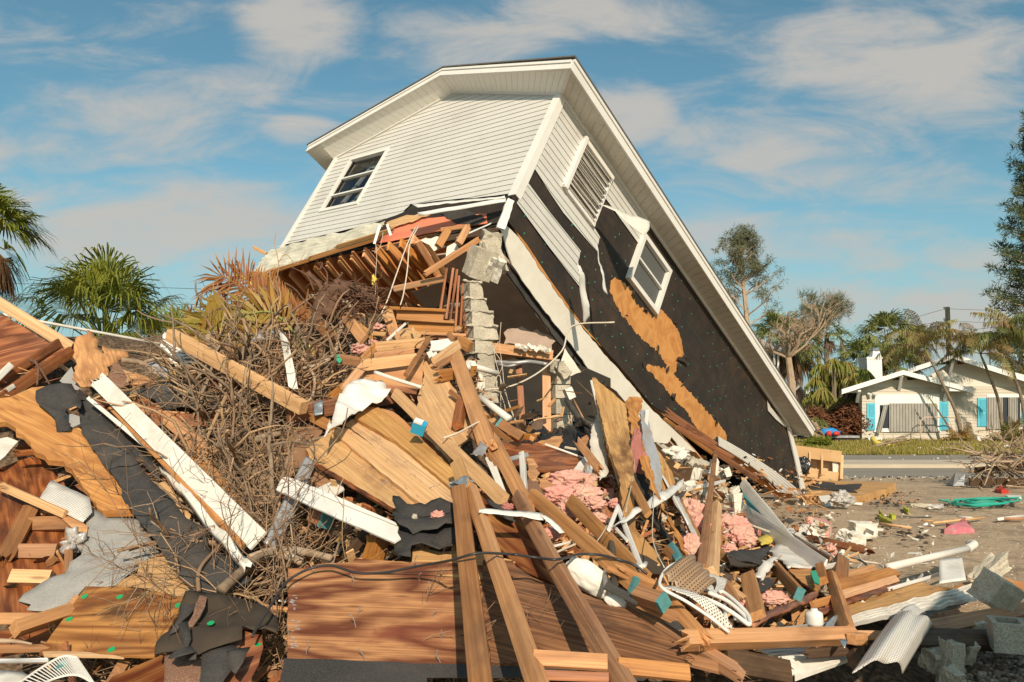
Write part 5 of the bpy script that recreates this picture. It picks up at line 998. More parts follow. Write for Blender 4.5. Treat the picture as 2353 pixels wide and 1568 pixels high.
# bigger limbs, each one told apart by where it runs
G1 = 'dead limbs in the brush pile'
limb = [
 ('thick grey limb rising in the middle of the brush pile', [c3(640,560),(805,700),c3(880,880),c3(860,1000),c3(730,1100),c3(560,1130)], .035, 'bark', .5),
 ('forked pale limb curving down toward the white corner post', [c3(480,900),c3(560,1000),c3(640,1090),c3(700,1200),c3(690,1330),c3(640,1400)], .022, 'bark', .55),
 ('upright pale stub of a limb left of the long beam', [c3(150,740),c3(170,860),c3(140,1040)], .028, 'twig_pale', .6),
 ('broken upright grey stump behind the long beam', [c1(1640,460),c1(1650,620),c1(1720,740),c1(1740,900)], .05, 'bark', .35),
 ('smooth tan stick leaning against the brush', [c1(1840,800),c1(1740,1020),c1(1640,1240),c1(1600,1360)], .022, 'twig_pale', .5),
 ('bent limb lying over the felt left of the brush', [c1(950,670),c1(1110,690),c1(1200,760),c1(1310,840)], .03, 'bark', .35),
 ('short limb running right from the bent limb', [c1(1100,700),c1(1220,662),c1(1340,660)], .022, 'bark', .35),
 ('long thin limb arching left over the brown sheet', [c1(880,900),c1(1010,905),c1(1150,850),c1(1330,830),c1(1500,850)], .014, 'twig', .4),
 ('mossy limb at the lower middle of the brush', [c4(0,330),c4(90,300),c4(250,260)], .05, 'bark', .3),
 ('mossy limb running along the foot of the brush', [c4(90,1220),c4(250,1190),c4(400,1190),c4(640,1240)], .045, 'bark', .3),
 ('thick limb curving up above the big plywood sheet', [c4(0,1270),c4(120,1220),c4(260,1215),c4(400,1270)], .05, 'bark', .35),
 ('thick limb climbing right above the crumpled roofing', [c2(1490,950),c2(1640,810),c2(1740,720),c2(1860,690)], .035, 'bark', .5),
 ('grey twiggy branch reaching over the grey roofing sheet', [c2(790,685),c2(1000,630),c2(1180,600),c2(1350,560),c2(1500,480)], .012, 'twig', .5),
 ('long diagonal branch above the dark felt strip', [c2(1340,970),c2(1350,800),c2(1500,620),c2(1640,400),c2(1850,350)], .014, 'twig', .45),
 ('dark bare trunk piece at the left rim of the brush', [c3(-40,330),c3(120,470),c3(380,640),c3(520,760)], .022, 'frond_dry', .5),
 ('dark limb standing in front of the stairs', [c3(1120,650),c3(1100,850),c3(1030,980),c3(1040,1080)], .016, 'root', .6),
 ('slender twig rising in front of the torn skirt', [c3(370,560,9.4),c3(410,400,9.4),c3(420,300,9.4),c3(390,150,9.5),c3(400,60,9.5)], .008, 'twig_pale', .5),
 ('second slender twig with side shoots by the torn skirt', [c3(420,290,9.4),c3(480,230,9.4),c3(560,310,9.4),c3(630,210,9.4)], .006, 'twig_pale', .5),
 ('short upright stick above the palm fronds', [c1(1590,100,9.2),c1(1570,250,9.2),c1(1590,350,9.2),c1(1700,420,9.2)], .01, 'twig_pale', .5),
 ('grey limb crossing behind the weathered white board', [c4(0,560),c4(120,620),c4(200,720)], .04, 'bark', .3),
 ('dead limb looping below the white fascia board', [c4(0,840),c4(120,800),c4(250,830),c4(330,930)], .02, 'twig', .3),
 ('curled dead root on the dark red roof sheet', [c1(235,665),c1(290,700),c1(300,770),c1(290,865)], .018, 'root', .25),
 ('straight dead root on the dark red roof sheet', [c1(290,700),c1(330,760),c1(390,860)], .014, 'root', .25),
]
for lab, pts, r, m, lf in limb:
    pts = [(p[0], p[1], p[2] if len(p) > 2 else lf) for p in pts]; o = pipe(pts, r, m, lab, 'branch', 'dead_branch', n=7, k=5, taper=r*.5, group=G1)
# torn-up root ball
o = thing('root_ball', 'dark reddish torn root mass rising before the floor joists', 'stump', W(c3(860,560,9.3))); rnd = random.Random(31)
for nm, pts, r in (('root_trunk', [c3(720,820,9.0),c3(765,680,9.0),c3(820,560,9.0),c3(920,505,9.0),c3(1050,530,9.3),c3(1200,620,9.3)], .13), ('root_trunk', [c3(800,720,8.9),c3(880,560,8.95),c3(885,430,8.95)], .075), ('root_trunk', [c3(650,380,9.5),c3(740,470,9.45),c3(780,600,9.4),c3(850,720,9.4),c3(890,850,9.3)], .035)):
    w = catmull([W(p) for p in pts], 5); mb = MB(); mb.tube(w, [r*(1+.35*mn.noise(V((i*.9, r*50, 0))))*(1-.4*i/len(w)) for i in range(len(w))], 9); mb.build(nm, 'root', o, None, smooth=True)
mb = MB()
for i in range(100):
    a = W((rnd.uniform(745, 870), rnd.uniform(650, 715), 8.85+rnd.uniform(0, .25))); e = V((rnd.gauss(0, 1), rnd.gauss(0, .3), rnd.gauss(-.1, .7))).normalized(); pts = [a]
    for j in range(6): e = (e+V((rnd.gauss(0, .35), rnd.gauss(0, .35), rnd.gauss(0, .35)))).normalized(); pts.append(pts[-1]+e*rnd.uniform(.03, .08))
    mb.tube(pts, [.009*(1-j/8) for j in range(7)], 4)
for a, b in ((c3(740,360), c3(720,300)), (c3(800,500), c3(730,300)), (c3(870,440), c3(905,375)), (c3(700,520), c3(520,330))):
    a = W((*a, 9.4)); b = W((*b, 9.4)); mb.tube(catmull([a, a.lerp(b, .5)+V((.05, 0, .04)), b], 5), [.016-.001*k for k in range(11)], 4)
q = mb.build('root_hairs', 'root', o, None, smooth=True)
# ---------------------------------------------------------------- palm fronds thrown on the brush
G2 = 'palm fronds on the brush pile'
def frond(pts, ll, n, mat, label, w=.03, seed=0, stem='palmgreen', side=None, hang=.25, r=.02):
    rnd = random.Random(seed); o = thing('palm_frond', label, 'palm frond', W(pts[0]), G2); w_ = catmull([W(p) for p in pts], 8); mb = MB(); m = len(w_); mb.tube(w_, [r*(1-.75*i/m) for i in range(m)], 5); mb.build('stem', stem, o); mb = MB()
    for i in range(n):
        u = .12+.86*i/n; k = u*(m-1); j = min(m-2, int(k)); q = w_[j].lerp(w_[j+1], k-j); t = (w_[j+1]-w_[j]).normalized(); vw = (CAMP-q).normalized(); s = t.cross(vw).normalized(); l = ll*math.sin(.5+u*2.2)*rnd.uniform(.7, 1.15)
        for sg in ((-1, 1) if side is None else (side,)):
            e = (s*sg+t*.75+vw*rnd.uniform(-.3, .3)+V((0, 0, rnd.gauss(0, .12)))).normalized(); a = q+e*l*.5; b = q+e*l*.95-UP*l*hang*rnd.random(); wv = (t+vw*rnd.uniform(-.6, .6)).normalized()*w*.5
            mb.add([q-wv*.5, q+wv*.5, a+wv, a-wv, b], [(0, 1, 2, 3), (3, 2, 4)])
    mb.build('leaflets', mat, o); return o
frond([c3(640,960,9.0),c1(2140,300,9.0),c1(1850,345,9.0),c1(1650,420,8.9),c1(1450,540,8.8)], .55, 30, 'frond_green', 'yellow-green palm frond arching left over the long beam', seed=1, w=.06)
frond([c1(2100,450,8.8),c1(1900,480,8.8),c1(1650,570,8.7),c1(1500,650,8.7),c1(1330,860,8.6)], .42, 34, 'frond_green', 'lower green palm frond drooping across the long beam', seed=2, w=.035)
frond([c3(560,800,9.2),c3(380,670,9.2),c3(200,560,9.2),c3(0,410,9.2),c1(1700,50,9.2)], .5, 34, 'frond_dry', 'rust brown palm frond pointing up left from the brush', seed=3, w=.03, stem='frond_dry')
frond([c3(540,720,9.25),c3(350,600,9.25),c3(160,420,9.25),c1(1830,0,9.25)], .42, 30, 'frond_dry', 'yellow-stemmed dry frond above the rust brown one', seed=4, w=.03, stem='yellow')
frond([c3(600,850,9.1),c3(420,720,9.1),c3(200,720,9.05),c3(0,800,9.0)], .45, 34, 'frond_dry', 'dry frond spread low behind the long beam', seed=5, w=.035, stem='frond_dry')
frond([c3(560,640,9.4),c3(420,560,9.4),c3(330,480,9.4),c3(300,380,9.4)], .35, 24, 'frond_dry', 'short dry frond standing beside the house skirt', seed=6, w=.03, stem='frond_dry')
frond([c3(700,760,9.2),c3(560,700,9.2),c3(430,640,9.2),c3(340,640,9.2)], .35, 26, 'frond_dry', 'dry frond lying across the top of the brush', seed=7, w=.03, stem='frond_dry')
frond([c1(1500,560,8.9),c1(1700,420,8.9),c1(1800,280,8.9)], .5, 16, 'frond_green', 'broad yellow blades fanning above the long beam', seed=8, w=.09, r=.015)
patch([c3(545,900,8.7),c3(620,890,8.7),c3(680,1060,8.6),c3(560,1070,8.6)], 'frond_green', 'broad yellow-green leaf blade inside the brush pile', 'leaf', 'broad_leaf', nu=6, nv=6, wob=.04, jag=.05)
patch([c3(640,910,8.8),c3(690,930,8.8),c3(710,1020,8.7),c3(640,1000,8.7)], 'yellow', 'orange-yellow leaf blade beside the broad green one', 'leaf', 'broad_leaf', nu=6, nv=6, wob=.04, jag=.05)
rnd = random.Random(44); mb = MB()
for i in range(900):
    x, y = rnd.uniform(430, 780), rnd.uniform(680, 900)
    if y < 640+abs(x-600)*.2+40: continue
    p = P(x, y, dist(x, y)-rnd.uniform(-.1, .35)); e = V((rnd.gauss(0, 1), rnd.gauss(0, .4), rnd.gauss(0, .7))).normalized()*rnd.uniform(.08, .28); b = e.orthogonal().normalized()*rnd.uniform(.006, .02); mb.add([p-b, p+b, p+e*.6+b, p+e], [(0, 1, 2), (0, 2, 3)], rnd.randrange(2))
tag(mb.build('dry_leaf_litter', ['frond_dry', 'dead_leaf']), kind='stuff')
# ---------------------------------------------------------------- left side of the heap
sheet([c1(-200,210),c1(0,320),c1(60,330),c1(390,540),c1(570,600),c1(420,700),c1(-60,1030),c1(-200,1030)], 'ply_red', 'dark red roof sheet leaning at the upper left edge', t=.015, g=(1,-.3), lift=.0, jag=.004)
lumber((-60,660,.12),c1(565,575,.1), 21, 'lum_light', 'pale rough rafter along the top of the dark red roof sheet', name='rafter', roll=25)
lumber(c1(-60,860,.1),c1(465,530,.12), 17, 'lum_red', 'upper of the two dark red boards across the roof sheet', roll=15)
lumber(c1(-60,1010,.14),c1(560,600,.14), 22, 'lum_red', 'lower of the two dark red boards across the roof sheet', roll=15)
lumber(c1(-40,830,.2),c1(85,705,.2), 12, 'white_dirty', 'white batten end sticking in from the left edge', roll=10)
lumber(c1(-40,960,.16),c1(110,870,.16), 9, 'white_dirty', 'thin white strip under the lower red board', roll=10)
pipe([c1(-40,300,8.4),c1(200,345,8.6),c1(1250,540,9.0)], .017, 'pvc', 'long thin white pipe spanning in front of the palm', k=1)
sheet([c1(1290,445),c1(1340,470),c1(1440,590),c1(1580,640),c1(1560,700),c1(1380,720),c1(1330,640),c1(1245,560)], 'white_pale', 'white siding scrap at the end of the thin pipe', 'siding', 'siding_scrap', t=.005, lift=.3, curl=.04)
patch([c1(1300,560,.35),c1(1420,590,.35),c1(1440,680,.35),c1(1340,700,.35)], 'white_dirty', 'ribbed white siding corner below the pipe end', 'siding', 'siding_scrap', ribs=4, ribd=.02, nu=4)
lumber(c1(1335,470,.9),(698,938,.7), 27, 'lum_light', 'long clean square beam pointing up left over the brush', cat='beam', name='timber', t=.1, roll=28, world=False)
sheet([c1(690,440),c1(740,470),c1(765,520),c1(770,570),c1(800,610),c1(805,545),c1(850,560),c1(960,580),c1(1010,630),c1(930,690),c1(880,700),c1(820,800),c1(760,800),c1(700,880),c1(640,880),c1(570,830),c1(600,740),c1(560,640),c1(590,540),c1(640,490)], 'ply_orange', 'torn orange plywood scrap standing above the felt', 'plywood', t=.014, jag=.035, step=.05, lift=.2, curl=.05, g=(.3,1))
sheet([c1(880,700),c1(930,695),c1(965,740),c1(1015,860),c1(930,885),c1(840,870),c1(850,790)], 'shingle', 'brown shingle scrap below the torn orange plywood', 'shingle', 'shingle_scrap', t=.006, lift=.22)
sheet([c1(470,830),c1(560,720),c1(580,800),c1(640,900),c1(560,900)], 'roofing_gray', 'small grey roofing scrap beside the torn orange plywood', 'roofing', 'roofing_scrap', t=.006, lift=.12)
sheet([c1(740,985),c1(900,950),c1(1170,950),c1(1300,1000),c1(1400,1060),c1(1350,1075),c1(1110,1110),c1(880,1120),c1(820,1070)], 'ply_red', 'dark red plywood scrap under the curved felt', 'plywood', lift=.1, g=(1,.1))
sheet([c1(900,900),c1(1150,870),c1(1400,850),c1(1620,900),c1(1730,1040),c1(1500,1080),c1(1340,1075),c1(1240,1000),c1(1100,930),c1(950,930)], 'felt', 'black felt sheet draped right of the white trim board', 'roofing felt', 'felt_sheet', t=.005, lift=.2, curl=.1)
sheet([c1(1110,690),c1(1180,672),c1(1340,755),c1(1300,805)], 'gray_paint', 'grey-green board under the bent limb', t=.02, lift=.22, jag=.003)
sheet([c1(960,740),c1(1150,800),c1(1240,850),c1(1020,860)], 'ply_orange', 'orange plywood corner behind the bent limb', 'plywood', lift=.15)
lumber(c1(1110,1075,.25),c1(1480,1100,.25), 12, 'lum', 'orange batten under the black felt drape', brk=(1,0))
lumber(c1(1110,1130,.18),c1(1700,1140,.2), 26, 'lum_red', 'dark red rafter below the orange batten', name='rafter', roll=10)
lumber(c1(1290,1110,.25),c1(1640,1400,.22), 27, 'lum', 'upper orange stud right of the white trim board', name='stud', roll=20, brk=(0,1))
lumber(c2(1270,-20,.22),c2(1740,560,.2), 30, 'lum', 'lower orange stud right of the white trim board', name='stud', roll=10, brk=(1,0))
lumber(c1(1320,1360,.1),c1(1640,1500,.1), 22, 'lum_light', 'pale board end between the studs and the brush', brk=(1,1))
sheet([c1(-60,975),c1(60,960),c1(170,920),c1(250,880),c1(390,870),c1(430,1000),c1(450,1100),c1(500,1220),c1(620,1200),c1(700,1300),c2(800,180),c2(888,398),c2(690,412),c2(560,245),c2(430,80),c1(380,1450),c1(250,1350),c1(50,1150),c1(-60,1160)], 'ply_orange', 'large orange-brown plywood slab at the left with splintered lower edge', 'plywood', t=.05, jag=.022, step=.06, lift=.3, g=(.9,.5))
lumber(c2(700,432,.28),c2(925,425,.28), 13, 'lum_orange', 'end board closing the orange-brown plywood slab', roll=0)
sheet([c1(280,900),c1(400,860),c1(480,840),c1(560,860),c1(610,920),c1(640,990),c1(625,1080),c1(560,1020),c1(520,1030),c1(515,1110),c1(500,1170),c1(550,1200),c1(550,1230),c1(450,1210),c1(430,1130),c1(380,1080),c1(290,990)], 'felt', 'torn black felt flap on the orange-brown slab', 'roofing felt', 'felt_sheet', t=.005, lift=.42, curl=.09, jag=.012)
sheet([c1(500,1100),c1(560,1090),c1(625,1110),c1(630,1170),c1(570,1195),c1(500,1165)], 'roofing_gray', 'pale grey disc showing through the hole in the felt', 'roofing', 'roofing_scrap', t=.006, lift=.37)
sheet([c1(640,985),c1(700,960),c1(860,1130),c1(1060,1350),c1(1290,1568),c2(1080,160),c2(1060,200),c2(930,60),c2(830,0),c1(800,1300),c1(690,1120)], 'felt', 'narrow darker felt strip between the felt roll and the white trim', 'roofing felt', 'felt_sheet', t=.005, lift=.34, curl=.03)
sheet([c1(620,990),c1(660,985),c1(720,1020),c1(840,1140),c1(1020,1370),c1(1170,1568),c2(1120,300),c2(1260,470),c2(1390,510),c2(1400,620),c2(1560,740),c2(1700,890),c2(1540,960),c2(1300,985),c2(1200,830),c2(1080,680),c2(930,470),c2(860,380),c2(790,200),c2(640,0),c1(640,1250),c1(615,1120)], 'felt', 'long black felt strip running down from the torn flap', 'roofing felt', 'felt_sheet', t=.006, lift=.44, curl=.06, jag=.01)
lumber(c1(775,830,.62),c2(1745,615,.55), 38, 'white_dirty', 'long white painted fascia board lying down the left slope', name='fascia_board', t=.02, roll=5, brk=(.4,0))
lumber(c1(870,1040,.56),c2(1640,650,.5), 11, 'lum_orange', 'bare wood edge strip beside the long white fascia board', roll=10, brk=(1,0))
lumber(c1(690,965,.56),c1(1330,1500,.52), 8, 'white_dirty', 'thin white drip edge beside the narrow felt strip', name='drip_edge', roll=0)
patch([c2(1070,130,.55),c2(1110,120,.57),c2(1730,800,.5),c2(1655,840,.48)], 'white_dirty', 'bent white gutter piece below the long fascia board', 'gutter', 'bent_gutter', nu=5, nv=26, wob=.06, f=lambda u, v: .05*abs(math.sin(u*6)))
patch([c2(1290,330,.5),c2(1400,360,.5),c2(1480,480,.5),c2(1400,520,.48)], 'galv', 'small grey flashing scrap on the bent white gutter', 'flashing', 'flashing_scrap', nu=5, nv=8, wob=.05)
sheet([c2(1060,230),c2(1110,210),c2(1290,440),c2(1270,500),c2(1180,410)], 'ply_light', 'pale plywood sliver between felt and gutter', 'plywood', lift=.47, g=(.6,.8))
# lower left
sheet([c2(-60,140),c2(220,40),c2(340,90),c2(480,300),c2(490,520),c2(440,850),c2(280,900),c2(130,1030),c2(290,1090),c2(-60,1130)], 'ply_red', 'dark red plywood sheet under the short blocks at the left edge', 'plywood', lift=.02, t=.02, g=(.2,1))
sheet([c2(-60,1230),c2(300,1190),c2(400,1230),c2(280,1340),c2(-60,1400)], 'ply_red', 'dark red plywood strip near the lower left corner', 'plywood', lift=.05)
sheet([c1(-40,1290),c1(60,1270),c1(145,1305),c1(0,1455),c1(-40,1480)], 'white_dirty', 'white painted panel corner at the left edge', 'panel', 'painted_sheet', lift=.25, t=.006)
lumber(c1(140,1400,.35),c1(320,1385,.35), 12, 'lum_red', 'short broken red stick beside the white panel corner', brk=(1,1))
sheet([c2(345,195),c2(480,265),c2(605,330),c2(622,420),c2(560,485),c2(400,405),c2(262,328)], 'perf', 'white perforated soffit panel lying over the short blocks', 'soffit panel', 'perforated_soffit', lift=.32, t=.006, g=(.9,.45), curl=.02, jag=.003)
lumber(c2(30,255,.36),c2(440,435,.36), 15, 'lum_light', 'long pale splinter across the perforated panel', name='splinter', brk=(2,0), roll=20)
lumber(c2(215,390,.22),c2(45,710,.22), 30, 'lum_brown', 'thick brown stud with a broken lower end', name='stud', roll=20, brk=(0,.8))
lumber(c2(270,412,.15),c2(430,405,.15), 20, 'lum', 'topmost short crosswise block at the left', name='block', roll=-15, t=.07)
lumber(c2(192,508,.18),c2(458,502,.18), 27, 'lum_brown', 'wide mossy crosswise block below the topmost', name='block', roll=-20, t=.08)
lumber(c2(130,690,.18),c2(388,690,.18), 27, 'lum_brown', 'middle crosswise block under the mossy one', name='block', roll=-15, t=.08)
lumber(c2(80,862,.18),c2(350,868,.18), 26, 'lum_light', 'lowest and palest crosswise block', name='block', roll=-20, t=.08)
lumber(c2(470,480,.2),c2(462,830,.2), 15, 'lum_brown', 'upright stud closing the crosswise blocks', name='stud', roll=15)
sheet([c2(420,425),c2(500,440),c2(560,490),c2(585,550),c2(572,610),c2(510,570),c2(460,500),c2(410,460)], 'ply_orange', 'splintered orange plywood at the panel corner', 'plywood', lift=.28, jag=.02)
blob(c2(505,630,.25), 17, 22, 'clear_bag', 'crinkled clear plastic beside the stud', 'plastic', 'plastic_wrap', sub=4, amp=.9)
sheet([c2(622,385),c2(660,420),c2(730,470),c2(930,468),c2(1010,600),c2(1085,685),c2(1000,740),c2(930,770),c2(940,800),c2(780,912),c2(580,922),c2(520,980),c2(450,1065),c2(370,1090),c2(290,1110),c2(295,1080),c2(180,1080),c2(210,1040),c2(125,1030),c2(160,990),c2(290,900),c2(350,855),c2(440,838),c2(470,760),c2(545,700),c2(580,600),c2(585,470)], 'roofing_gray', 'large torn grey roofing sheet at the lower left', 'roofing', 'roofing_sheet', lift=.22, t=.006, curl=.03, jag=.006)
sheet([c2(1070,700),c2(1150,745),c2(1200,820),c2(1300,950),c2(1200,990),c2(1080,960),c2(960,925),c2(780,915),c2(830,870),c2(930,830),c2(940,770),c2(1000,740)], 'ply_light', 'small pale plywood piece under bare twigs', 'plywood', lift=.3, jag=.012)
o = sheet([c2(580,918),c2(850,925),c2(990,950),c2(1260,1000),c2(1250,1060),c2(1180,1130),c2(1100,1280),c2(1040,1392),c2(260,1378)], 'ply_burn', 'scorched-looking plywood sheet with green nail caps at the lower left', 'plywood', lift=.38, t=.014, jag=.005, plane=[c2(580,918,.35),c2(1260,1000,.45),c2(1040,1390,.3),c2(260,1378,.25)])
def caps(par, pts, plane_obj, mat='cap_green', r=.02):
    n = plane_obj.matrix_basis.to_3x3().col[2]; c = plane_obj.matrix_basis.translation; k = 0
    for p in pts:
        d = pix_dir(*p[:2]); t = (c-CAMP).dot(n)/d.dot(n); q = CAMP+d*t; mb = MB(); mb.tube([q, q+n*.004], r, 12); ob = mb.build('nail_cap', mat, par, None); ob.matrix_basis = par.matrix_basis.inverted()
        k += 1
caps(o, [c2(572,991),c2(808,994),c2(1202,1051),c2(467,1144),c2(753,1349)], o)
sheet([c2(285,1362),c2(600,1365),c2(835,1400),c2(600,1392),c2(300,1388)], 'ply_light', 'long pale splinter below the scorched plywood sheet', 'plywood', lift=.3, jag=.01, name='splinter')
lumber(c2(-60,1140,.2),c2(400,1140,.2), 21, 'lum', 'level pale board at the left above the blocky timber', roll=-10)
lumber(c2(98,1212,.42),c2(480,1085,.3), 25, 'lum', 'square pale timber poking out toward the viewer', name='timber', roll=-25, t=.075)
lumber(c2(-60,1345,.25),c2(290,1338,.25), 14, 'lum_brown', 'rotten board along the lower left edge', roll=0, brk=(0,1))
pipe([c2(-60,1290,.3),c2(100,1292,.3),c2(215,1310,.3)], .016, 'bark', 'thin grey root on the rotten board', 'branch', 'dead_branch', taper=.006)
lumber(c2(-60,1425,.2),c2(330,1420,.2), 8, 'gray_metal', 'thin metal strip near the lower left corner', name='metal_strip', roll=0)
sheet([c2(-60,1480),c2(150,1480),c2(200,1510),c2(120,1568),c2(-60,1600)], 'white_dirty', 'dirty white scrap in the lower left corner', 'panel', 'painted_sheet', lift=.15, curl=.03)
# wire rack
o = thing('wire_rack', 'bent white wire shelf at the bottom left', 'wire rack', W(c2(300,1500,.3))); mb = MB(); cs = [[W(p) for p in q] for q in ([c2(90,1600,.3),c2(280,1470,.32),c2(420,1395,.34),c2(520,1400,.34)], [c2(200,1620,.3),c2(380,1540,.3),c2(520,1520,.32),c2(640,1580,.3)])]
cs = [catmull(q, 8) for q in cs]; mb.tube(cs[0], .006, 5); mb.tube(cs[1], .006, 5)
o2 = mb.build('rim_wire', 'white_pale', o, None)
mb = MB()
for i in range(len(cs[0])): mb.tube([cs[0][i], cs[1][i]], .003, 4)
mb.build('cross_wires', 'white_pale', o, None)
sheet([c2(395,1425),c2(460,1412),c2(455,1450),c2(380,1475)], 'teal', 'small teal scrap caught in the wire shelf', 'scrap', 'painted_scrap', lift=.3)
sheet([c2(700,1600),c2(760,1530),c2(1090,1385),c2(1120,1400),c2(1110,1600)], 'ply_fig', 'reddish plywood corner at the bottom beside the shingles', 'plywood', lift=.3, g=(.9,-.4))
o = sheet([c2(1640,1225),c2(1772,1212),c2(1775,1330),c2(1745,1450),c2(1700,1520),c2(1690,1600),c2(1300,1600),c2(1400,1400)], 'ply_red', 'dark red plywood edge with one green cap left of the big sheet', 'plywood', lift=.4, g=(.9,-.35), curl=.02); caps(o, [c2(1743,1312)], o)
o = sheet([c2(1130,1345),c2(1240,1310),c2(1420,1290),c2(1640,1225),c2(1620,1300),c2(1560,1450),c2(1450,1530),c2(1350,1600),c2(1105,1600),c2(1110,1450)], 'shingle', 'brown shingle sheet at the bottom left', 'shingle', 'shingle_sheet', t=.008, lift=.46, curl=.03); caps(o, [c2(1270,1532)], o)
o = sheet([c2(1260,1000),c2(1350,965),c2(1560,970),c2(1700,1010),c2(1860,1070),c2(1860,1235),c2(1640,1190),c2(1635,1290),c2(1520,1325),c2(1420,1350),c2(1300,1405),c2(1240,1360),c2(1100,1378),c2(1040,1388),c2(1060,1310),c2(1180,1130)], 'felt_brown', 'crumpled brown-black roofing felt between the two big plywood sheets', 'roofing felt', 'felt_sheet', t=.006, lift=.52, curl=.09, jag=.012); caps(o, [c2(1422,1171)], o)
sheet([c2(1350,980),c2(1398,992),c2(1350,1120),c2(1275,1228),c2(1238,1212),c2(1300,1110)], 'shingle', 'reddish shingle strip on the crumpled felt', 'shingle', 'shingle_scrap', t=.008, lift=.6)
sheet([c2(1230,1000),c2(1280,970),c2(1350,985),c2(1320,1060),c2(1200,1240),c2(1140,1260),c2(1210,1130)], 'felt', 'blacker felt flap left of the shingle strip', 'roofing felt', 'felt_sheet', t=.005, lift=.57, curl=.05)
for k, (pp, lab) in enumerate([([c2(1130,1420),c2(1180,1350),c2(1300,1370),c2(1330,1420),c2(1240,1480),c2(1160,1470)], 'curled black felt shred on the brown shingles, lowest'), ([c2(1530,1370),c2(1690,1325),c2(1640,1430),c2(1590,1490),c2(1555,1460)], 'curled black felt shred at the right end of the shingles'), ([c2(1210,1240),c2(1280,1215),c2(1290,1270),c2(1230,1330)], 'small curled felt shred under the shingle strip'), ([c2(1260,1330),c2(1330,1345),c2(1320,1400),c2(1270,1380)], 'smallest curled felt shred in the middle of the shingles')]):
    sheet(pp, 'felt', lab, 'roofing felt', 'felt_scrap', t=.005, lift=.58+.03*k, curl=.14, jag=.012)
sheet([c2(1370,1290),c2(1500,1270),c2(1600,1330),c2(1560,1480),c2(1480,1600),c2(1330,1600),c2(1350,1450)], 'felt', 'black tar band across the brown shingles', 'roofing felt', 'felt_scrap', t=.005, lift=.52, curl=.03)
# ---------------------------------------------------------------- middle of the heap
sheet([c4(330,180),c4(450,120),c4(600,165),c4(520,330),c4(440,480),c4(400,600),c4(330,600),c4(280,560),c4(265,400),c4(290,270)], 'hardboard', 'tan hardboard sheet leaning at the right of the brush', 'hardboard', 'hardboard_sheet', lift=.1, g=(.2,1), t=.01, jag=.012)
lumber(c3(490,1490,.42),c3(1500,1300,.2), 34, 'lum_red', 'dark red heavy rafter behind the fan of planks', name='rafter', roll=25, t=.08)
o = patch([c4(500,40,.55),c4(575,30,.55),c4(570,110,.52),c4(500,110,.52)], 'galv', 'crumpled galvanized bracket on the heavy rafter', 'bracket', 'metal_bracket', nu=6, nv=6, wob=.06)
lumber(c3(560,1440,.3),c4(640,210,.3), 22, 'lum', 'short orange board end under the heavy rafter', brk=(0,1))
sheet([c3(998,1248),c3(1100,1240),c3(1192,1236),c3(1240,1270),c3(1302,1310),c3(1230,1352),c3(1080,1412),c3(1000,1462),c3(950,1500),c3(900,1568),c4(650,200),c4(580,285),c4(600,215),c4(625,110),c3(838,1530),c3(862,1430),c3(885,1360),c3(930,1300)], 'white_pale', 'crumpled white vinyl sheet draped over the heavy rafter', 'siding', 'siding_sheet', plane=[c3(1000,1250,.75),c3(1300,1310,.6),c3(840,1560,1.0),c3(1080,1412,.85)], t=.004, curl=.10, jag=.004)
patch([c3(420,830,.8),c3(475,860,.8),c3(575,1370,.7),c3(500,1350,.7)], 'white_dirty', 'tall white corner post curving up out of the brush', 'trim', 'corner_post', nu=6, nv=20, f=lambda u, v: .12*math.sin(v*2.2)+.04*abs(u-.5))
sheet([c3(170,950),c3(250,860),c3(330,810),c3(410,830),c3(350,880),c3(260,930)], 'gray_paint', 'grey-brown panel bent at the top of the brush', 'panel', 'painted_sheet', lift=.4, curl=.05)
o = thing('roof_deck_piece', 'fan of wide pale roof boards spread across the middle of the heap', 'roof deck', W((950,1010,.4)))
for k, (pts, df, mt_) in enumerate([([c4(440,388),c4(560,300),c4(640,240),c4(700,300),c4(1390,850),c4(1380,862),c4(1130,852),c4(800,660),c4(470,462)], .37, 'ply_light'), ([c4(640,245),c4(690,220),c4(770,225),c4(1100,450),c4(1570,830),c4(1400,862),c4(1000,545)], .45, 'lum_light'), ([c4(750,190),c4(800,150),c4(850,150),c4(1300,430),c4(1640,740),c4(1600,862),c4(1560,832),c4(1050,420)], .38, 'ply_light'), ([c4(840,110),c4(930,55),c4(1010,60),c4(1300,270),c4(1610,560),c4(1640,740),c4(1150,330),c4(820,140)], .46, 'ply_light'), ([c4(1000,60),c4(1120,90),c4(1500,380),c4(1620,500),c4(1590,545),c4(1300,290)], .3, 'lum')]):
    sheet(pts, mt_, None, name='deck_board', lift=df, t=.05, jag=.005, g=(1.3,1), par=o)
sheet([c4(440,400),c4(470,460),c4(1130,855),c4(1120,875),c4(460,490),c4(432,420)], 'ply_red', 'dark edge board under the fan of roof boards', 'board', lift=.38, jag=.006, g=(1.5,1))
rnd = random.Random(9); mb = MB()
for i in range(46):
    u, v = rnd.random(), rnd.random(); x, y = 574.4+.2931*(480+u*950+v*330), 919.1+.2931*(400+u*440-v*260); a = P(x, y, dist(x, y)-.44); b = a+(CAMP-a).normalized()*.05+V((rnd.gauss(0, .03), 0, rnd.gauss(0, .03))); mb.tube([a, b], .0018, 3)
q = mb.build('bent_nails', 'gray_metal', o, None); q['kind'] = 'stuff'
sheet([c4(480,470),c4(560,500),c4(620,560),c4(690,620),c4(620,700),c4(560,690),c4(470,640)], 'lum_brown', 'rough brown board end under the fan of roof boards', lift=.22, t=.03, jag=.012)
sheet([c4(530,690),c4(700,610),c4(740,700),c4(640,760)], 'white_dirty', 'small white sheet corner in the gap below the fan', 'panel', 'painted_sheet', lift=.25)
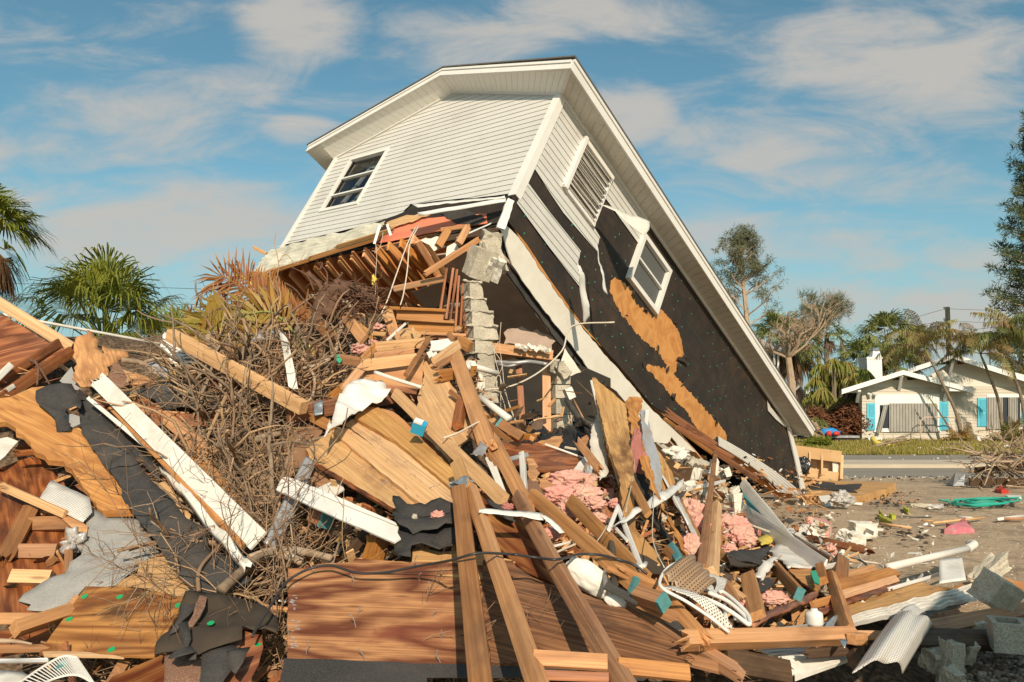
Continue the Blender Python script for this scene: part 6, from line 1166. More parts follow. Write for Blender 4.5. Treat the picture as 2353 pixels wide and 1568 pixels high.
o = lumber(c4(470,480,.45),c4(165,1130,.42), 28, 'gray_paint', 'weathered grey-white board leaning down left', name='weathered_board', roll=-15)
lumber(c4(445,520,.5),c4(135,1130,.46), 5, 'white_pale', 'white edge strip of the weathered leaning board', name='trim_strip', roll=0)
# white fascia plank with slotted nailing hem
o = thing('fascia_plank', 'bright white vinyl fascia plank with slotted hem below the fan', 'fascia', W((760,1160,.7)))
pl = [c4(207,705,.78),c4(1130,1115,.62),c4(1175,1085,.62),c4(250,612,.8)]
sheet([c4(207,705),c4(225,660),c4(252,612),c4(700,800),c4(1150,975),c4(1165,1000),c4(1155,1040),c4(1182,1085),c4(1130,1117),c4(660,915)], 'white_pale', None, name='plank_face', plane=pl, t=.012, jag=.003, g=(2,1), par=o)
hem = sheet([c4(258,610),c4(290,600),c4(352,622),c4(760,790),c4(1150,965),c4(1152,985),c4(700,806)], 'white_pale', None, name='nailing_hem', plane=[(p[0], p[1], p[2]+.02) for p in pl], t=.004, jag=.002, g=(2,1), par=o)
mb = MB(); a, b = W(c4(320,618,.815)), W(c4(1120,962,.66))
for i in range(13): q = a.lerp(b, (i+.5)/13); e = (b-a).normalized(); mb.tube([q-e*.022, q+e*.022], .0035, 4)
mb.build('hem_slots', 'black_frame', o, None)
o = lumber(c4(505,900,.35),c4(598,950,.35), 30, 'lum_red', 'short red block with a teal painted end below the plank', name='block', end='teal', t=.1)
lumber(c4(960,1250,.3),c4(1010,1090,.3), 34, 'lum_orange', 'orange block standing in the dark gap above the big sheet', name='block', roll=35, t=.1)
lumber(c4(750,1250,.3),c4(920,1020,.3), 20, 'lum_dark', 'charred grey stake in the dark gap above the big sheet', name='stake', roll=20)
sheet([c4(1118,850),c4(1160,825),c4(1300,852),c4(1420,885),c4(1590,885),c4(1600,960),c4(1400,1015),c4(1170,990)], 'felt', 'upper fold of the torn black felt over the plank end', 'roofing felt', 'felt_sheet', t=.006, lift=.68, curl=.08, jag=.02, step=.05)
sheet([c4(1880,770),c4(1990,790),c4(2060,850),c4(2090,980),c4(1990,940),c4(1900,860)], 'felt', 'dark felt patch between the second and third long studs', 'roofing felt', 'felt_scrap', t=.005, lift=.55, curl=.05, jag=.02)
sheet([c4(1130,820),c4(1180,815),c4(1240,840),c4(1380,865),c4(1430,835),c4(1500,825),c4(1550,855),c4(1600,870),c4(1625,1000),c4(1615,1100),c4(1600,1182),c4(1480,1172),c4(1275,1160),c4(1270,1255),c4(1180,1250),c4(1150,1180),c4(1115,1150),c4(1140,1090),c4(1185,1085),c4(1160,1040),c4(1150,960),c4(1160,920),c4(1125,850)], 'felt', 'torn black felt lying at the right end of the white plank', 'roofing felt', 'felt_sheet', t=.006, lift=.56, curl=.12, jag=.018, step=.05)
blob(c4(1470,905,.72), 14, 9, 'pink', 'scrap of pink fluff on the torn black felt', sub=4, amp=.7, rz=.3); blob(c4(1290,920,.7), 7, 7, 'concrete', 'small grey lump on the torn black felt', 'mortar lump', 'mortar_lump', sub=3)
# stairs
o = thing('stair_flight', 'broken wooden stair flight lying under the floor joists', 'stairs', W(c3(1500,720,9.9)))
for a, b, w_, m, n_ in [(c3(1255,650,9.9),c3(1735,672,9.8),7,'lum_orange','tread'),(c3(1350,695,9.95),c3(1715,720,9.85),25,'lum_orange','riser'),(c3(1350,735,9.8),c3(1800,765,9.7),6,'lum','tread'),(c3(1440,795,9.85),c3(1795,815,9.75),25,'lum_orange','riser'),(c3(1480,848,9.65),c3(1890,865,9.6),6,'lum','tread'),(c3(1540,885,9.7),c3(1800,900,9.65),14,'lum_red','riser')]:
    lumber(a, b, w_, m, name=n_, par=o, t=.03, roll=-8)
lumber(c3(1275,680,9.85),c3(1330,860,9.7), 24, 'lum', name='stringer', par=o, roll=10, t=.04)
sheet([c3(1350,830),c3(1450,800),c3(1540,860),c3(1480,930),c3(1300,920)], 'ply_light', None, name='landing', par=o, lift=.6, t=.03)
o = thing('stair_flight', 'pale wooden steps broken off in the middle of the heap', 'stairs', W(c3(1300,1050,.7)))
sheet([c3(1070,1230),c3(1090,1140),c3(1500,1020),c3(1560,1050),c3(1540,1280),c3(1300,1260)], 'sheath', None, name='side_panel', par=o, lift=.5, g=(1,.2), jag=.003)
for a, b, w_, m, n_ in [(c3(1175,960,.82),c3(1565,925,.82),23,'lum_light','tread'),(c3(1080,1100,.84),c3(1500,1050,.84),26,'lum_light','tread'),(c3(1165,1025,.7),c3(1480,985,.7),12,'sheath','riser'),(c3(1060,1080,.8),c3(1180,950,.8),18,'lum','stringer'),(c3(930,1290,.75),c3(1090,1100,.8),20,'lum','stringer'),(c3(1420,1180,.85),c3(1600,890,.85),12,'lum_brown','stringer')]: lumber(a, b, w_, m, name=n_, par=o, t=.035, roll=10)
lumber(c3(830,1360,.5),c3(930,1270,.5), 20, 'lum_orange', 'short orange stud below the pale steps', name='stud', brk=(1,0))
# upright red laths
GL = 'dark red laths standing behind the block pillar'
for i, (a, b) in enumerate([(c3(1740,340,10.1),c3(1690,660,10.0)),(c3(1790,340,10.15),c3(1735,740,10.05)),(c3(1820,350,10.2),c3(1765,760,10.1)),(c3(1835,400,10.2),c3(1805,840,10.1)),(c3(1868,460,10.2),c3(1845,850,10.15)),(c3(1880,560,10.2),c3(1890,860,10.15))]):
    lumber(a, b, 5.5, 'lum_red', 'dark red lath standing behind the block pillar', cat='lath', name='lath', group=GL, t=.03)
lumber(c3(1725,860,9.7),c3(1890,870,9.7), 8, 'lum', 'thin orange board at the foot of the laths')
lumber(c3(1835,905,9.6),c3(1925,960,9.5), 24, 'lum', 'short orange board butting the block pillar', roll=20, t=.08)
# loose pieces between stairs and pillar
lumber(c3(1575,380,9.9),c3(1990,115,10.3), 13, 'lum_orange', 'orange stud hanging diagonally under the torn corner', name='stud', roll=20, brk=(.6,.4), par=None)
lumber(c3(1670,170,10.5),c3(1745,40,10.7), 16, 'lum', 'upper short block dangling at the torn corner', name='block', t=.06)
lumber(c3(1830,150,10.4),c3(1900,20,10.6), 16, 'lum', 'lower short block dangling at the torn corner', name='block', t=.06)
lumber(c3(1690,40,10.7),c3(1920,8,10.8), 9, 'lum_orange', 'level stud above the dangling blocks', name='stud')
patch([c3(1810,100,10.6),c3(2050,0,10.55),c3(2090,-20,10.5),c3(1860,85,10.6)], 'white_pale', 'white metal flashing poking left from the corner', 'flashing', 'flashing_strip', nu=10, nv=3, f=lambda u, v: .03*math.sin(v*3))
sheet([c3(1530,120,10.75),c3(1700,100,10.75),c3(1730,170,10.7),c3(1640,205,10.7),c3(1600,160,10.75)], 'plaster', 'white torn plasterboard under the corner', 'plasterboard', 'plasterboard_scrap', jag=.03, par=None)
sheet([c3(1740,170,10.6),c3(1800,140,10.6),c3(1840,190,10.5),c3(1730,250,10.5)], 'plaster', 'smaller plaster scrap beside the dangling blocks', 'plasterboard', 'plasterboard_scrap', jag=.03)
sheet([c3(2000,60,10.4),c3(2080,20,10.4),c3(2095,100,10.3),c3(2050,170,10.3),c3(1990,150,10.4)], 'felt_brown', 'dark felt scrap hanging above the concrete lump', 'roofing felt', 'felt_scrap', jag=.02)
for i, (lab, pts) in enumerate([('left of the two long white cables hanging from the torn floor', [c3(1500,10,10.8),c3(1430,150,10.3),c3(1340,400,9.9),c3(1270,600,9.7),c3(1195,760,9.5)]), ('right of the two long white cables hanging from the torn floor', [c3(1520,5,10.8),c3(1450,150,10.4),c3(1430,350,10.1),c3(1400,540,9.9),c3(1375,630,9.8)]), ('thin string with a yellow knot hanging before the joists', [c3(1180,150,11),c3(1190,220,10.9),c3(1180,420,10.8),c3(1178,560,10.7)]), ('hooked cable end dangling at the left of the joists', [c3(1240,60,11.2),c3(1220,160,11.2),c3(1190,205,11.1),c3(1150,205,11.1)])]):
    pipe(pts, .009 if i < 2 else .004, 'cable_white', lab, 'cable', 'hanging_cable', n=5)
blob(c3(1168,440,10.75), 5, 14, 'yellow', 'pale yellow foam lump on the thin string', 'foam', 'foam_lump', sub=3, amp=.6)
for a, b, lab in ((c3(1215,0,11.5),c3(1170,150,11.3),'left torn white trim strip hanging at the gable foot'),(c3(1270,-5,11.4),c3(1300,85,11.3),'right torn white trim strip hanging at the gable foot')): lumber(a, b, 6, 'white_pale', lab, 'trim', 'trim_strip', t=.01)
# small stuff by the stairs
for c, rx, ry, lab in ((c3(1060,975,.75),20,12,'pink fluff between the brush and the pale steps'),(c3(1205,800,.85),12,8,'pink fluff below the broken stair flight'),(c3(1160,920,.8),9,6,'small pink tuft above the pale steps')): blob(c, rx, ry, 'pink', lab, sub=4, amp=.7)
lumber(c3(1270,905,.95),c3(1415,775,.95), 6, 'white_pale', 'thin white trim stick leaning below the stair flight', 'trim', 'trim_strip')
lumber(c3(890,1050,.8),c3(1060,1075,.8), 20, 'lum_brown', 'board with a mint green painted end in the brush', end=None, roll=20, t=.06); 
sheet([c3(855,1020),c3(890,1015),c3(915,1060),c3(900,1085),c3(865,1050)], 'teal_green', 'mint green board end in the brush', 'board', 'painted_end_board', lift=.9, jag=0)
for i, (a, b, w_, m, lab) in enumerate([(c3(920,680,.75),c3(1090,900,.8),25,'lum','wide broken board left of the stair flight'),(c3(1000,750,.7),c3(1160,880,.75),14,'lum_light','narrow board beside the wide broken one'),(c3(1000,705,.6),c3(1310,720,.6),9,'lum_light','level batten below the stair flight'),(c3(940,660,.55),c3(1040,740,.6),7,'lum_red','thin dark stick above the wide broken board'),(c3(1300,810,.9),c3(1370,900,.9),12,'lum','short stud right of the white trim stick'),(c3(1470,810,.9),c3(1500,900,.9),8,'lum_light','little upright stick before the stair risers'),(c3(1160,850,.9),c3(1260,860,.9),9,'lum_light','yellowish block end below the pink fluff'),(c3(650,700,.6),c3(830,880,.7),20,'lum_brown','grey-brown plank leaning on the brush top'),(c3(1640,1080,.8),c3(1830,940,.8),22,'lum_light','pale board leaning right of the pale steps'),(c3(1660,1110,.9),c3(1780,1040,.9),14,'lum_brown','brown board end below the leaning pale board'),(c3(1750,850,.7),c3(1790,900,.7),12,'lum_brown','small brown stub by the pillar'),(c3(1700,1180,.8),c3(1930,1150,.75),26,'lum_orange','orange rafter end behind the tall studs'),(c3(1270,1270,.7),c3(1500,1310,.7),10,'lum_red','dark red batten under the white tube')]):
    lumber(a, b, w_, m, lab, roll=15, brk=((i*7) % 2, (i*5) % 2))
sheet([c3(1610,910),c3(1790,880),c3(1800,930),c3(1700,980),c3(1600,985)], 'white_pale', 'white plasterboard piece behind the leaning pale board', 'plasterboard', 'plasterboard_scrap', lift=.6, jag=.015)
for i in range(4): sheet([c3(1580+i*35,1000+i*10),c3(1620+i*35,985+i*8),c3(1640+i*33,1020),c3(1600+i*30,1045)], 'white_dirty', ['first','second','third','fourth'][i]+' little plaster chip from the left right of the pale steps', 'plaster', 'plaster_chip', lift=.75, jag=.01, t=.01)
pipe([c3(1175,1155,1.0),c3(1350,1215,.95),c3(1540,1275,.9)], .018, 'pvc', 'slim white tube above the crumpled vinyl sheet', 'tube', 'white_tube')
# block pillar
o = thing('block_pillar', 'standing stub of a grey concrete block pillar with ragged mortar', 'pillar', W(c3(1990,1300,10.1)))
rows = [(460,590,1880,1985),(590,690,1888,2020),(690,800,1895,2075),(800,905,1905,2110),(905,1015,1918,2085),(1015,1180,1930,2088),(1180,1300,1950,2100),(1300,1400,1960,2115)]
for i, (y0, y1, x0, x1) in enumerate(rows):
    a, b = P(*c3(x0, y1), 10.15), P(*c3(x1, y0), 10.15); bm = bmesh.new(); bmesh.ops.create_cube(bm, size=1); bmesh.ops.subdivide_edges(bm, edges=bm.edges[:], cuts=5, use_grid_fill=True); cc = (a+b)/2; sz = V((b.x-a.x, .3, b.z-a.z-.012))
    for v in bm.verts:
        q = V((v.co.x*sz.x, v.co.y*sz.y, v.co.z*sz.z)); ed = max(abs(v.co.x), abs(v.co.z)); k = mn.fractal(q*7+V((i*3, 0, 0)), .8, 2, 3)*.012*(1+(2. if ed > .49 and v.co.x > .3 else 0)); v.co = cc+Matrix.Rotation(.45, 3, 'Z')@(q+q.normalized()*k)
    me = bpy.data.meshes.new('concrete_block'); bm.to_mesh(me); bm.free(); me.materials.append(MT('concrete')); ob = bpy.data.objects.new('concrete_block', me); COL.objects.link(ob); ob.parent = o; ob.matrix_basis = LOCALM(o).inverted()
    mb = MB(); rr = random.Random(i); pts = []
    for k in range(9): pts.append(V((a.x-.01+(b.x-a.x+.06)*k/8, 9.93+.12*k/8, b.z+rr.uniform(-.012, .012))))
    mb.tube(pts, [rr.uniform(.004, .02) for _ in pts], 6); mb.build('mortar_joint', 'concrete', o, None)
blob(c3(2000,1250,9.9), 10, 22, 'plaster', 'white mortar crust on the lower pillar', 'mortar', 'mortar_crust', sub=4, amp=.5)
def chunk(c, rx, ry, label, mat='concrete', name='concrete_chunk', cat='concrete chunk', rot=(0, 0, 0), seed=0, dep=1., amp=.12, sub=5):
    p = W(c); s = (p-CAMP).length/F; bm = bmesh.new(); bmesh.ops.create_cube(bm, size=2); bmesh.ops.subdivide_edges(bm, edges=bm.edges[:], cuts=sub, use_grid_fill=True); M = (Matrix.Rotation(rot[2], 3, 'Y')@Matrix.Rotation(rot[0], 3, 'X')@Matrix.Rotation(rot[1], 3, 'Z'))
    for v in bm.verts:
        d = v.co.copy(); k = 1+amp*2*mn.fractal(d*1.3+V((seed*3.1, p.x, 0)), .8, 2, 4); d = V((d.x*rx*s*k, d.y*min(rx, ry)*s*dep*k, d.z*ry*s*k)); v.co = M@d
    me = bpy.data.meshes.new(name); bm.to_mesh(me); bm.free(); me.materials.append(MT(mat)); ob = bpy.data.objects.new(name, me); COL.objects.link(ob); ob.location = p; return tag(ob, label, cat)
chunk(c3(2000,300,10.2), 26, 34, 'pale concrete block lump hanging under the corner of the house', rot=(.25,.5,.35), seed=1, amp=.03); chunk(c3(2110,250,10.3), 20, 40, 'broken plaster slab right of the hanging block lump', rot=(.2,.5,-.3), seed=2, amp=.1, dep=.5); chunk(c3(2080,130,10.4), 20, 22, 'rough mortar lump just below the broken corner trim', rot=(.3,.3,.2), seed=3)
chunk(c3(2085,330,10.25), 22, 26, 'jagged masonry piece lowest under the corner', 'plaster', rot=(.4,.7,.5), seed=4, amp=.12)
# interior seen under the wall band
lumber(c6(335,185,10.6),c6(805,245,10.6), 23, 'lum', 'orange header beam above the dark doorway', 'beam', 'header_beam', t=.1, roll=-15)
lumber(c6(540,320,11.2),c6(575,840,11), 14, 'lum_red', 'dark red door jamb in the shadow', 'jamb', 'door_jamb'); lumber(c6(755,330,10.9),c6(762,900,10.7), 19, 'lum', 'orange stud beside the second block column', 'stud', 'stud', roll=0)
o = thing('block_column', 'second grey block column right of the dark doorway', 'pillar', W(c6(850,620,11)))
for i, (y0, y1, x0, x1) in enumerate([(390,470,790,905),(470,580,778,905),(580,700,782,915),(700,820,790,918)]):
    a, b = P(*c6(x0, y1), 11), P(*c6(x1, y0), 11); mb = MB(); mb.box((a+b)/2, (b.x-a.x, .35, b.z-a.z-.015), Matrix.Rotation(.4, 3, 'Z')); mb.build('concrete_block', 'concrete', o, None)
chunk(c6(820,320,10.8), 10, 14, 'concrete lump on a rod above the block column', rot=(.3,.3,.3), seed=6); chunk(c6(880,360,10.8), 12, 16, 'tilted concrete lump right of the one on the rod', rot=(.1,.3,-.6), seed=7); chunk(c6(935,540,10.6), 9, 13, 'white electrical box hanging in the void', 'white_dirty', 'electrical_box', 'box', rot=(0,.3,-.4), seed=8, amp=.02)
for i in range(9): chunk(c6(530+i*30,160+(i % 3)*9+i*3,10.45), 6+(i*5) % 5, 4+(i*3) % 3, 'white plaster crumb on the orange header beam', 'plaster', 'plaster_crumb', 'plaster crumb', rot=(.3*i,i,.2*i), seed=i, sub=2)['group'] = 'plaster crumbs on the orange header beam'
mb = MB(); a = P(*c6(300,900), 12.6); b = P(*c6(1250,0), 12.6); 
ob = sheet([c6(330,300,12.5),c6(760,200,12.5),c6(1260,420,12.8),c6(1260,900,12.8),c6(330,900,12.5)], 'dark_in', 'dark inner wall of the crushed lower storey', 'wall', 'inner_wall', t=.05, jag=0)  # inner wall coloured near-black in place of the void's shade
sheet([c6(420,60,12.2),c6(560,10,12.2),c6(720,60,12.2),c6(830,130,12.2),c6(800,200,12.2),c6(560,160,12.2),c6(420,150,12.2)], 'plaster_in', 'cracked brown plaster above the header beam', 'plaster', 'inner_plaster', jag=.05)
sheet([c6(900,180,11.6),c6(1000,330,11.6),c6(1030,370,11.6),c6(920,410,11.6),c6(870,280,11.6)], 'plaster', 'triangular pale plaster piece under the band', 'plaster', 'plaster_piece', jag=.01)
patch([c6(330,830,10.9),c6(1180,780,10.9),c6(1150,1040,9.2),c6(420,930,9.3)], 'black_plastic', 'black plastic sheet spread as painted shade over the bottom of the dark void', 'plastic', 'sheeting_and_void_shade', nu=40, nv=30, wob=.16)  # black sheet added so that its colour gives the void's shade
pipe([c6(340,290,11.2),c6(500,300,11.1),c6(620,290,11.1),c6(760,310,11)], .03, 'gray_metal', 'grey conduit sagging under the header beam', 'conduit', 'conduit'); pipe([c6(360,300,11.2),c6(450,325,11.1),c6(560,300,11.1)], .02, 'gray_metal', 'thinner conduit just below the grey one', 'conduit', 'conduit')
pipe([c6(920,590,10.6),c6(1000,720,10.4),c6(1060,770,10.2),c6(1120,795,10)], .045, 'black_frame', 'fat black hose in the void', 'hose', 'black_hose'); pipe([c6(965,580,10.6),c6(1060,760,10.3)], .012, 'lum_brown', 'thin brown rod before the black hose', 'rod', 'thin_rod')
for i, (x, y, rx, ry) in enumerate(((650,760,16,22),(940,750,14,16))): blob(c6(x,y,11.1), rx, ry, 'black_plastic', ['crumpled black plastic in the doorway','crumpled black plastic right of the block column'][i], 'plastic', 'sheeting_and_void_shade', sub=4, amp=.9, fr=5)
pipe([c6(1290,-20,10.0),c6(960,10,10.2),c6(880,200,10.1),c6(700,370,9.9),c6(480,480,9.6),c6(270,510,9.5)], .011, 'cable_white', 'thick white cable swooping from the wall to the pillar', 'cable', 'hanging_cable', n=6)
for lab, pts in (('first thin white wire hanging by the pillar', [c6(400,-20,10),c6(390,160,10),c6(410,320,10),c6(430,500,9.9),c6(480,660,9.8),c6(550,820,9.7)]), ('second thin white wire hanging by the pillar', [c6(340,190,10),c6(410,320,10),c6(360,440,10),c6(420,600,9.9),c6(440,700,9.8)]), ('third thin white wire hanging by the pillar', [c6(380,130,10),c6(350,240,10),c6(440,560,9.9),c6(520,780,9.8)]), ('bent thin copper tube beside the pillar', [c6(360,410,9.9),c6(395,410,9.9),c6(398,650,9.8)])): pipe(pts, .0045, 'cable_white', lab, 'wire', 'thin_wire', n=4, k=4)
o = thing('drain_pipe', 'upper white drain pipe with elbow across the block pillar', 'pipe', W(c6(150,300,.8))); pipe([c6(165,320,.9),c6(370,380,.85)], .031, 'pvc', name='pipe_tube', par=o, n=14, k=1); pipe([c6(135,340,.9),c6(145,305,.9),c6(190,310,.9)], .037, 'pvc', name='elbow', par=o, n=14)
o = thing('drain_pipe', 'lower white drain pipe slanting below the first', 'pipe', W(c6(240,570,.8))); pipe([c6(235,570,1.0),c6(465,740,.95)], .034, 'pvc', name='pipe_tube', par=o, n=14, k=1)
# fan of studs
lumber(c3(1335,1320,.75),c4(1990,790,.7), 27, 'lum_light', 'long pale stud running down to the metal strap', name='stud', roll=18, t=.05)
o = thing('outlet_box', 'bright blue electrical box with white socket on the pale stud', 'electrical box', W(c4(1320,210,1.0))); mb = MB(); p = W(c4(1325,215,.95)); M = Matrix.Rotation(.35, 3, 'Y')@Matrix.Rotation(.5, 3, 'X')
mb.box(p, (.11, .08, .1), M); mb.build('box_body', 'blue_box', o, None); mb = MB(); mb.box(p+M@V((-.015, -.01, .055)), (.07, .06, .02), M); mb.build('socket_face', 'white_plastic', o, None)
sheet([c3(1550,1080),c3(1600,1058),c3(1640,1080),c3(1740,1200),c3(1850,1360),c3(1985,1568),c4(1560,480),c4(1500,400),c4(1350,260),c4(1300,100),c3(1510,1500),c3(1515,1330),c3(1560,1180)], 'ply_light', 'tall pale plywood sheet behind the studs', 'plywood', lift=.5, jag=.01, g=(.6,1), t=.016)
lumber(c6(45,240,.95),c6(300,960,.85), 34, 'lum', 'tallest orange stud leaning left of the block pillar', name='stud', roll=15, t=.06, brk=(.4,.6))
lumber(c6(335,900,.8),c6(625,1460,.72), 30, 'lum', 'orange stud continuing down from the tallest one', name='stud', roll=15, t=.06, brk=(.6,0))
lumber(c6(100,560,.75),c6(60,790,.7), 22, 'lum_red', 'short dark stud standing between the tall pieces', name='stud', roll=35, t=.07)
lumber(c6(150,830,.7),c6(470,1200,.7), 14, 'lum_brown', 'thin brown stud behind the tallest one', name='stud', roll=10)
lumber(c6(0,520,.8),c6(460,910,.72), 12, 'lum_brown', 'thin long batten crossing the tallest stud', name='batten', roll=20)
for a, b, lab in ((c6(300,720,.6),c6(540,640,.6),'splintered red strip above the dark sheet'),(c6(380,780,.55),c6(560,755,.55),'lower splintered red strip above the dark sheet')): lumber(a, b, 7, 'lum_orange', lab, name='splinter', brk=(2,2))
o = lumber(c6(560,890,.6),c6(385,780,.7), 22, 'lum_brown', 'brown block with a teal end below the lower drain pipe', name='block', end='teal', t=.08, roll=20)
lumber(c6(480,870,.55),c6(670,880,.5), 14, 'lum_orange', 'orange batten right of the teal-ended block', brk=(1,0)); lumber(c6(500,820,.5),c6(660,900,.5), 10, 'lum', 'second orange batten right of the teal-ended block')
sheet([c6(690,915),c6(800,880),c6(888,870),c6(870,930),c6(850,968),c6(760,940)], 'ply_orange', 'small orange plywood chip at the foot of the block column', 'plywood', lift=.3, jag=.015)
sheet([c6(385,930),c6(560,900),c6(740,930),c6(1060,1055),c6(1030,1100),c6(960,1150),c6(700,1140),c6(560,1120),c6(440,1050)], 'ply_red', 'dark wet plywood sheet lying in shadow below the doorway', 'plywood', lift=.25, jag=.008, t=.02)
lumber(c6(745,935,.38),c6(1050,1045,.36), 4, 'white_pale', 'thin white edging along the dark wet plywood', 'trim', 'trim_strip')
lumber(c6(900,960,.5),c6(1060,990,.5), 5, 'cable_white', 'short pale batten right of the white edging', 'batten', 'batten')
lumber(c6(15,1250,1.0),c6(160,1230,1.0), 12, 'galv', 'galvanized strap folded over the twin posts', 'strap', 'metal_strap', t=.03, brk=(1,1))
patch([c6(10,1240,1.06),c6(120,1185,1.08),c6(155,1190,1.08),c6(130,1270,1.04)], 'galv', 'crumpled galvanized flap on the strap', 'strap', 'metal_strap', nu=6, nv=6, wob=.05)
patch([c6(160,1030,.85),c6(240,930,.85),c6(300,985,.9),c6(210,1065,.9)], 'gray_metal', 'grey metal bracket wedged between the studs', 'bracket', 'metal_bracket', nu=6, nv=6, wob=.03, f=lambda u, v: .05*abs(u-.5))
patch([c6(255,1000,.62),c6(310,990,.62),c6(440,1345,.6),c6(400,1330,.6)], 'white_dirty', 'narrow white louvred strip between the studs', 'trim', 'louvred_strip', nu=6, nv=10, ribs=0, f=lambda u, v: .02*math.sin(u*20))
# ---------------------------------------------------------------- big plywood sheets in front
P3 = sheet([(1088,1128),(1130,1135),(1190,1165),(1260,1235),(1300,1300),(1292,1352),(1240,1325),(1190,1300),(1130,1240),(1080,1200)], 'ply_fig', 'red-brown plywood running under the three long studs', 'plywood', lift=.42, g=(1,.7), jag=.006)
sheet([c6(290,1350),c6(360,1340),c6(480,1390),c6(500,1460),c6(500,1530),c6(420,1500),c6(340,1430)], 'felt', 'small felt flap on the red-brown plywood', 'roofing felt', 'felt_scrap', lift=.6, curl=.06)
blob(c6(450,1430,.7), 12, 8, 'pink_dirty', 'dirty pink tuft on the small felt flap', sub=4, amp=.7, rz=.3)
sheet([(948,1262),(975,1259),(1010,1268),(1055,1266),(1110,1272),(1175,1287),(1184,1318),(1100,1330),(948,1318)], 'ply_light', 'narrow figured plywood strip behind the big sheet', 'plywood', lift=.42, jag=.004)
BP = [(662,1307,.5),(1180,1310,.55),(1590,1505,.55),(1585,1540,.5),(659,1517,.42)]
P1 = sheet([(662,1307),(700,1304),(705,1298),(810,1291),(815,1283),(905,1290),(1050,1294),(1150,1304),(1182,1308),(1220,1330),(1290,1352),(1345,1372),(1440,1412),(1480,1440),(1540,1470),(1590,1505),(1586,1540),(1400,1538),(1200,1532),(900,1524),(659,1517)], 'ply_fig', 'largest plywood sheet with swirling red grain at the bottom centre', 'plywood', plane=BP, jag=.004, t=.02, g=(1,.03))
# scuffed painted band at its left end: bare wet strip
n = P1.matrix_basis.to_3x3().col[2]; pc = P1.matrix_basis.translation
def onplane(x, y, h=0): d = pix_dir(x, y); t = (pc-CAMP).dot(n)/d.dot(n); return CAMP+d*t+n*h
rnd = random.Random(12)
for k, (x, y) in enumerate([c5(885,690),c5(1455,640),c5(1520,760),c5(940,930),c5(1560,950),c5(905,1040),c5(1630,1150),c5(480,1270),c5(980,1320),c5(1630,1340),c5(340,1130),c5(1440,530)]):
    a = onplane(x, y+14, -.002); e = n*rnd.uniform(.05, .09)+V((rnd.uniform(-.03, .03), 0, rnd.uniform(0, .03))); mb = MB(); mb.tube([a, a+e*.6, a+e+V((rnd.uniform(-.02, .03), 0, 0))], .0026, 5); q = mb.build('nail', 'gray_metal', P1, None); q.matrix_basis = P1.matrix_basis.inverted()
mb = MB(); 
for k in range(34):
    x, y = rnd.uniform(664, 682), rnd.uniform(1340, 1500); a = onplane(x, y, .0015); b = onplane(x+rnd.uniform(5, 14), y+rnd.uniform(-.6, .6), .0015); c = onplane(x+rnd.uniform(2, 8), y+rnd.uniform(1.2, 2.6), .0015); mb.add([a, c, b], [(0, 1, 2)])
q = mb.build('worn_paint_flecks', 'gray_paint', P1, None); q.matrix_basis = P1.matrix_basis.inverted()
sheet([(652,1512),(850,1520),(1130,1528),(1400,1536),(1500,1545),(1480,1562),(1100,1556),(980,1556),(980,1600),(640,1600)], 'felt', 'black felt backing showing under the front edge of the largest sheet', 'roofing felt', 'felt_sheet', t=.006, lift=.34, jag=.006)
# dark wet right part of the sheet
P2 = sheet([c7(60,640),c7(285,650),c7(310,690),c7(430,770),c7(600,850),c7(760,870),c7(900,930),c7(1130,1010),c7(1300,1130),c7(1500,1260),c7(1640,1370),c7(1610,1440),c7(1000,1400),c7(120,1420),c7(60,1000)], 'ply_wet', 'dark weathered plywood sheet under the long studs at right of the swirling one', 'plywood', plane=[(p[0], p[1], p[2]+.03) for p in BP], jag=.006, t=.02, g=(1,.25))
# ---------------------------------------------------------------- the long studs across the sheets
lumber(c4(1640,690,1.0),(1108,1600,.95), 40, 'lum_brown', 'widest reddish stud standing across the largest sheet', name='stud', roll=8, t=.045)
lumber(c4(1620,490,.95),c4(1690,700,.98), 30, 'lum_light', 'pale stud top joined above the widest reddish stud', name='stud', roll=15)
lumber(c4(1725,690,.95),(1245,1600,.9), 33, 'lum', 'second long stud slanting right across the largest sheet', name='stud', roll=35, t=.06)
lumber((1190,1140,.85),(1452,1600,.85), 33, 'lum_brown', 'third long stud slanting right down to the bottom edge', name='stud', roll=35, t=.06, bow=.008)
lumber(c7(430,150,.95),c7(1210,830,.85), 31, 'lum', 'fourth long stud with a teal lower end', name='stud', roll=25, t=.05, end='teal')
lumber(c7(725,195,.75),c7(1290,790,.7), 31, 'lum', 'stud crossing under the fourth one at upper right', name='stud', roll=20, t=.05)
lumber(c7(1145,745,.95),c7(1440,880,.9), 24, 'lum_orange', 'splintered orange stud end beside the teal one', name='stud', roll=15, brk=(2,1))
lumber(c7(1380,850,.85),c7(1720,1230,.8), 28, 'lum_orange', 'splintered orange stud running down from the foam', name='stud', roll=15, brk=(1,1))
lumber(c7(1225,900,.85),c7(1420,965,.95), 30, 'lum_brown', 'thick block with a bright teal end facing the viewer', name='block', roll=-35, t=.07, end='teal')
lumber(c7(1230,960,.75),c7(1530,1090,.75), 25, 'lum_brown', 'rotten-ended block below the teal-faced one', name='block', roll=0, brk=(0,1))
lumber(c7(1150,985,.55),c7(1990,1500,.6), 25, 'lum_brown', 'long dark stud edging the weathered sheet', name='stud', roll=35, t=.07, brk=(0,1))
lumber(c7(1605,1250,.75),c8(975,1215,.75), 31, 'lum', 'level orange timber along the bottom right', name='timber', roll=-30, t=.075, brk=(.8,0))
lumber(c8(1000,1212,.6),c8(1250,1215,.5), 17, 'lum', 'short level board continuing the orange timber', roll=-20)
lumber(c8(1250,1240,.35),c8(2150,1252,.2), 34, 'lum_dark', 'dark timber in shade along the bottom right', name='timber', roll=-30, t=.09)
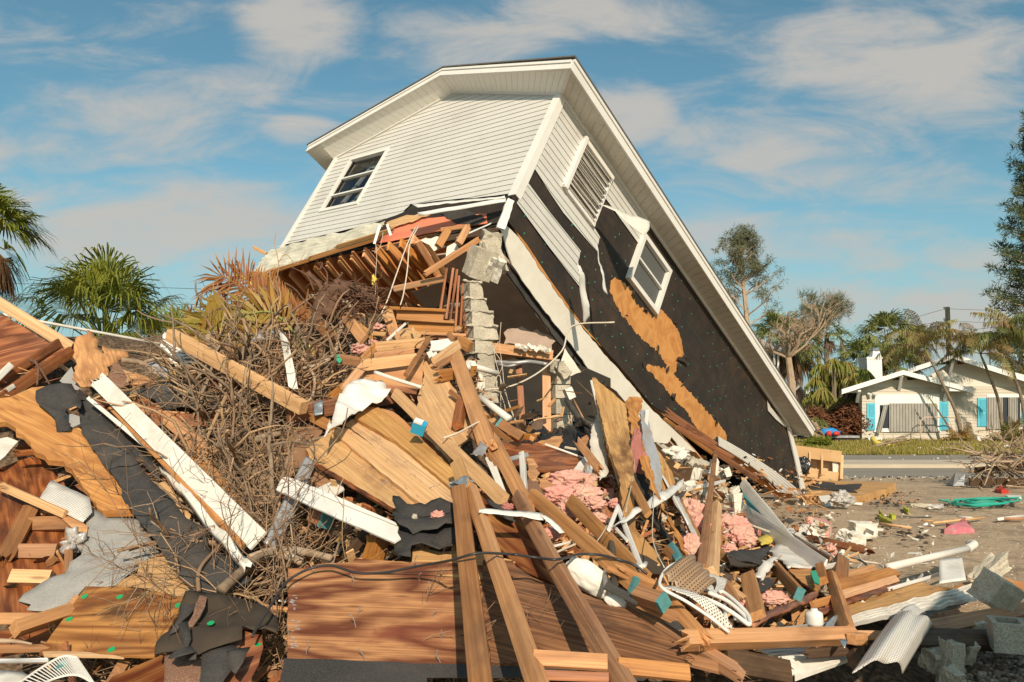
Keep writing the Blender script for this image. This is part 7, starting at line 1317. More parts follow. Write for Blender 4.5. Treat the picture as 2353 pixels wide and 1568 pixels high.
lumber(c7(440,1385,.95),c7(1000,1420,.95), 33, 'lum_orange', 'left reddish stud lying along the bottom edge', name='stud', roll=-20)
lumber(c7(1080,1445,.9),c7(1618,1500,.9), 34, 'lum_orange', 'right orange stud lying along the bottom edge', name='stud', roll=-20)
lumber(c7(440,1510,.85),c7(1010,1530,.85), 20, 'lum_red', 'dark stud under the left reddish one', name='stud', roll=0)
lumber(c7(1620,1400,.6),c7(1970,1490,.5), 24, 'lum_brown', 'broken stud tip at the right end of the bottom studs', name='stud', brk=(1,1))
o = pipe([c5(20,1170,.62),c5(60,1090,.62),c5(150,950,.64),c5(250,790,.66),c5(330,690,.68),c5(420,630,.7),c5(540,580,.7),c5(680,560,.7),c5(780,585,.68),c5(900,622,.66),c5(1030,630,.64),c5(1200,615,.66),c5(1400,575,.72),c5(1600,540,.85),c5(1740,512,1.05),c5(1880,470,1.15),c5(1980,455,1.15),c5(2100,458,1.1),c5(2300,470,1.0),c7(300,602,1.05),c7(460,625,1.0),c7(600,640,1.1),c7(680,628,1.05),c7(780,602,.95),c7(880,600,.95),c7(980,612,1.0),c7(1080,640,1.05),c7(1180,670,1.0),c7(1250,710,.95),c7(1300,750,.9)], .0075, 'cable_black', 'long black cable winding over the largest sheet and the studs', 'cable', 'black_cable', n=8, k=5)
pipe([c5(340,690,.5),c5(500,640,.5),c5(700,650,.5),c5(1000,640,.5),c5(1400,620,.52),c5(1790,600,.6)], .003, 'cable_black', 'thin dark wire under the black cable', 'wire', 'thin_wire', n=4)
patch([c7(30,262,1.1),c7(60,255,1.1),c7(60,278,1.1),c7(30,285,1.1)], 'white_pale', 'cut end of the flat white strip', 'trim', 'trim_strip', nu=2, nv=2)
patch([c7(40,255,1.1),c7(500,290,1.05),c7(520,335,1.05),c7(40,280,1.1)], 'white_pale', 'flat white strip crossing the long studs', 'trim', 'trim_strip', nu=14, nv=3, wob=.02)
patch([c7(490,285,1.05),c7(545,300,1.05),c7(680,440,.9),c7(640,450,.9)], 'white_pale', 'bent lower end of the flat white strip', 'trim', 'trim_strip', nu=3, nv=8, wob=.02)
lumber(c7(560,550,.75),c7(750,500,.75), 5, 'white_pale', 'upper short white stick above the foam', 'trim', 'trim_strip'); lumber(c7(595,595,.8),c7(770,520,.8), 5, 'cable_white', 'lower short white stick above the foam', 'trim', 'trim_strip')
pipe([c4(1515,300,.95),c4(1640,255,1.0),c4(1760,190,1.0),c4(1810,168,1.0)], .008, 'cable_white', 'short pale wire poking left from the tall stud', 'wire', 'thin_wire')
# ---------------------------------------------------------------- right of centre
o = sheet([c6(1115,412),c6(1140,410),c6(1165,440),c6(1250,510),c6(1375,620),c6(1400,800),c6(1420,950),c6(1450,1250),c7(1210,400),c7(1440,660),c7(1390,690),c7(1280,610),c7(1210,570),c7(1120,300),c6(1330,1200),c6(1250,1000),c6(1180,700),c6(1130,520)], 'ply_stain', 'tall weathered plywood panel standing right of the dark void', 'plywood', plane=[c6(1120,412,9.3),c6(1380,620,8.8),c6(1450,1250,6.5),c7(1210,570,5.35),c7(1440,680,5.1)], t=.04, jag=.008, g=(.25,1))
for i, (a, b) in enumerate([(c6(1108,440),c6(1170,700)),(c6(1170,700),c6(1255,1010)),(c6(1255,1010),c6(1330,1260))]): lumber((*a, 9.2-i*.8), (*b, 8.4-i*.75), 5, 'lum_light' if i % 2 else 'white_dirty', ['top','middle','bottom'][i]+' length of split ply edge on the tall panel', 'splinter', 'ply_edge', t=.02, brk=(1,1))
sheet([c6(1370,600),c6(1400,565),c6(1450,560),c6(1500,570),c6(1480,660),c6(1470,760),c6(1500,900),c6(1560,1080),c6(1620,1300),c7(1400,200),c7(1610,590),c7(1590,590),c7(1400,240),c6(1540,1200),c6(1480,1000),c6(1430,860),c6(1400,720)], 'ply_orange', 'narrow splintered orange plywood edge right of the tall panel', 'plywood', plane=[c6(1370,600,9.0),c6(1500,570,9.0),c6(1600,1300,6.5),c7(1610,590,5.4)], t=.03, jag=.02, g=(.3,1))
sheet([c6(1420,850),c6(1500,930),c6(1600,1280),c7(1380,330),c7(1560,600),c7(1500,560),c7(1240,210),c6(1440,1200)], 'dark_in', 'black tar paper hidden between the standing panels', 'roofing felt', 'felt_sheet', plane=[c6(1420,850,8.5),c6(1600,1280,6.9),c7(1560,600,5.8),c7(1240,210,6.6)], jag=.01)
blob(c6(1470,1100,7.3), 18, 70, 'pink_dirty', 'dark pink insulation squeezed between the standing panels', rz=.2, amp=.5)
lumber(c7(1190,70,1.3),c7(1310,300,1.2), 18, 'lum', 'short stud wedged between the standing panels', name='stud', roll=20)
sheet([c6(1490,660),c6(1530,665),c6(1570,800),c6(1640,1050),c6(1665,1200),c6(1650,1310),c6(1600,1300),c6(1550,1120),c6(1510,900)], 'gray_paint', 'grey-blue painted board standing behind the orange edge', 'board', 'painted_board', plane=[c6(1490,660,9.2),c6(1560,680,9.2),c6(1650,1310,7.0)], t=.02, g=(.2,1))
lumber(c6(1548,670,9.1),c6(1525,900,8.4), 9, 'white_pale', 'short white trim at the top of the grey-blue board', 'trim', 'trim_strip')
sheet([c6(1605,945),c6(1680,1050),c6(1745,1165),c6(1765,1235),c6(1690,1340),c6(1650,1270)], 'ply_light', 'pale plywood wedge right of the grey-blue board', 'plywood', plane=[c6(1605,945,8.6),c6(1765,1235,7.4),c6(1650,1290,7.2)], g=(.2,1))
sheet([c6(1100,860),c6(1140,740),c6(1165,690),c6(1190,800),c6(1215,950),c6(1240,1130),c6(1235,1170),c6(1170,1230),c6(1165,1130),c6(1110,1000)], 'plaster', 'curled cream plaster sheet left of the tall panel', 'plasterboard', 'plasterboard_sheet', lift=.6, curl=.02, g=(.2,1), jag=.01)
lumber(c6(1015,930,.75),c6(1170,1130,.9), 18, 'lum_orange', 'red-brown splinter crossing the cream plaster sheet', name='splinter', brk=(2,1))
lumber(c6(1085,1080,.7),c6(1040,1210,.7), 11, 'lum_brown', 'short brown stick above the pink insulation', brk=(1,1)); lumber(c6(1140,1130,.6),c6(1130,1270,.65), 12, 'lum_light', 'pale stick above the pink insulation', brk=(1,1))
sheet([c6(945,1165),c6(1000,1090),c6(1060,1030),c6(1125,1080),c6(1130,1130),c6(1040,1150)], 'white_pale', 'bluish white triangle of sheet above the pink insulation', 'panel', 'painted_sheet', lift=.35)
# old window frame
o = thing('window_frame', 'weathered white window frame corner below the doorway', 'window frame', W(c6(580,1200,.8))); lumber(c6(565,1010,.8),c6(590,1420,.78), 13, 'white_dirty', name='frame_stile', par=o, roll=20, t=.04); lumber(c6(440,1060,.75),c6(600,1020,.78), 10, 'gray_metal', name='frame_rail', par=o, roll=0, t=.04)
sheet([c6(600,1040),c6(650,1050),c6(690,1110),c6(690,1180),c6(670,1240),c6(620,1200)], 'ply_orange', 'ragged orange board end beside the window frame', 'plywood', lift=.5, jag=.02); sheet([c6(610,1210),c6(690,1230),c6(740,1330),c6(700,1380),c6(620,1330)], 'shingle', 'brown shingle scrap below the ragged orange end', 'shingle', 'shingle_scrap', lift=.5)
sheet([c6(690,1200),c6(790,1230),c6(830,1270),c6(760,1290),c6(700,1260)], 'lum_orange', 'splintered red chip left of the pink insulation', lift=.5, jag=.02)
# insulation
for c, rx, ry, lab, sd in ((c6(960,1230,.45),58,28,'largest pink insulation batt below the dark sheet',1),(c6(860,1330,.5),40,22,'pink insulation lump lower left of the largest batt',2),(c6(1060,1330,.45),40,24,'peach insulation lump lower right of the largest batt',3),(c6(930,1450,.45),26,26,'crumbly peach insulation between two studs',4),(c6(1130,1400,.4),28,18,'small peach insulation right of the crossing stud',5),(c6(1290,1400,.45),14,12,'purplish pink tuft against the tall panel',6),(c7(560,450,.5),26,14,'pink insulation under the flat white strip',7),(c7(700,260,.45),24,22,'peach insulation tucked behind the fourth stud',8),(c7(930,330,.35),22,14,'small pink insulation left of the standing panels',9)):
    blob(c, rx*.9, ry*.9, 'pink', lab, seed=sd, amp=.34, fr=5)
for c, rx, ry, lab, sd in ((c7(1640,290,.3),28,34,'upper pink insulation right of the standing panels',11),(c7(1690,400,.25),30,30,'middle pink insulation behind the pale post',12),(c7(1630,560,.4),26,34,'lower pink insulation beside the standing panels',13),(c8(60,400,.3),40,30,'pink insulation batt right of the pale post',14),(c8(120,480,.3),34,26,'second pink batt against the white board',15),(c8(30,560,.35),18,12,'pink scrap under the second batt',16),(c8(370,935,.5),32,16,'flat peach insulation on the curved red board',17),(c8(140,1000,.45),16,14,'dull pink insulation beside the white hose loop',18),(c8(800,580,.2),12,14,'pink rolled scrap near the teal block',19)):
    blob(c, rx*.9, ry*.9, 'pink', lab, seed=sd, amp=.34, fr=5)
blob(c6(1085,1210,.6), 9, 26, 'gray_paint', 'grey matted fluff on the largest pink batt', 'insulation', 'insulation_clump', amp=.6)
# foam packing
blob(c7(860,780,.62), 58, 30, 'foam', 'smooth white foam block lying under the fourth stud', 'foam block', 'foam_block', rz=.5, amp=.12, fr=1.5, sub=5).rotation_euler = (0, R(36), 0)
blob(c7(1060,960,.6), 26, 14, 'foam', 'small white foam end below the larger foam block', 'foam block', 'foam_block', rz=.5, amp=.15, fr=1.5, sub=4).rotation_euler = (0, R(25), 0)
# black aluminium window frame
o = thing('aluminium_frame', 'black bent aluminium window track beside the foam block', 'window frame', W(c7(1000,800,.8))); lumber(c7(1030,450,.8),c7(1060,830,.8), 12, 'black_frame', name='frame_stile', par=o, roll=20, t=.03); lumber(c7(985,560,.7),c7(990,850,.78), 7, 'gray_metal', name='frame_stile', par=o, roll=20, t=.03); lumber(c7(990,840,.8),c7(1240,960,.78), 18, 'black_frame', name='frame_rail', par=o, roll=0, t=.03); lumber(c7(1230,950,.7),c7(1650,1215,.7), 16, 'black_frame', name='frame_rail', par=o, roll=0, t=.03)
o = thing('trim_bracket', 'white folded metal corner trim like a long narrow A', 'trim', W(c7(1140,450,.9))); lumber(c7(1075,235,.95),c7(1250,690,.85), 12, 'white_pale', name='trim_leg', par=o, roll=20, t=.015); lumber(c7(1080,240,.95),c7(1010,420,.95), 9, 'white_pale', name='trim_leg', par=o, roll=-20, t=.015); lumber(c7(1060,400,.9),c7(1150,500,.88), 7, 'white_dirty', name='trim_brace', par=o, t=.015)
sheet([c7(1008,425),c7(1100,335),c7(1200,265),c7(1380,140),c7(1440,112),c7(1435,200),c7(1375,225),c7(1200,310),c7(1100,352),c7(1012,412)], 'white_pale', 'lower half of the white gutter strip, folded along its middle', 'gutter', 'gutter_strip', lift=1.1, t=.004, jag=.003, curl=.03)
sheet([c7(1378,142),c7(1440,112),c7(1500,75),c7(1585,15),c7(1562,95),c7(1480,165),c7(1440,198),c7(1400,180)], 'white_pale', 'upper flaring end of the white gutter strip', 'gutter', 'gutter_strip', plane=[c7(1380,140,1.15),c7(1580,20,1.4),c7(1440,200,1.2),c7(1560,95,1.3)], t=.004, jag=.003, curl=.03)
for lab, pts in (('thin white string before the tall panel', [c6(1560,1000,1.2),c6(1500,880,1.3),c6(1460,900,1.3),c6(1440,1150,1.3),c6(1380,1450,1.2),c7(1150,250,1.2)]), ('thin white string hanging to the perforated basket', [c7(1350,0,1.2),c7(1350,200,1.2),c7(1340,440,1.1),c7(1370,580,1.1),c7(1430,700,1.1)]), ('thin white loop beside the A-shaped trim', [c7(1000,380,1.0),c7(960,450,1.0),c7(905,525,1.0)])): pipe(pts, .004, 'cable_white', lab, 'wire', 'thin_wire', n=4)
lumber(c6(2085,975,1.1),c7(1710,690,.8), 11, 'lum_brown', 'tall slender dark stake right of centre', name='stake', roll=15, brk=(1.5,0), t=.03)
lumber(c7(1810,235,.8),c7(1755,760,.75), 33, 'lum_light', 'pale square post standing right of the slender stake', name='post', roll=35, t=.08, brk=(.7,0))
patch([c7(1480,160,.7),c7(1540,160,.7),c7(1720,530,.6),c7(1690,540,.6)], 'perf', 'narrow perforated white strip beside the standing panels', 'soffit panel', 'perforated_soffit', nu=4, nv=16, wob=.01)
lumber(c7(1545,215,.55),c7(1700,520,.5), 18, 'lum', 'orange board behind the narrow perforated strip')
patch([c6(1620,1110,1.0),c6(1635,1105,1.0),c6(1880,1560,.8),c6(1865,1568,.8)], 'white_pale', 'white corner bead slanting above the gutter strip', 'trim', 'corner_bead', nu=2, nv=10)
lumber(c6(1860,1290,.3),c6(2156,1225,.3), 8, 'white_pale', 'pale perforated strip running right under the house', 'trim', 'corner_bead'); 
# perforated basket
cyl = lambda u, v: .14*math.sin(u*3.14)
patch([c7(1400,760,1.1),c7(1600,670,1.0),c7(1790,890,.9),c7(1610,985,.9)], 'perf_brown', 'rusty brown perforated curved panel', 'soffit panel', 'perforated_soffit', nu=20, nv=16, f=lambda u, v: .1*math.sin(u*3.1)+.03*abs(math.sin(v*12)))
patch([c7(1720,735,.9),c7(1900,790,.85),c7(1880,890,.85),c7(1760,900,.85)], 'perf', 'white perforated panel right of the rusty one', 'soffit panel', 'perforated_soffit', nu=10, nv=10, wob=.02)
patch([c7(1400,845,1.1),c7(1490,830,1.1),c7(1950,1180,.8),c7(1800,1140,.8)][::1], 'perf', 'long white perforated band curving under the rusty panel', 'soffit panel', 'perforated_soffit', nu=8, nv=20, f=lambda u, v: .06*math.sin(v*3), wob=.02)
pipe([c7(1560,650,1.05),c7(1460,700,1.1),c7(1400,790,1.12),c7(1420,860,1.12),c7(1600,960,1.05),c7(1780,1080,.95),c7(1920,1190,.85)], .009, 'white_pale', 'white rim curving round the rusty panel', 'trim', 'rim_strip', n=6)
for lab, pts in (('outer white flexible strip loop', [c7(1710,925,.95),c7(1850,985,.95),c7(1970,1060,.9),c7(2070,1130,.9),c7(2060,1060,.9),c7(1990,980,.9),c7(1880,890,.9),c7(1850,885,.9)]), ('inner white flexible strip loop', [c7(1760,890,.9),c7(1900,950,.9),c7(2020,1050,.85),c7(2050,1110,.85),c7(1960,1080,.85)])): pipe(pts, .013, 'white_pale', lab, 'strip', 'flexible_strip', n=6)
pipe([c7(1885,990,.85),c7(1900,1150,.85)], .012, 'pvc', 'short upright white tube among the loops', 'tube', 'white_tube', k=1); pipe([c7(1290,670,.8),c7(1255,720,.8)], .016, 'pvc', 'short white tube stub beside the A-shaped trim', 'tube', 'white_tube', k=1)
lumber(c7(1440,560,.8),c7(1520,640,.8), 18, 'lum_brown', 'little block left of the teal-blue one', name='block'); lumber(c7(1490,540,.85),c7(1550,650,.85), 16, 'teal', 'teal-blue painted block behind the rusty panel', name='block', t=.05)
sheet([c7(1240,600),c7(1290,610),c7(1430,700),c7(1410,740),c7(1330,730),c7(1270,660)], 'felt_brown', 'olive board end under the tall panel', lift=.5)
sheet([c7(1630,930),c7(1720,900),c7(1830,1010),c7(1800,1050),c7(1720,1040)], 'sheath', 'tan board between the loops and the rusty panel', lift=.5)
# ---------------------------------------------------------------- right slope
lumber(c8(130,260,.5),c8(745,700,.8), 30, 'white_pale', 'long white painted board sloping down right', 'board', 'painted_board', roll=10, t=.02)
lumber(c8(130,60,10.6),c8(500,510,.75), 22, 'white_dirty', 'white board standing above the long sloping one', 'board', 'painted_board', roll=20, t=.03)
sheet([c8(125,110),c8(200,180),c8(290,300),c8(285,335),c8(200,290),c8(180,250),c8(140,160)], 'teal', 'teal-green shaded panel behind the standing white board', 'panel', 'painted_sheet', plane=[c8(125,110,10.9),c8(290,320,9.6),c8(180,270,9.9)])
for a, b, w_, m, lab in ((c8(470,430,.3),c8(820,630,.4),7,'white_pale','thin white strip right of the long white board'),(c8(490,470,.3),c8(800,640,.4),10,'lum_brown','brown batten beside the thin white strip'),(c8(60,330,.7),c8(470,480,.8),4,'cable_white','thin pale strip crossing the sloping white board')): lumber(a, b, w_, m, lab)
sheet([c8(330,560),c8(420,520),c8(560,570),c8(700,690),c8(645,700),c8(480,712),c8(400,640)], 'white_dirty', 'white plasterboard piece left of the sloping board end', 'plasterboard', 'plasterboard_sheet', lift=.65, curl=.03, jag=.01)
sheet([c8(240,480),c8(310,455),c8(420,445),c8(360,490),c8(330,525),c8(280,530)], 'yellow', 'yellow torn scrap on the white plasterboard', 'scrap', 'yellow_scrap', lift=.7, curl=.04, jag=.015)
sheet([c8(0,590),c8(120,560),c8(250,560),c8(360,530),c8(300,620),c8(280,680),c8(120,650)], 'felt', 'grey-black weathered board below the pink batt', 'board', 'weathered_board', lift=.55, curl=.02); sheet([c8(20,620),c8(150,640),c8(270,680),c8(180,690),c8(40,680)], 'felt_brown', 'brown-grey board under the weathered one', 'board', 'weathered_board', lift=.5)
sheet([c8(385,585),c8(400,600),c8(390,660),c8(340,720),c8(260,780),c8(200,745),c8(300,660)], 'pvc', 'pinkish crumpled plastic sheet beside the plasterboard', 'plastic', 'plastic_sheet', lift=.75, curl=.08, jag=.012)
o = lumber(c8(375,690,.75),c8(560,900,.9), 23, 'lum', 'slanting stud with a mint green lower end', name='stud', roll=25, t=.05, end='teal')
lumber(c8(720,690,.8),c8(740,800,.8), 18, 'lum_orange', 'short stud at the foot of the white board', name='stud', t=.06); sheet([c8(645,730),c8(685,720),c8(720,800),c8(710,825),c8(675,810)], 'teal_green', 'bright green board end at the foot of the white board', 'board', 'painted_end_board', lift=.95, jag=0)
o = lumber(c8(865,780,.5),c8(880,640,.55), 26, 'lum_brown', 'upright block with a pale teal top', name='block', roll=25, t=.08, end='teal')
for i, (a, b) in enumerate([(c8(895,620,.6),c8(950,545,.6)),(c8(915,625,.6),c8(1010,590,.6)),(c8(905,630,.6),c8(985,650,.6))]): lumber(a, b, 5, 'lum_light', ['upper','middle','lower'][i]+' splinter sticking out by the pale teal block', 'splinter', 'splinter', brk=(0,2))
lumber(c8(745,700,.7),c8(850,675,.7), 9, 'pvc', 'short white tube at the foot of the white board', 'tube', 'white_tube', t=.03)
lumber(c8(175,760,.75),c8(240,1065,.75), 32, 'lum', 'wide orange block leaning on the curved red board', name='block', roll=15, t=.05)
lumber(c8(0,820,.6),c8(90,960,.6), 20, 'lum', 'orange board end beside the wide block', brk=(0,1)); lumber(c8(70,870,.6),c8(190,960,.6), 10, 'lum_light', 'pale splinter below the wide block', 'splinter', 'splinter', brk=(1,2))
sheet([c8(230,790),c8(330,770),c8(370,830),c8(300,880),c8(240,870)], 'felt', 'grey shard behind the wide block', 'shard', 'grey_shard', lift=.5)
sheet([c8(185,1080),c8(300,1040),c8(500,960),c8(650,890),c8(722,868),c8(700,910),c8(560,985),c8(400,1060),c8(230,1128)], 'ply_red', 'curved dark red plywood at the lower right', 'plywood', lift=.6, curl=.02, t=.02, g=(1,-.4))
sheet([c8(480,710),c8(640,700),c8(720,860),c8(690,880),c8(580,810),c8(500,740)], 'ply_orange', 'orange plywood wedge above the curved red one', 'plywood', lift=.6)
lumber(c8(835,790,.35),c8(1125,708,.3), 15, 'lum', 'topmost of the three stacked boards', roll=-20, t=.05); lumber(c8(845,850,.45),c8(1285,735,.4), 24, 'lum_orange', 'middle of the three stacked boards', roll=-30, t=.05); lumber(c8(850,925,.5),c8(1290,790,.45), 15, 'lum', 'lowest of the three stacked boards', roll=-15, t=.05)
lumber(c8(660,985,.5),c8(850,925,.5), 16, 'lum_orange', 'orange board end left of the broken stake', roll=0)
sheet([c8(680,1030),c8(900,930),c8(1200,840),c8(1320,815),c8(1290,850),c8(1000,950),c8(720,1050)], 'ply_red', 'dark edged plywood under the three stacked boards', 'plywood', lift=.4, g=(1,-.3), jag=.012)
lumber(c8(800,760,.75),c8(930,1190,.7), 24, 'lum_orange', 'broken upright stake with a splintered top', name='stake', roll=35, t=.06, brk=(1.2,0)); lumber(c8(935,1180,.6),c8(990,1440,.55), 20, 'lum_dark', 'dark lower part of the broken stake', name='stake', roll=35, t=.06)
sheet([c8(740,1092),c8(830,1000),c8(1080,930),c8(1330,850),c8(1470,808),c8(1600,850),c8(1700,850),c8(1850,800),c8(1930,800),c8(1935,820),c8(1500,920),c8(1150,1015),c8(960,1085)], 'ply_light', 'long pale plywood above the white siding at the lower right', 'plywood', lift=.25, g=(1,-.3), jag=.01)
patch([c8(960,1085,.35),c8(1925,815,.1),c8(1915,950,.05),c8(830,1175,.4)], 'white_dirty', 'stack of long white siding pieces at the lower right', 'siding', 'vinyl_siding', nu=24, ribs=4, ribd=.035, wob=.02)
patch([c8(1150,1060,.1),c8(1900,940,.0),c8(1740,1010,.02),c8(1300,1110,.05)], 'gray_paint', 'shaded underside strip of the white siding stack', 'siding', 'vinyl_siding', nu=14, ribs=2, ribd=.02)  # grey colour carries the shade under the white siding
o = thing('drain_pipe', 'long cream pipe with an elbow pointing right over the sand', 'pipe', W(c8(1300,690,.2))); a, b = P(*c8(1230,700), 7.9), P(*c8(1875,548), 9.3); pipe([a, b], .037, 'pvc', name='pipe_tube', par=o, n=16, k=1, world=True); pipe([b-V((.12, .1, .0)), b+V((.03, .03, .03)), P(*c8(1845,520), 9.45)], .044, 'pvc', name='elbow', par=o, n=16, world=True)
lumber(c8(1235,865,.4),c8(1775,708,.2), 6, 'white_pale', 'slim white stick lying over the stacked boards', 'trim', 'trim_strip')
patch([P(*c8(1618,640), 8.2),P(*c8(1790,618), 8.5),P(*c8(1822,795), 7.6),P(*c8(1620,822), 7.5)], 'white_dirty', 'short white siding panel standing in the sand', 'siding', 'vinyl_siding', nu=6, ribs=0, nv=8, world=True, f=lambda u, v: .015*(abs(u-.55) < .05))
pipe([c8(590,360,.1),c8(560,420,.1)], .01, 'cable_white', 'tiny wire end near the pink roll', 'wire', 'thin_wire', k=1)
pipe([c8(60,335,.8),c8(250,390,.8),c8(400,410,.75),c8(440,425,.7)], .009, 'cable_black', 'black wire over the sloping white board', 'wire', 'thin_wire'); pipe([c8(1010,600,.2),c8(1040,650,.2),c8(1150,670,.2),c8(1205,700,.2)], .01, 'cable_white', 'pale wire by the end of the cream pipe', 'wire', 'thin_wire'); pipe([c8(930,625,.2),c8(1030,650,.2),c8(1085,700,.2)], .009, 'cable_black', 'black wire curving beside the pale teal block', 'wire', 'thin_wire'); pipe([c8(640,625,.3),c8(750,630,.3),c8(820,635,.3)], .009, 'cable_black', 'short black wire left of the pale teal block', 'wire', 'thin_wire')
# lower right
o = thing('plastic_jug', 'crumpled white plastic jug by the broken stake', 'jug', W(c8(678,1075,.6))); mb = MB(); p = W(c8(678,1110,.6)); s = .001*4.9*1000/F
prof = [(0,0),(.052,0),(.056,.015),(.054,.055),(.05,.075),(.022,.088),(.02,.1),(0,.1)]; mb.add([(p.x+r*math.cos(a)*(1+.08*math.sin(3*a)), p.y+r*math.sin(a), p.z+z-.02) for r, z in prof for a in [k*math.pi/8 for k in range(16)]], [(j*16+k, j*16+(k+1) % 16, (j+1)*16+(k+1) % 16, (j+1)*16+k) for j in range(7) for k in range(16)]); mb.build('jug_body', 'white_plastic', o, None, smooth=True)
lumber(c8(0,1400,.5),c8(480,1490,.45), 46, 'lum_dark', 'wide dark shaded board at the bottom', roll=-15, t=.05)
patch([c8(205,1300,.3),c8(620,1290,.3),c8(700,1385,.3),c8(330,1372,.3)], 'perf', 'upper shaded white perforated panel at the bottom', 'soffit panel', 'perforated_soffit', nu=14, ribs=3, ribd=.012); patch([c8(400,1375,.35),c8(950,1375,.3),c8(930,1415,.3),c8(530,1560,.35)], 'white_dirty', 'ribbed white siding beside the wide dark board', 'siding', 'vinyl_siding', nu=14, ribs=4, ribd=.02)
lumber(c8(630,1350,.6),c8(1040,1320,.55), 18, 'lum_dark', 'dark stub under the level orange timber', name='stub', brk=(1,0)); patch([c8(865,1240,.9),c8(930,1250,.9),c8(905,1310,.88),c8(880,1280,.9)], 'galv', 'small steel nail plate on the level timber', 'bracket', 'metal_bracket', nu=2, nv=2)
lumber(c8(960,1240,.85),c8(1040,1235,.8), 22, 'lum', 'cut block at the joint of the level timber', name='block', t=.06)
lumber(c8(350,1180,.45),c8(800,1125,.4), 10, 'gray_metal', 'grey metal strip above the level timber', name='metal_strip'); patch([c8(740,1165,.55),c8(770,1110,.55),c8(870,1100,.5),c8(850,1150,.5)], 'galv', 'crumpled foil near the jug', 'foil', 'foil_scrap', nu=8, nv=6, wob=.06)
def bend(u, v): return .22*math.sin(v*2.4)*(.6+.4*math.sin(u*3.1))-.05*math.cos(u*12)*.3
patch([c8(1325,1020,.85),c8(1575,1115,.7),c8(1285,1600,.75),c8(905,1600,.9)], 'perf', 'large bent perforated soffit sheet rising at the bottom right', 'soffit panel', 'perforated_soffit', nu=22, nv=26, f=bend)
patch([c8(1325,1020,.85),c8(1450,1020,.75),c8(1510,1060,.6),c8(1400,1120,.8)], 'perf', 'curled upper lip of the bent perforated soffit sheet', 'soffit panel', 'perforated_soffit', nu=10, nv=6, f=lambda u, v: .05*math.sin(u*3))
lumber(c8(1545,1165,.2),c8(2330,1010,.2), 25, 'lum_brown', 'rosy brown timber slanting up to the right edge', name='timber', roll=-20, t=.09)
chunk((1665.9+.3041*2055, 1091.4+.3041*890, 6.9), 40, 28, 'mottled grey concrete block tilted on its corner', rot=(.2,.5,.55), seed=20, amp=.05, dep=.8, mat='concrete')
chunk((1665.9+.3041*2000, 1091.4+.3041*730, 8.0), 42, 15, 'pale broken concrete slab on the sand', rot=(.1,.4,-.45), seed=21, amp=.1)
# hollow block at the right edge
o = thing('cinder_block', 'hollow cinder block cut off by the right edge', 'cinder block', W((2340,1470,5.7))); mb = MB(); cx_ = P(2350, 1462, 5.75); M = Matrix.Rotation(-.35, 3, 'Z')
def bb(c, e): mb.box(cx_+M@V(c), e, M)
bb((0,-.1,0),(.4,.035,.2)); bb((0,.1,0),(.4,.035,.2)); bb((-.182,0,0),(.035,.166,.2)); bb((.182,0,0),(.035,.166,.2)); bb((0,0,0),(.035,.166,.2)); mb.build('block_shell', 'concrete', o, None)
for i, (x, y, rx, ry) in enumerate([(1700,1450,15,44),(1890,1160,20,14),(1600,1400,26,18),(1720,1540,16,18),(1830,1340,12,20)]): chunk((*c8(x, y), dist(*c8(x, y))-.1), rx, ry, ['mossy upright concrete post in the shade','small mossy stone under the rosy timber','dark boulder in the shade','rounded mossy stone at the bottom','narrow stone beside the pebbles'][i], rot=(.1*i,.4,.15), seed=30+i, amp=.1)
lumber(c8(1950,800,.0),c8(2350,880,.0), 24, 'lum_orange', 'orange board running off the right edge', roll=-10)
patch([c8(2020,1000,.25),c8(2130,995,.25),c8(2140,1030,.25),c8(2030,1040,.25)], 'white_dirty', 'thin white metal frame corner beside the grey block', 'trim', 'trim_strip', nu=4, nv=3)
# pebbles: countable ones in the corner, individually placed
rnd = random.Random(99); protos = []
for k in range(4):
    bm = bmesh.new(); bmesh.ops.create_icosphere(bm, subdivisions=2, radius=1)
    for v in bm.verts: v.co *= 1+.15*mn.noise(v.co*1.3+V((k*5, 0, 0)))
    me = bpy.data.meshes.new('pebble'); bm.to_mesh(me); bm.free(); me.polygons.foreach_set('use_smooth', [True]*len(me.polygons)); me.materials.append(MT('pebble')); protos.append(me)
mb = MB()
for i in range(1500):
    x, y = rnd.uniform(2190, 2390), rnd.uniform(1490, 1600); q = GND(x, y, .02); me = protos[i % 4]; s = rnd.uniform(.011, .024); e = V((s, s*rnd.uniform(.7, 1), s*.65)); M = Matrix.Rotation(rnd.uniform(0, 6), 3, 'Z')@Matrix.Diagonal(e); q.z += rnd.uniform(0, .05)
    mb.add([q+M@v.co for v in me.vertices], [tuple(p.vertices) for p in me.polygons], rnd.randrange(3))
MATS['pebble_b'] = lambda: plain('pebble_b', (.46, .38, .30), (.34, .26, .19), (12, 12, 12), ro=.6, amt=1); MATS['pebble_c'] = lambda: plain('pebble_c', (.22, .16, .12), (.30, .18, .11), (12, 12, 12), ro=.6, amt=1)
tag(mb.build('pebbles', ['pebble', 'pebble_b', 'pebble_c'], smooth=True), kind='stuff')
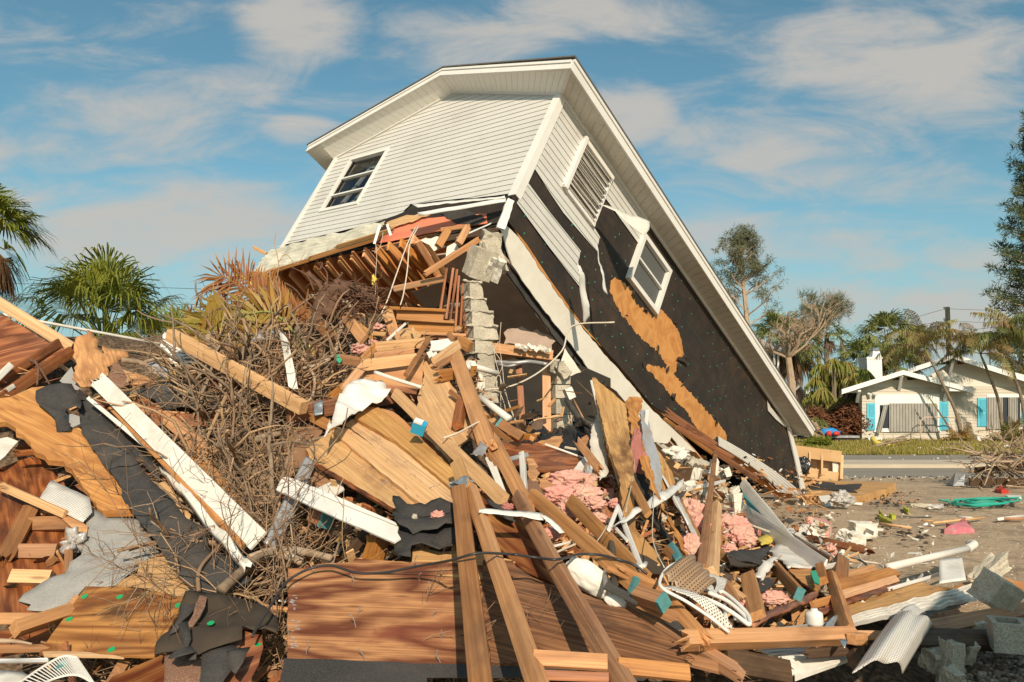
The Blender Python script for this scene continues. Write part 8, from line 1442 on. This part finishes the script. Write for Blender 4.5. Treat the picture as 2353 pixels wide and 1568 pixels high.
# ---------------------------------------------------------------- on the sand lot
def gp_(x, y, z=0): return GND(x, y, z)
def gsheet(pts, mat, label, cat, name, z=.03, t=.02, jag=.03, curl=0, par=None):
    q = [GND(p[0], p[1], z) for p in pts]; l2 = resample([V((v.x, v.y)) for v in q], .15, jag, random.Random(len(label)))
    if sum(l2[i].x*l2[(i+1) % len(l2)].y-l2[(i+1) % len(l2)].x*l2[i].y for i in range(len(l2))) < 0: l2.reverse()
    m = len(l2); c = sum((V((v.x, v.y, z)) for v in l2), V())/m; mb = MB(); hz = lambda v: z+curl*mn.noise(V((v.x*2, v.y*2, 0)))
    mb.add([(v.x, v.y, hz(v)) for v in l2]+[(v.x, v.y, -.03) for v in l2], [tuple(range(m)), tuple(range(2*m-1, m-1, -1))]+[((i+1) % m, i, m+i, m+(i+1) % m) for i in range(m)]); o = mb.build(name, mat, par, Matrix.Translation(c)); return fin(o, par, label, cat, None)
gsheet([c14(465,470),c14(500,400),c14(620,370),c14(1255,388),c14(1180,440),c14(940,500),c14(900,508),c14(470,495)], 'ply_light', 'large orange plywood sheet lying flat on the lot', 'plywood', 'plywood_sheet', z=.16, t=.1, jag=.02)
gsheet([c14(500,440),c14(520,400),c14(600,372),c14(735,392),c14(700,408),c14(955,398),c14(940,425),c14(880,450),c14(920,470),c14(700,450)], 'felt', 'torn black felt on the flat plywood sheet', 'roofing felt', 'felt_sheet', z=.185, t=.02, jag=.05)
o = thing('cabinet_frame', 'pale wooden open cabinet lying on its back behind the house', 'cabinet', GND(1900, 1095)); Yc = 20.5
def cbox(x0, y0, x1, y1, Y, d, mat, name):
    a, b = P(x0, y1, Y), P(x1, y0, Y); mb = MB(); mb.box(((a.x+b.x)/2, Y+d/2, (a.z+b.z)/2), (b.x-a.x, d, b.z-a.z)); return mb.build(name, mat, o, None)
mb = MB(); q = [P(1826, 1037, 20.5), P(1930, 1053, 20.2), P(1930, 1100, 20.2), P(1826, 1086, 20.5)]; mb.add(q+[p+V((0, .05, 0)) for p in q], [(3,2,1,0),(4,5,6,7),(0,1,5,4),(1,2,6,5),(2,3,7,6),(3,0,4,7)]); mb.build('back_panel', 'maple', o, None)
for a, b, w_, nm in (((1822,1036),(1932,1050),.09,'top_rail'),((1930,1048),(1928,1103),.07,'side_rail'),((1884,1045),(1884,1094),.05,'divider'),((1856,1042),(1856,1090),.04,'divider'),((1822,1082),(1930,1100),.06,'bottom_rail')): mb = MB(); mb.beam(P(*a, 20.15), P(*b, 20.0), w_, .28, V((0, 0, 1)) if nm[-4:] == 'rail' and nm[0] != 's' else V((0, 1, 0))); mb.build(nm, 'maple', o, None)
cbox(1914,1056,1926,1092,20.05,.02,'plaster','door_panel')
blob((1843,1070,19.6), 17, 18, 'black_plastic', 'stuffed black rubbish bag before the pale cabinet', 'rubbish bag', 'rubbish_bag', amp=.25, rz=.5)
gsheet([c14(430,300),c14(560,320),c14(640,310),c14(760,360),c14(600,375),c14(440,365)], 'lum_light', 'pale broken boards at the foot of the cabinet', 'board', 'lumber', z=.12, t=.05)
blob(c14(790,530,15.3), 22, 14, 'clear_bag', 'translucent plastic bag on the sand', 'plastic bag', 'plastic_bag', amp=.5, rz=.5); 
gsheet([c14(580,515),c14(650,490),c14(715,490),c14(690,540),c14(640,545)], 'white_dirty', 'folded dirty white sheet beside the plastic bag', 'sheet', 'white_sheet', z=.12, curl=.1)
rnd = random.Random(71)
for i in range(60):
    x, y = 2060+rnd.gauss(0, 26), 1140+rnd.gauss(0, 6); q = GND(x, y, .04)
mb = MB()
for i in range(260):
    x, y = rnd.choice([(2060,1142,34,7),(2035,1155,26,5),(2000,1210,30,8),(2140,1165,30,6),(1830,1185,40,10),(2090,1225,40,8)])[0:2] if False else (0, 0)
    g_ = rnd.choice([(2060,1142,34,7),(2035,1156,26,4),(2000,1215,34,8),(2140,1165,30,5),(1850,1190,50,10),(2100,1228,40,7),(1930,1128,60,5),(2250,1160,60,6)]); q = GND(g_[0]+rnd.gauss(0, g_[2]), g_[1]+rnd.gauss(0, g_[3]), .03); s = rnd.uniform(.02, .08); M = Matrix.Rotation(rnd.uniform(0, 6), 3, 'Z')@Matrix.Rotation(rnd.gauss(0, .4), 3, 'X')
    k = 5; pts = [q+M@V((math.cos(a)*s*rnd.uniform(.5, 1.2), math.sin(a)*s*.6, rnd.uniform(-.01, .02))) for a in [j*6.283/k for j in range(k)]]; mb.add(pts+[q+V((0, 0, s*.5))], [(j, (j+1) % k, k) for j in range(k)], rnd.choice((0, 0, 1, 2)))
tag(mb.build('ground_litter', ['dark_in', 'felt_brown', 'lum_brown']), kind='stuff')
mb = MB()
for i in range(2000):
    x, y = rnd.uniform(1560, 2400), 1100+rnd.random()**.8*460; q = GND(x, y, 0); s = rnd.uniform(.005, .017)*(1+(.6 if i % 9 == 0 else 0)); k = 4; q.z = gz(q.x, q.y)
    a0 = rnd.uniform(0, 3); pts = [q+V((math.cos(a+a0)*s*rnd.uniform(.6, 1.3), math.sin(a+a0)*s, 0)) for a in (0, 1.57, 3.14, 4.71)]; mb.add(pts+[q+V((0, 0, s*.8))], [(j, (j+1) % k, k) for j in range(k)], rnd.choice((0, 0, 0, 1, 1, 2)))
tag(mb.build('shell_gravel', ['pebble_b', 'white_dirty', 'lum_brown']), kind='stuff')
blob(c14(1460,588,14.1), 19, 5, 'concrete', 'flat grey concrete lump beside the dark litter', 'concrete chunk', 'concrete_chunk', amp=.4, sub=4); blob(c14(1590,597,14.1), 16, 6, 'clear_bag', 'dull pinkish cloth heap right of the flat grey lump', 'cloth', 'cloth_heap', amp=.5, sub=4)
rnd = random.Random(15); o = thing('garden_hose', 'coiled green garden hose lying on the sand', 'hose', GND(2250, 1155))
for k in range(7):
    cx0, cy0 = 2250+rnd.uniform(-10, 30), 1153+rnd.uniform(-4, 3); rx, ry = rnd.uniform(45, 75), rnd.uniform(4, 9); w = [GND(cx0+rx*math.cos(t)*rnd.uniform(.96, 1.04), cy0+ry*math.sin(t), .03+.012*k) for t in [j*math.pi/7 for j in range(15)]]; pipe(w, .013, 'hose', name='hose_coil', par=o, n=6, world=True)
pipe([GND(2157,1150,.03),GND(2200,1156,.03),GND(2215,1163,.05),GND(2260,1166,.03)], .013, 'hose', name='hose_tail', par=o, n=6, world=True); pipe([GND(2157,1150,.03),GND(2230,1146,.03),GND(2353,1143,.03)], .013, 'hose', name='hose_tail', par=o, n=6, world=True)
gsheet([c14(1105,632),c14(1125,640),c14(1140,670),c14(1215,705),c14(1215,732),c14(1180,720),c14(1110,670)], 'yellow_green', 'yellow-green rag strip on the sand', 'rag', 'rag', z=.05, curl=.08); gsheet([c14(1195,652),c14(1255,655),c14(1255,670),c14(1220,672)], 'yellow_green', 'smaller yellow-green scrap right of the rag strip', 'rag', 'rag', z=.04); gsheet([c14(1325,590),c14(1365,605),c14(1360,622),c14(1335,615)], 'yellow_green', 'farthest yellow-green scrap near the flat grey lump', 'rag', 'rag', z=.06)
gsheet([c14(1680,745),c14(1800,715),c14(1840,700),c14(1880,735),c14(1920,770),c14(1850,775),c14(1740,785),c14(1660,778),c14(1720,765)], 'pink_cloth', 'crumpled pink and white cloth on the sand', 'cloth', 'cloth', z=.06, curl=.12, jag=.06)
blob(c14(512,715,12.0), 8, 9, 'pink', 'rolled end of the pink insulation roll on the sand', amp=.2, sub=4); gsheet([c14(490,705),c14(530,690),c14(640,700),c14(700,735),c14(680,760),c14(560,755),c14(495,745)], 'pink', 'flattened pink insulation sheet on the sand', 'insulation', 'insulation_sheet', z=.14, curl=.08)
gsheet([c14(290,790),c14(480,742),c14(510,748),c14(350,812)], 'white_pale', 'white flat panel below the pink sheet', 'panel', 'painted_sheet', z=.2, jag=.005); gsheet([c14(410,800),c14(500,765),c14(690,750),c14(690,760),c14(560,790)], 'white_pale', 'slim white panel right of the flat one', 'panel', 'painted_sheet', z=.12, jag=.005)
for a, b, m, lab, r_ in ((c14(1060,732),c14(1385,778),'lum_light','long pale stick lying across the sand',.022),(c14(1570,735),c14(2010,690),'lum_light','long pale batten behind the pink cloth',.022),(c14(1775,680),c14(1910,692),'pvc','short pale stick above the long batten',.016),(c14(1470,712),c14(1570,718),'lum_light','short stick left of the long batten',.015),(c14(2125,705),c14(2353,675),'pvc','white tube at the right edge of the sand',.03),(c14(2180,700),c14(2353,700),'lum_brown','slatted grey strip under the white tube',.03),(c14(860,568),c14(965,575),'white_dirty','pale flat stick below the plastic bag',.03)): pipe([GND(*a, .03), GND(*b, .03)], r_, m, lab, 'stick', 'stick', n=6, world=True, k=1)
lumber((*c14(530,870), 10.6), (*c14(1010,975), 9.6), 13, 'lum_red', 'dark rotten beam lying on the sand', 'beam', 'timber', roll=-20, brk=(1.5,1.5), t=.07); lumber((*c14(850,910), 10.3), (*c14(985,940), 9.9), 6, 'lum_light', 'pale strip behind the dark rotten beam', 'board')
for i, (x, y, rx, ry, m) in enumerate([(975,800,22,16,'plaster'),(900,870,18,12,'plaster'),(820,850,14,11,'plaster'),(600,790,22,9,'concrete'),(510,855,14,12,'plaster'),(770,970,15,9,'plaster'),(590,930,16,8,'concrete'),(690,975,13,14,'pink'),(560,790,18,9,'concrete')]):
    q = c14(x, y); d_ = 1.9*F/(q[1]+ry-940); chunk((*q, d_), rx, ry, ['large square masonry lump with litter on it','cream masonry lump below the large square one','cream lump left of the large square one','grey rubble behind the white panels','pale rubble lump beside the rotten beam','yellowish block under the rotten beam','dark rubble left of the rotten beam','pinkish insulation lump below the rotten beam','second grey rubble lump by the white panels'][i], mat=m, rot=(.2*i,.3*i,.15*i), seed=50+i, amp=.1, sub=4)
lumber((*c14(950,770), 12), (*c14(1070,830), 11.2), 8, 'white_dirty', 'thin frame piece on the square masonry lump', 'trim', 'trim_strip')
# litter under the house: masonry rubble
nm = ['chalky block fragment under the house, leftmost','chalky block fragment under the house, square','tilted cream block under the house','small white fragment under the house','cream plate fragment under the house','flat pale fragment by the corner bead','broken block near the slender stake','grey broken slab left of the felt foot','pale fragment above the pink insulation','small fragment right of the slender stake','dusty block against the standing white board','dusty block left of the standing white board']
for i, (x, y, rx, ry) in enumerate([(1530,1190,10,10),(1580,1120,16,12),(1562,1048,12,11),(1590,1060,9,8),(1600,1095,18,12),(1640,1075,16,9),(1622,1140,14,11),(1668,1090,14,10),(1600,1130,12,9),(1660,1125,10,8),(1690,1160,22,16),(1685,1130,14,9)]): chunk((x, y, .15), rx, ry, nm[i], mat='plaster' if i % 3 else 'concrete', rot=(.5*i,.7*i,.4*i), seed=70+i, amp=.1, sub=3, dep=.7)
sheet([c6(1690,990),c6(1760,1010),c6(1900,1080),c6(2156,1150),c6(2156,1210),c6(2050,1190),c6(1880,1120),c6(1750,1060)], 'concrete', 'curved grey concrete footing under the house', 'footing', 'footing_slab', plane=[c6(1690,990,11.6),c6(2156,1180,14.2),c6(1900,1100,12.8),c6(1750,1010,12)], t=.2, jag=.02)
blob(c6(1770,1000,10.6), 26, 12, 'plaster', 'rough cream masonry lump at the end of the wall band', 'masonry', 'masonry_lump', amp=.6, sub=4)
for i, (a, b, w_) in enumerate([((1560,985,10.8),(1680,1050,11.5),10),((1530,965,10.9),(1640,1045,11.6),8),((1600,1010,11.6),(1735,1100,13),12)]): lumber(a, b, w_, 'lum_orange' if i % 2 else 'lum_red', ['first','second','third'][i]+' broken rafter poking from under the felt wall', 'board', 'rafter', brk=(1,1))
# bent trough, uprooted brush pile and timber at the right of the lot
o = thing('bent_gutter', 'grey bent trough standing on end by the brush heap', 'gutter', GND(2200, 1116)); mb = MB(); q = [GND(2190,1117,0), GND(2215,1117,0)]; a, b = P(2196, 1085, 19.7), P(2228, 1107, 19.5); mb.add([q[0], q[1], q[1]+V((.1, .1, .28)), a, q[0]+V((0, .3, .0)), q[1]+V((.1, .3, 0))], [(0,1,2,3),(1,5,2),(0,4,3),(0,4,5,1)]); mb.build('trough_side', 'gray_paint', o, None)
lumber((2228,1108,19.6),(2400,1108,19.6), 14, 'lum_dark', 'dark plank lying under the brush heap', 'board', 'lumber'); lumber((2240,1080,20),(2400,1070,20), 10, 'lum_dark', 'second dark plank inside the brush heap', 'board', 'lumber')
rnd = random.Random(19); mb = MB(); tips = []
for k in range(60):
    q = P(rnd.uniform(2240, 2400), rnd.uniform(1040, 1118), 19.8+rnd.uniform(-.5, .6)); limbs(mb, q, V((rnd.gauss(-.2, 1), rnd.gauss(0, .5), rnd.gauss(.15, .7))), rnd.uniform(.5, 1.2), .03, 2, rnd, tips, .6, .05, 5, 3, .6)
tag(mb.build('brush_heap', 'bark_pale'), 'tangled uprooted brush heap at the right edge of the lot', 'brush heap', kind='thing')
gsheet([c14(2100,440),c14(2150,425),c14(2220,450),c14(2160,458)], 'red', 'dark red scrap in front of the brush heap', 'scrap', 'scrap', z=.05, curl=.05); gsheet([c14(2190,495),c14(2330,498),c14(2330,512),c14(2220,510)], 'white_dirty', 'white flat scrap in front of the brush heap', 'scrap', 'scrap', z=.04)
# unseen shadow caster added behind the camera to the right, shades the bottom right corner
o = thing('shed', 'unseen shadow caster added beyond the bottom right of the view', 'shed', (3.3, 1.2, 0)); 
mb = MB(); x0, x1, y0, y1 = 2.9, 6.9, .3, 1.7; hw, hr = 2.5, 3.9
mb.add([(x0,y0,0),(x1,y0,0),(x1,y1,0),(x0,y1,0),(x0,y0,hw),(x1,y0,hw),(x1,y1,hw),(x0,y1,hw),((x0+x1)/2,y0,hr),((x0+x1)/2,y1,hr)], [(0,1,5,8,4),(2,3,7,9,6),(0,4,7,3),(1,2,6,5)]); mb.build('wall', 'hw_board', o, None)
mb = MB(); mb.add([(x0-.1,y0-.1,hw-.05),((x0+x1)/2,y0-.1,hr+.03),((x0+x1)/2,y1+.1,hr+.03),(x0-.1,y1+.1,hw-.05),(x1+.1,y0-.1,hw-.05),(x1+.1,y1+.1,hw-.05)], [(0,1,2,3),(1,4,5,2)]); mb.build('roof', 'roof_gray', o, None)
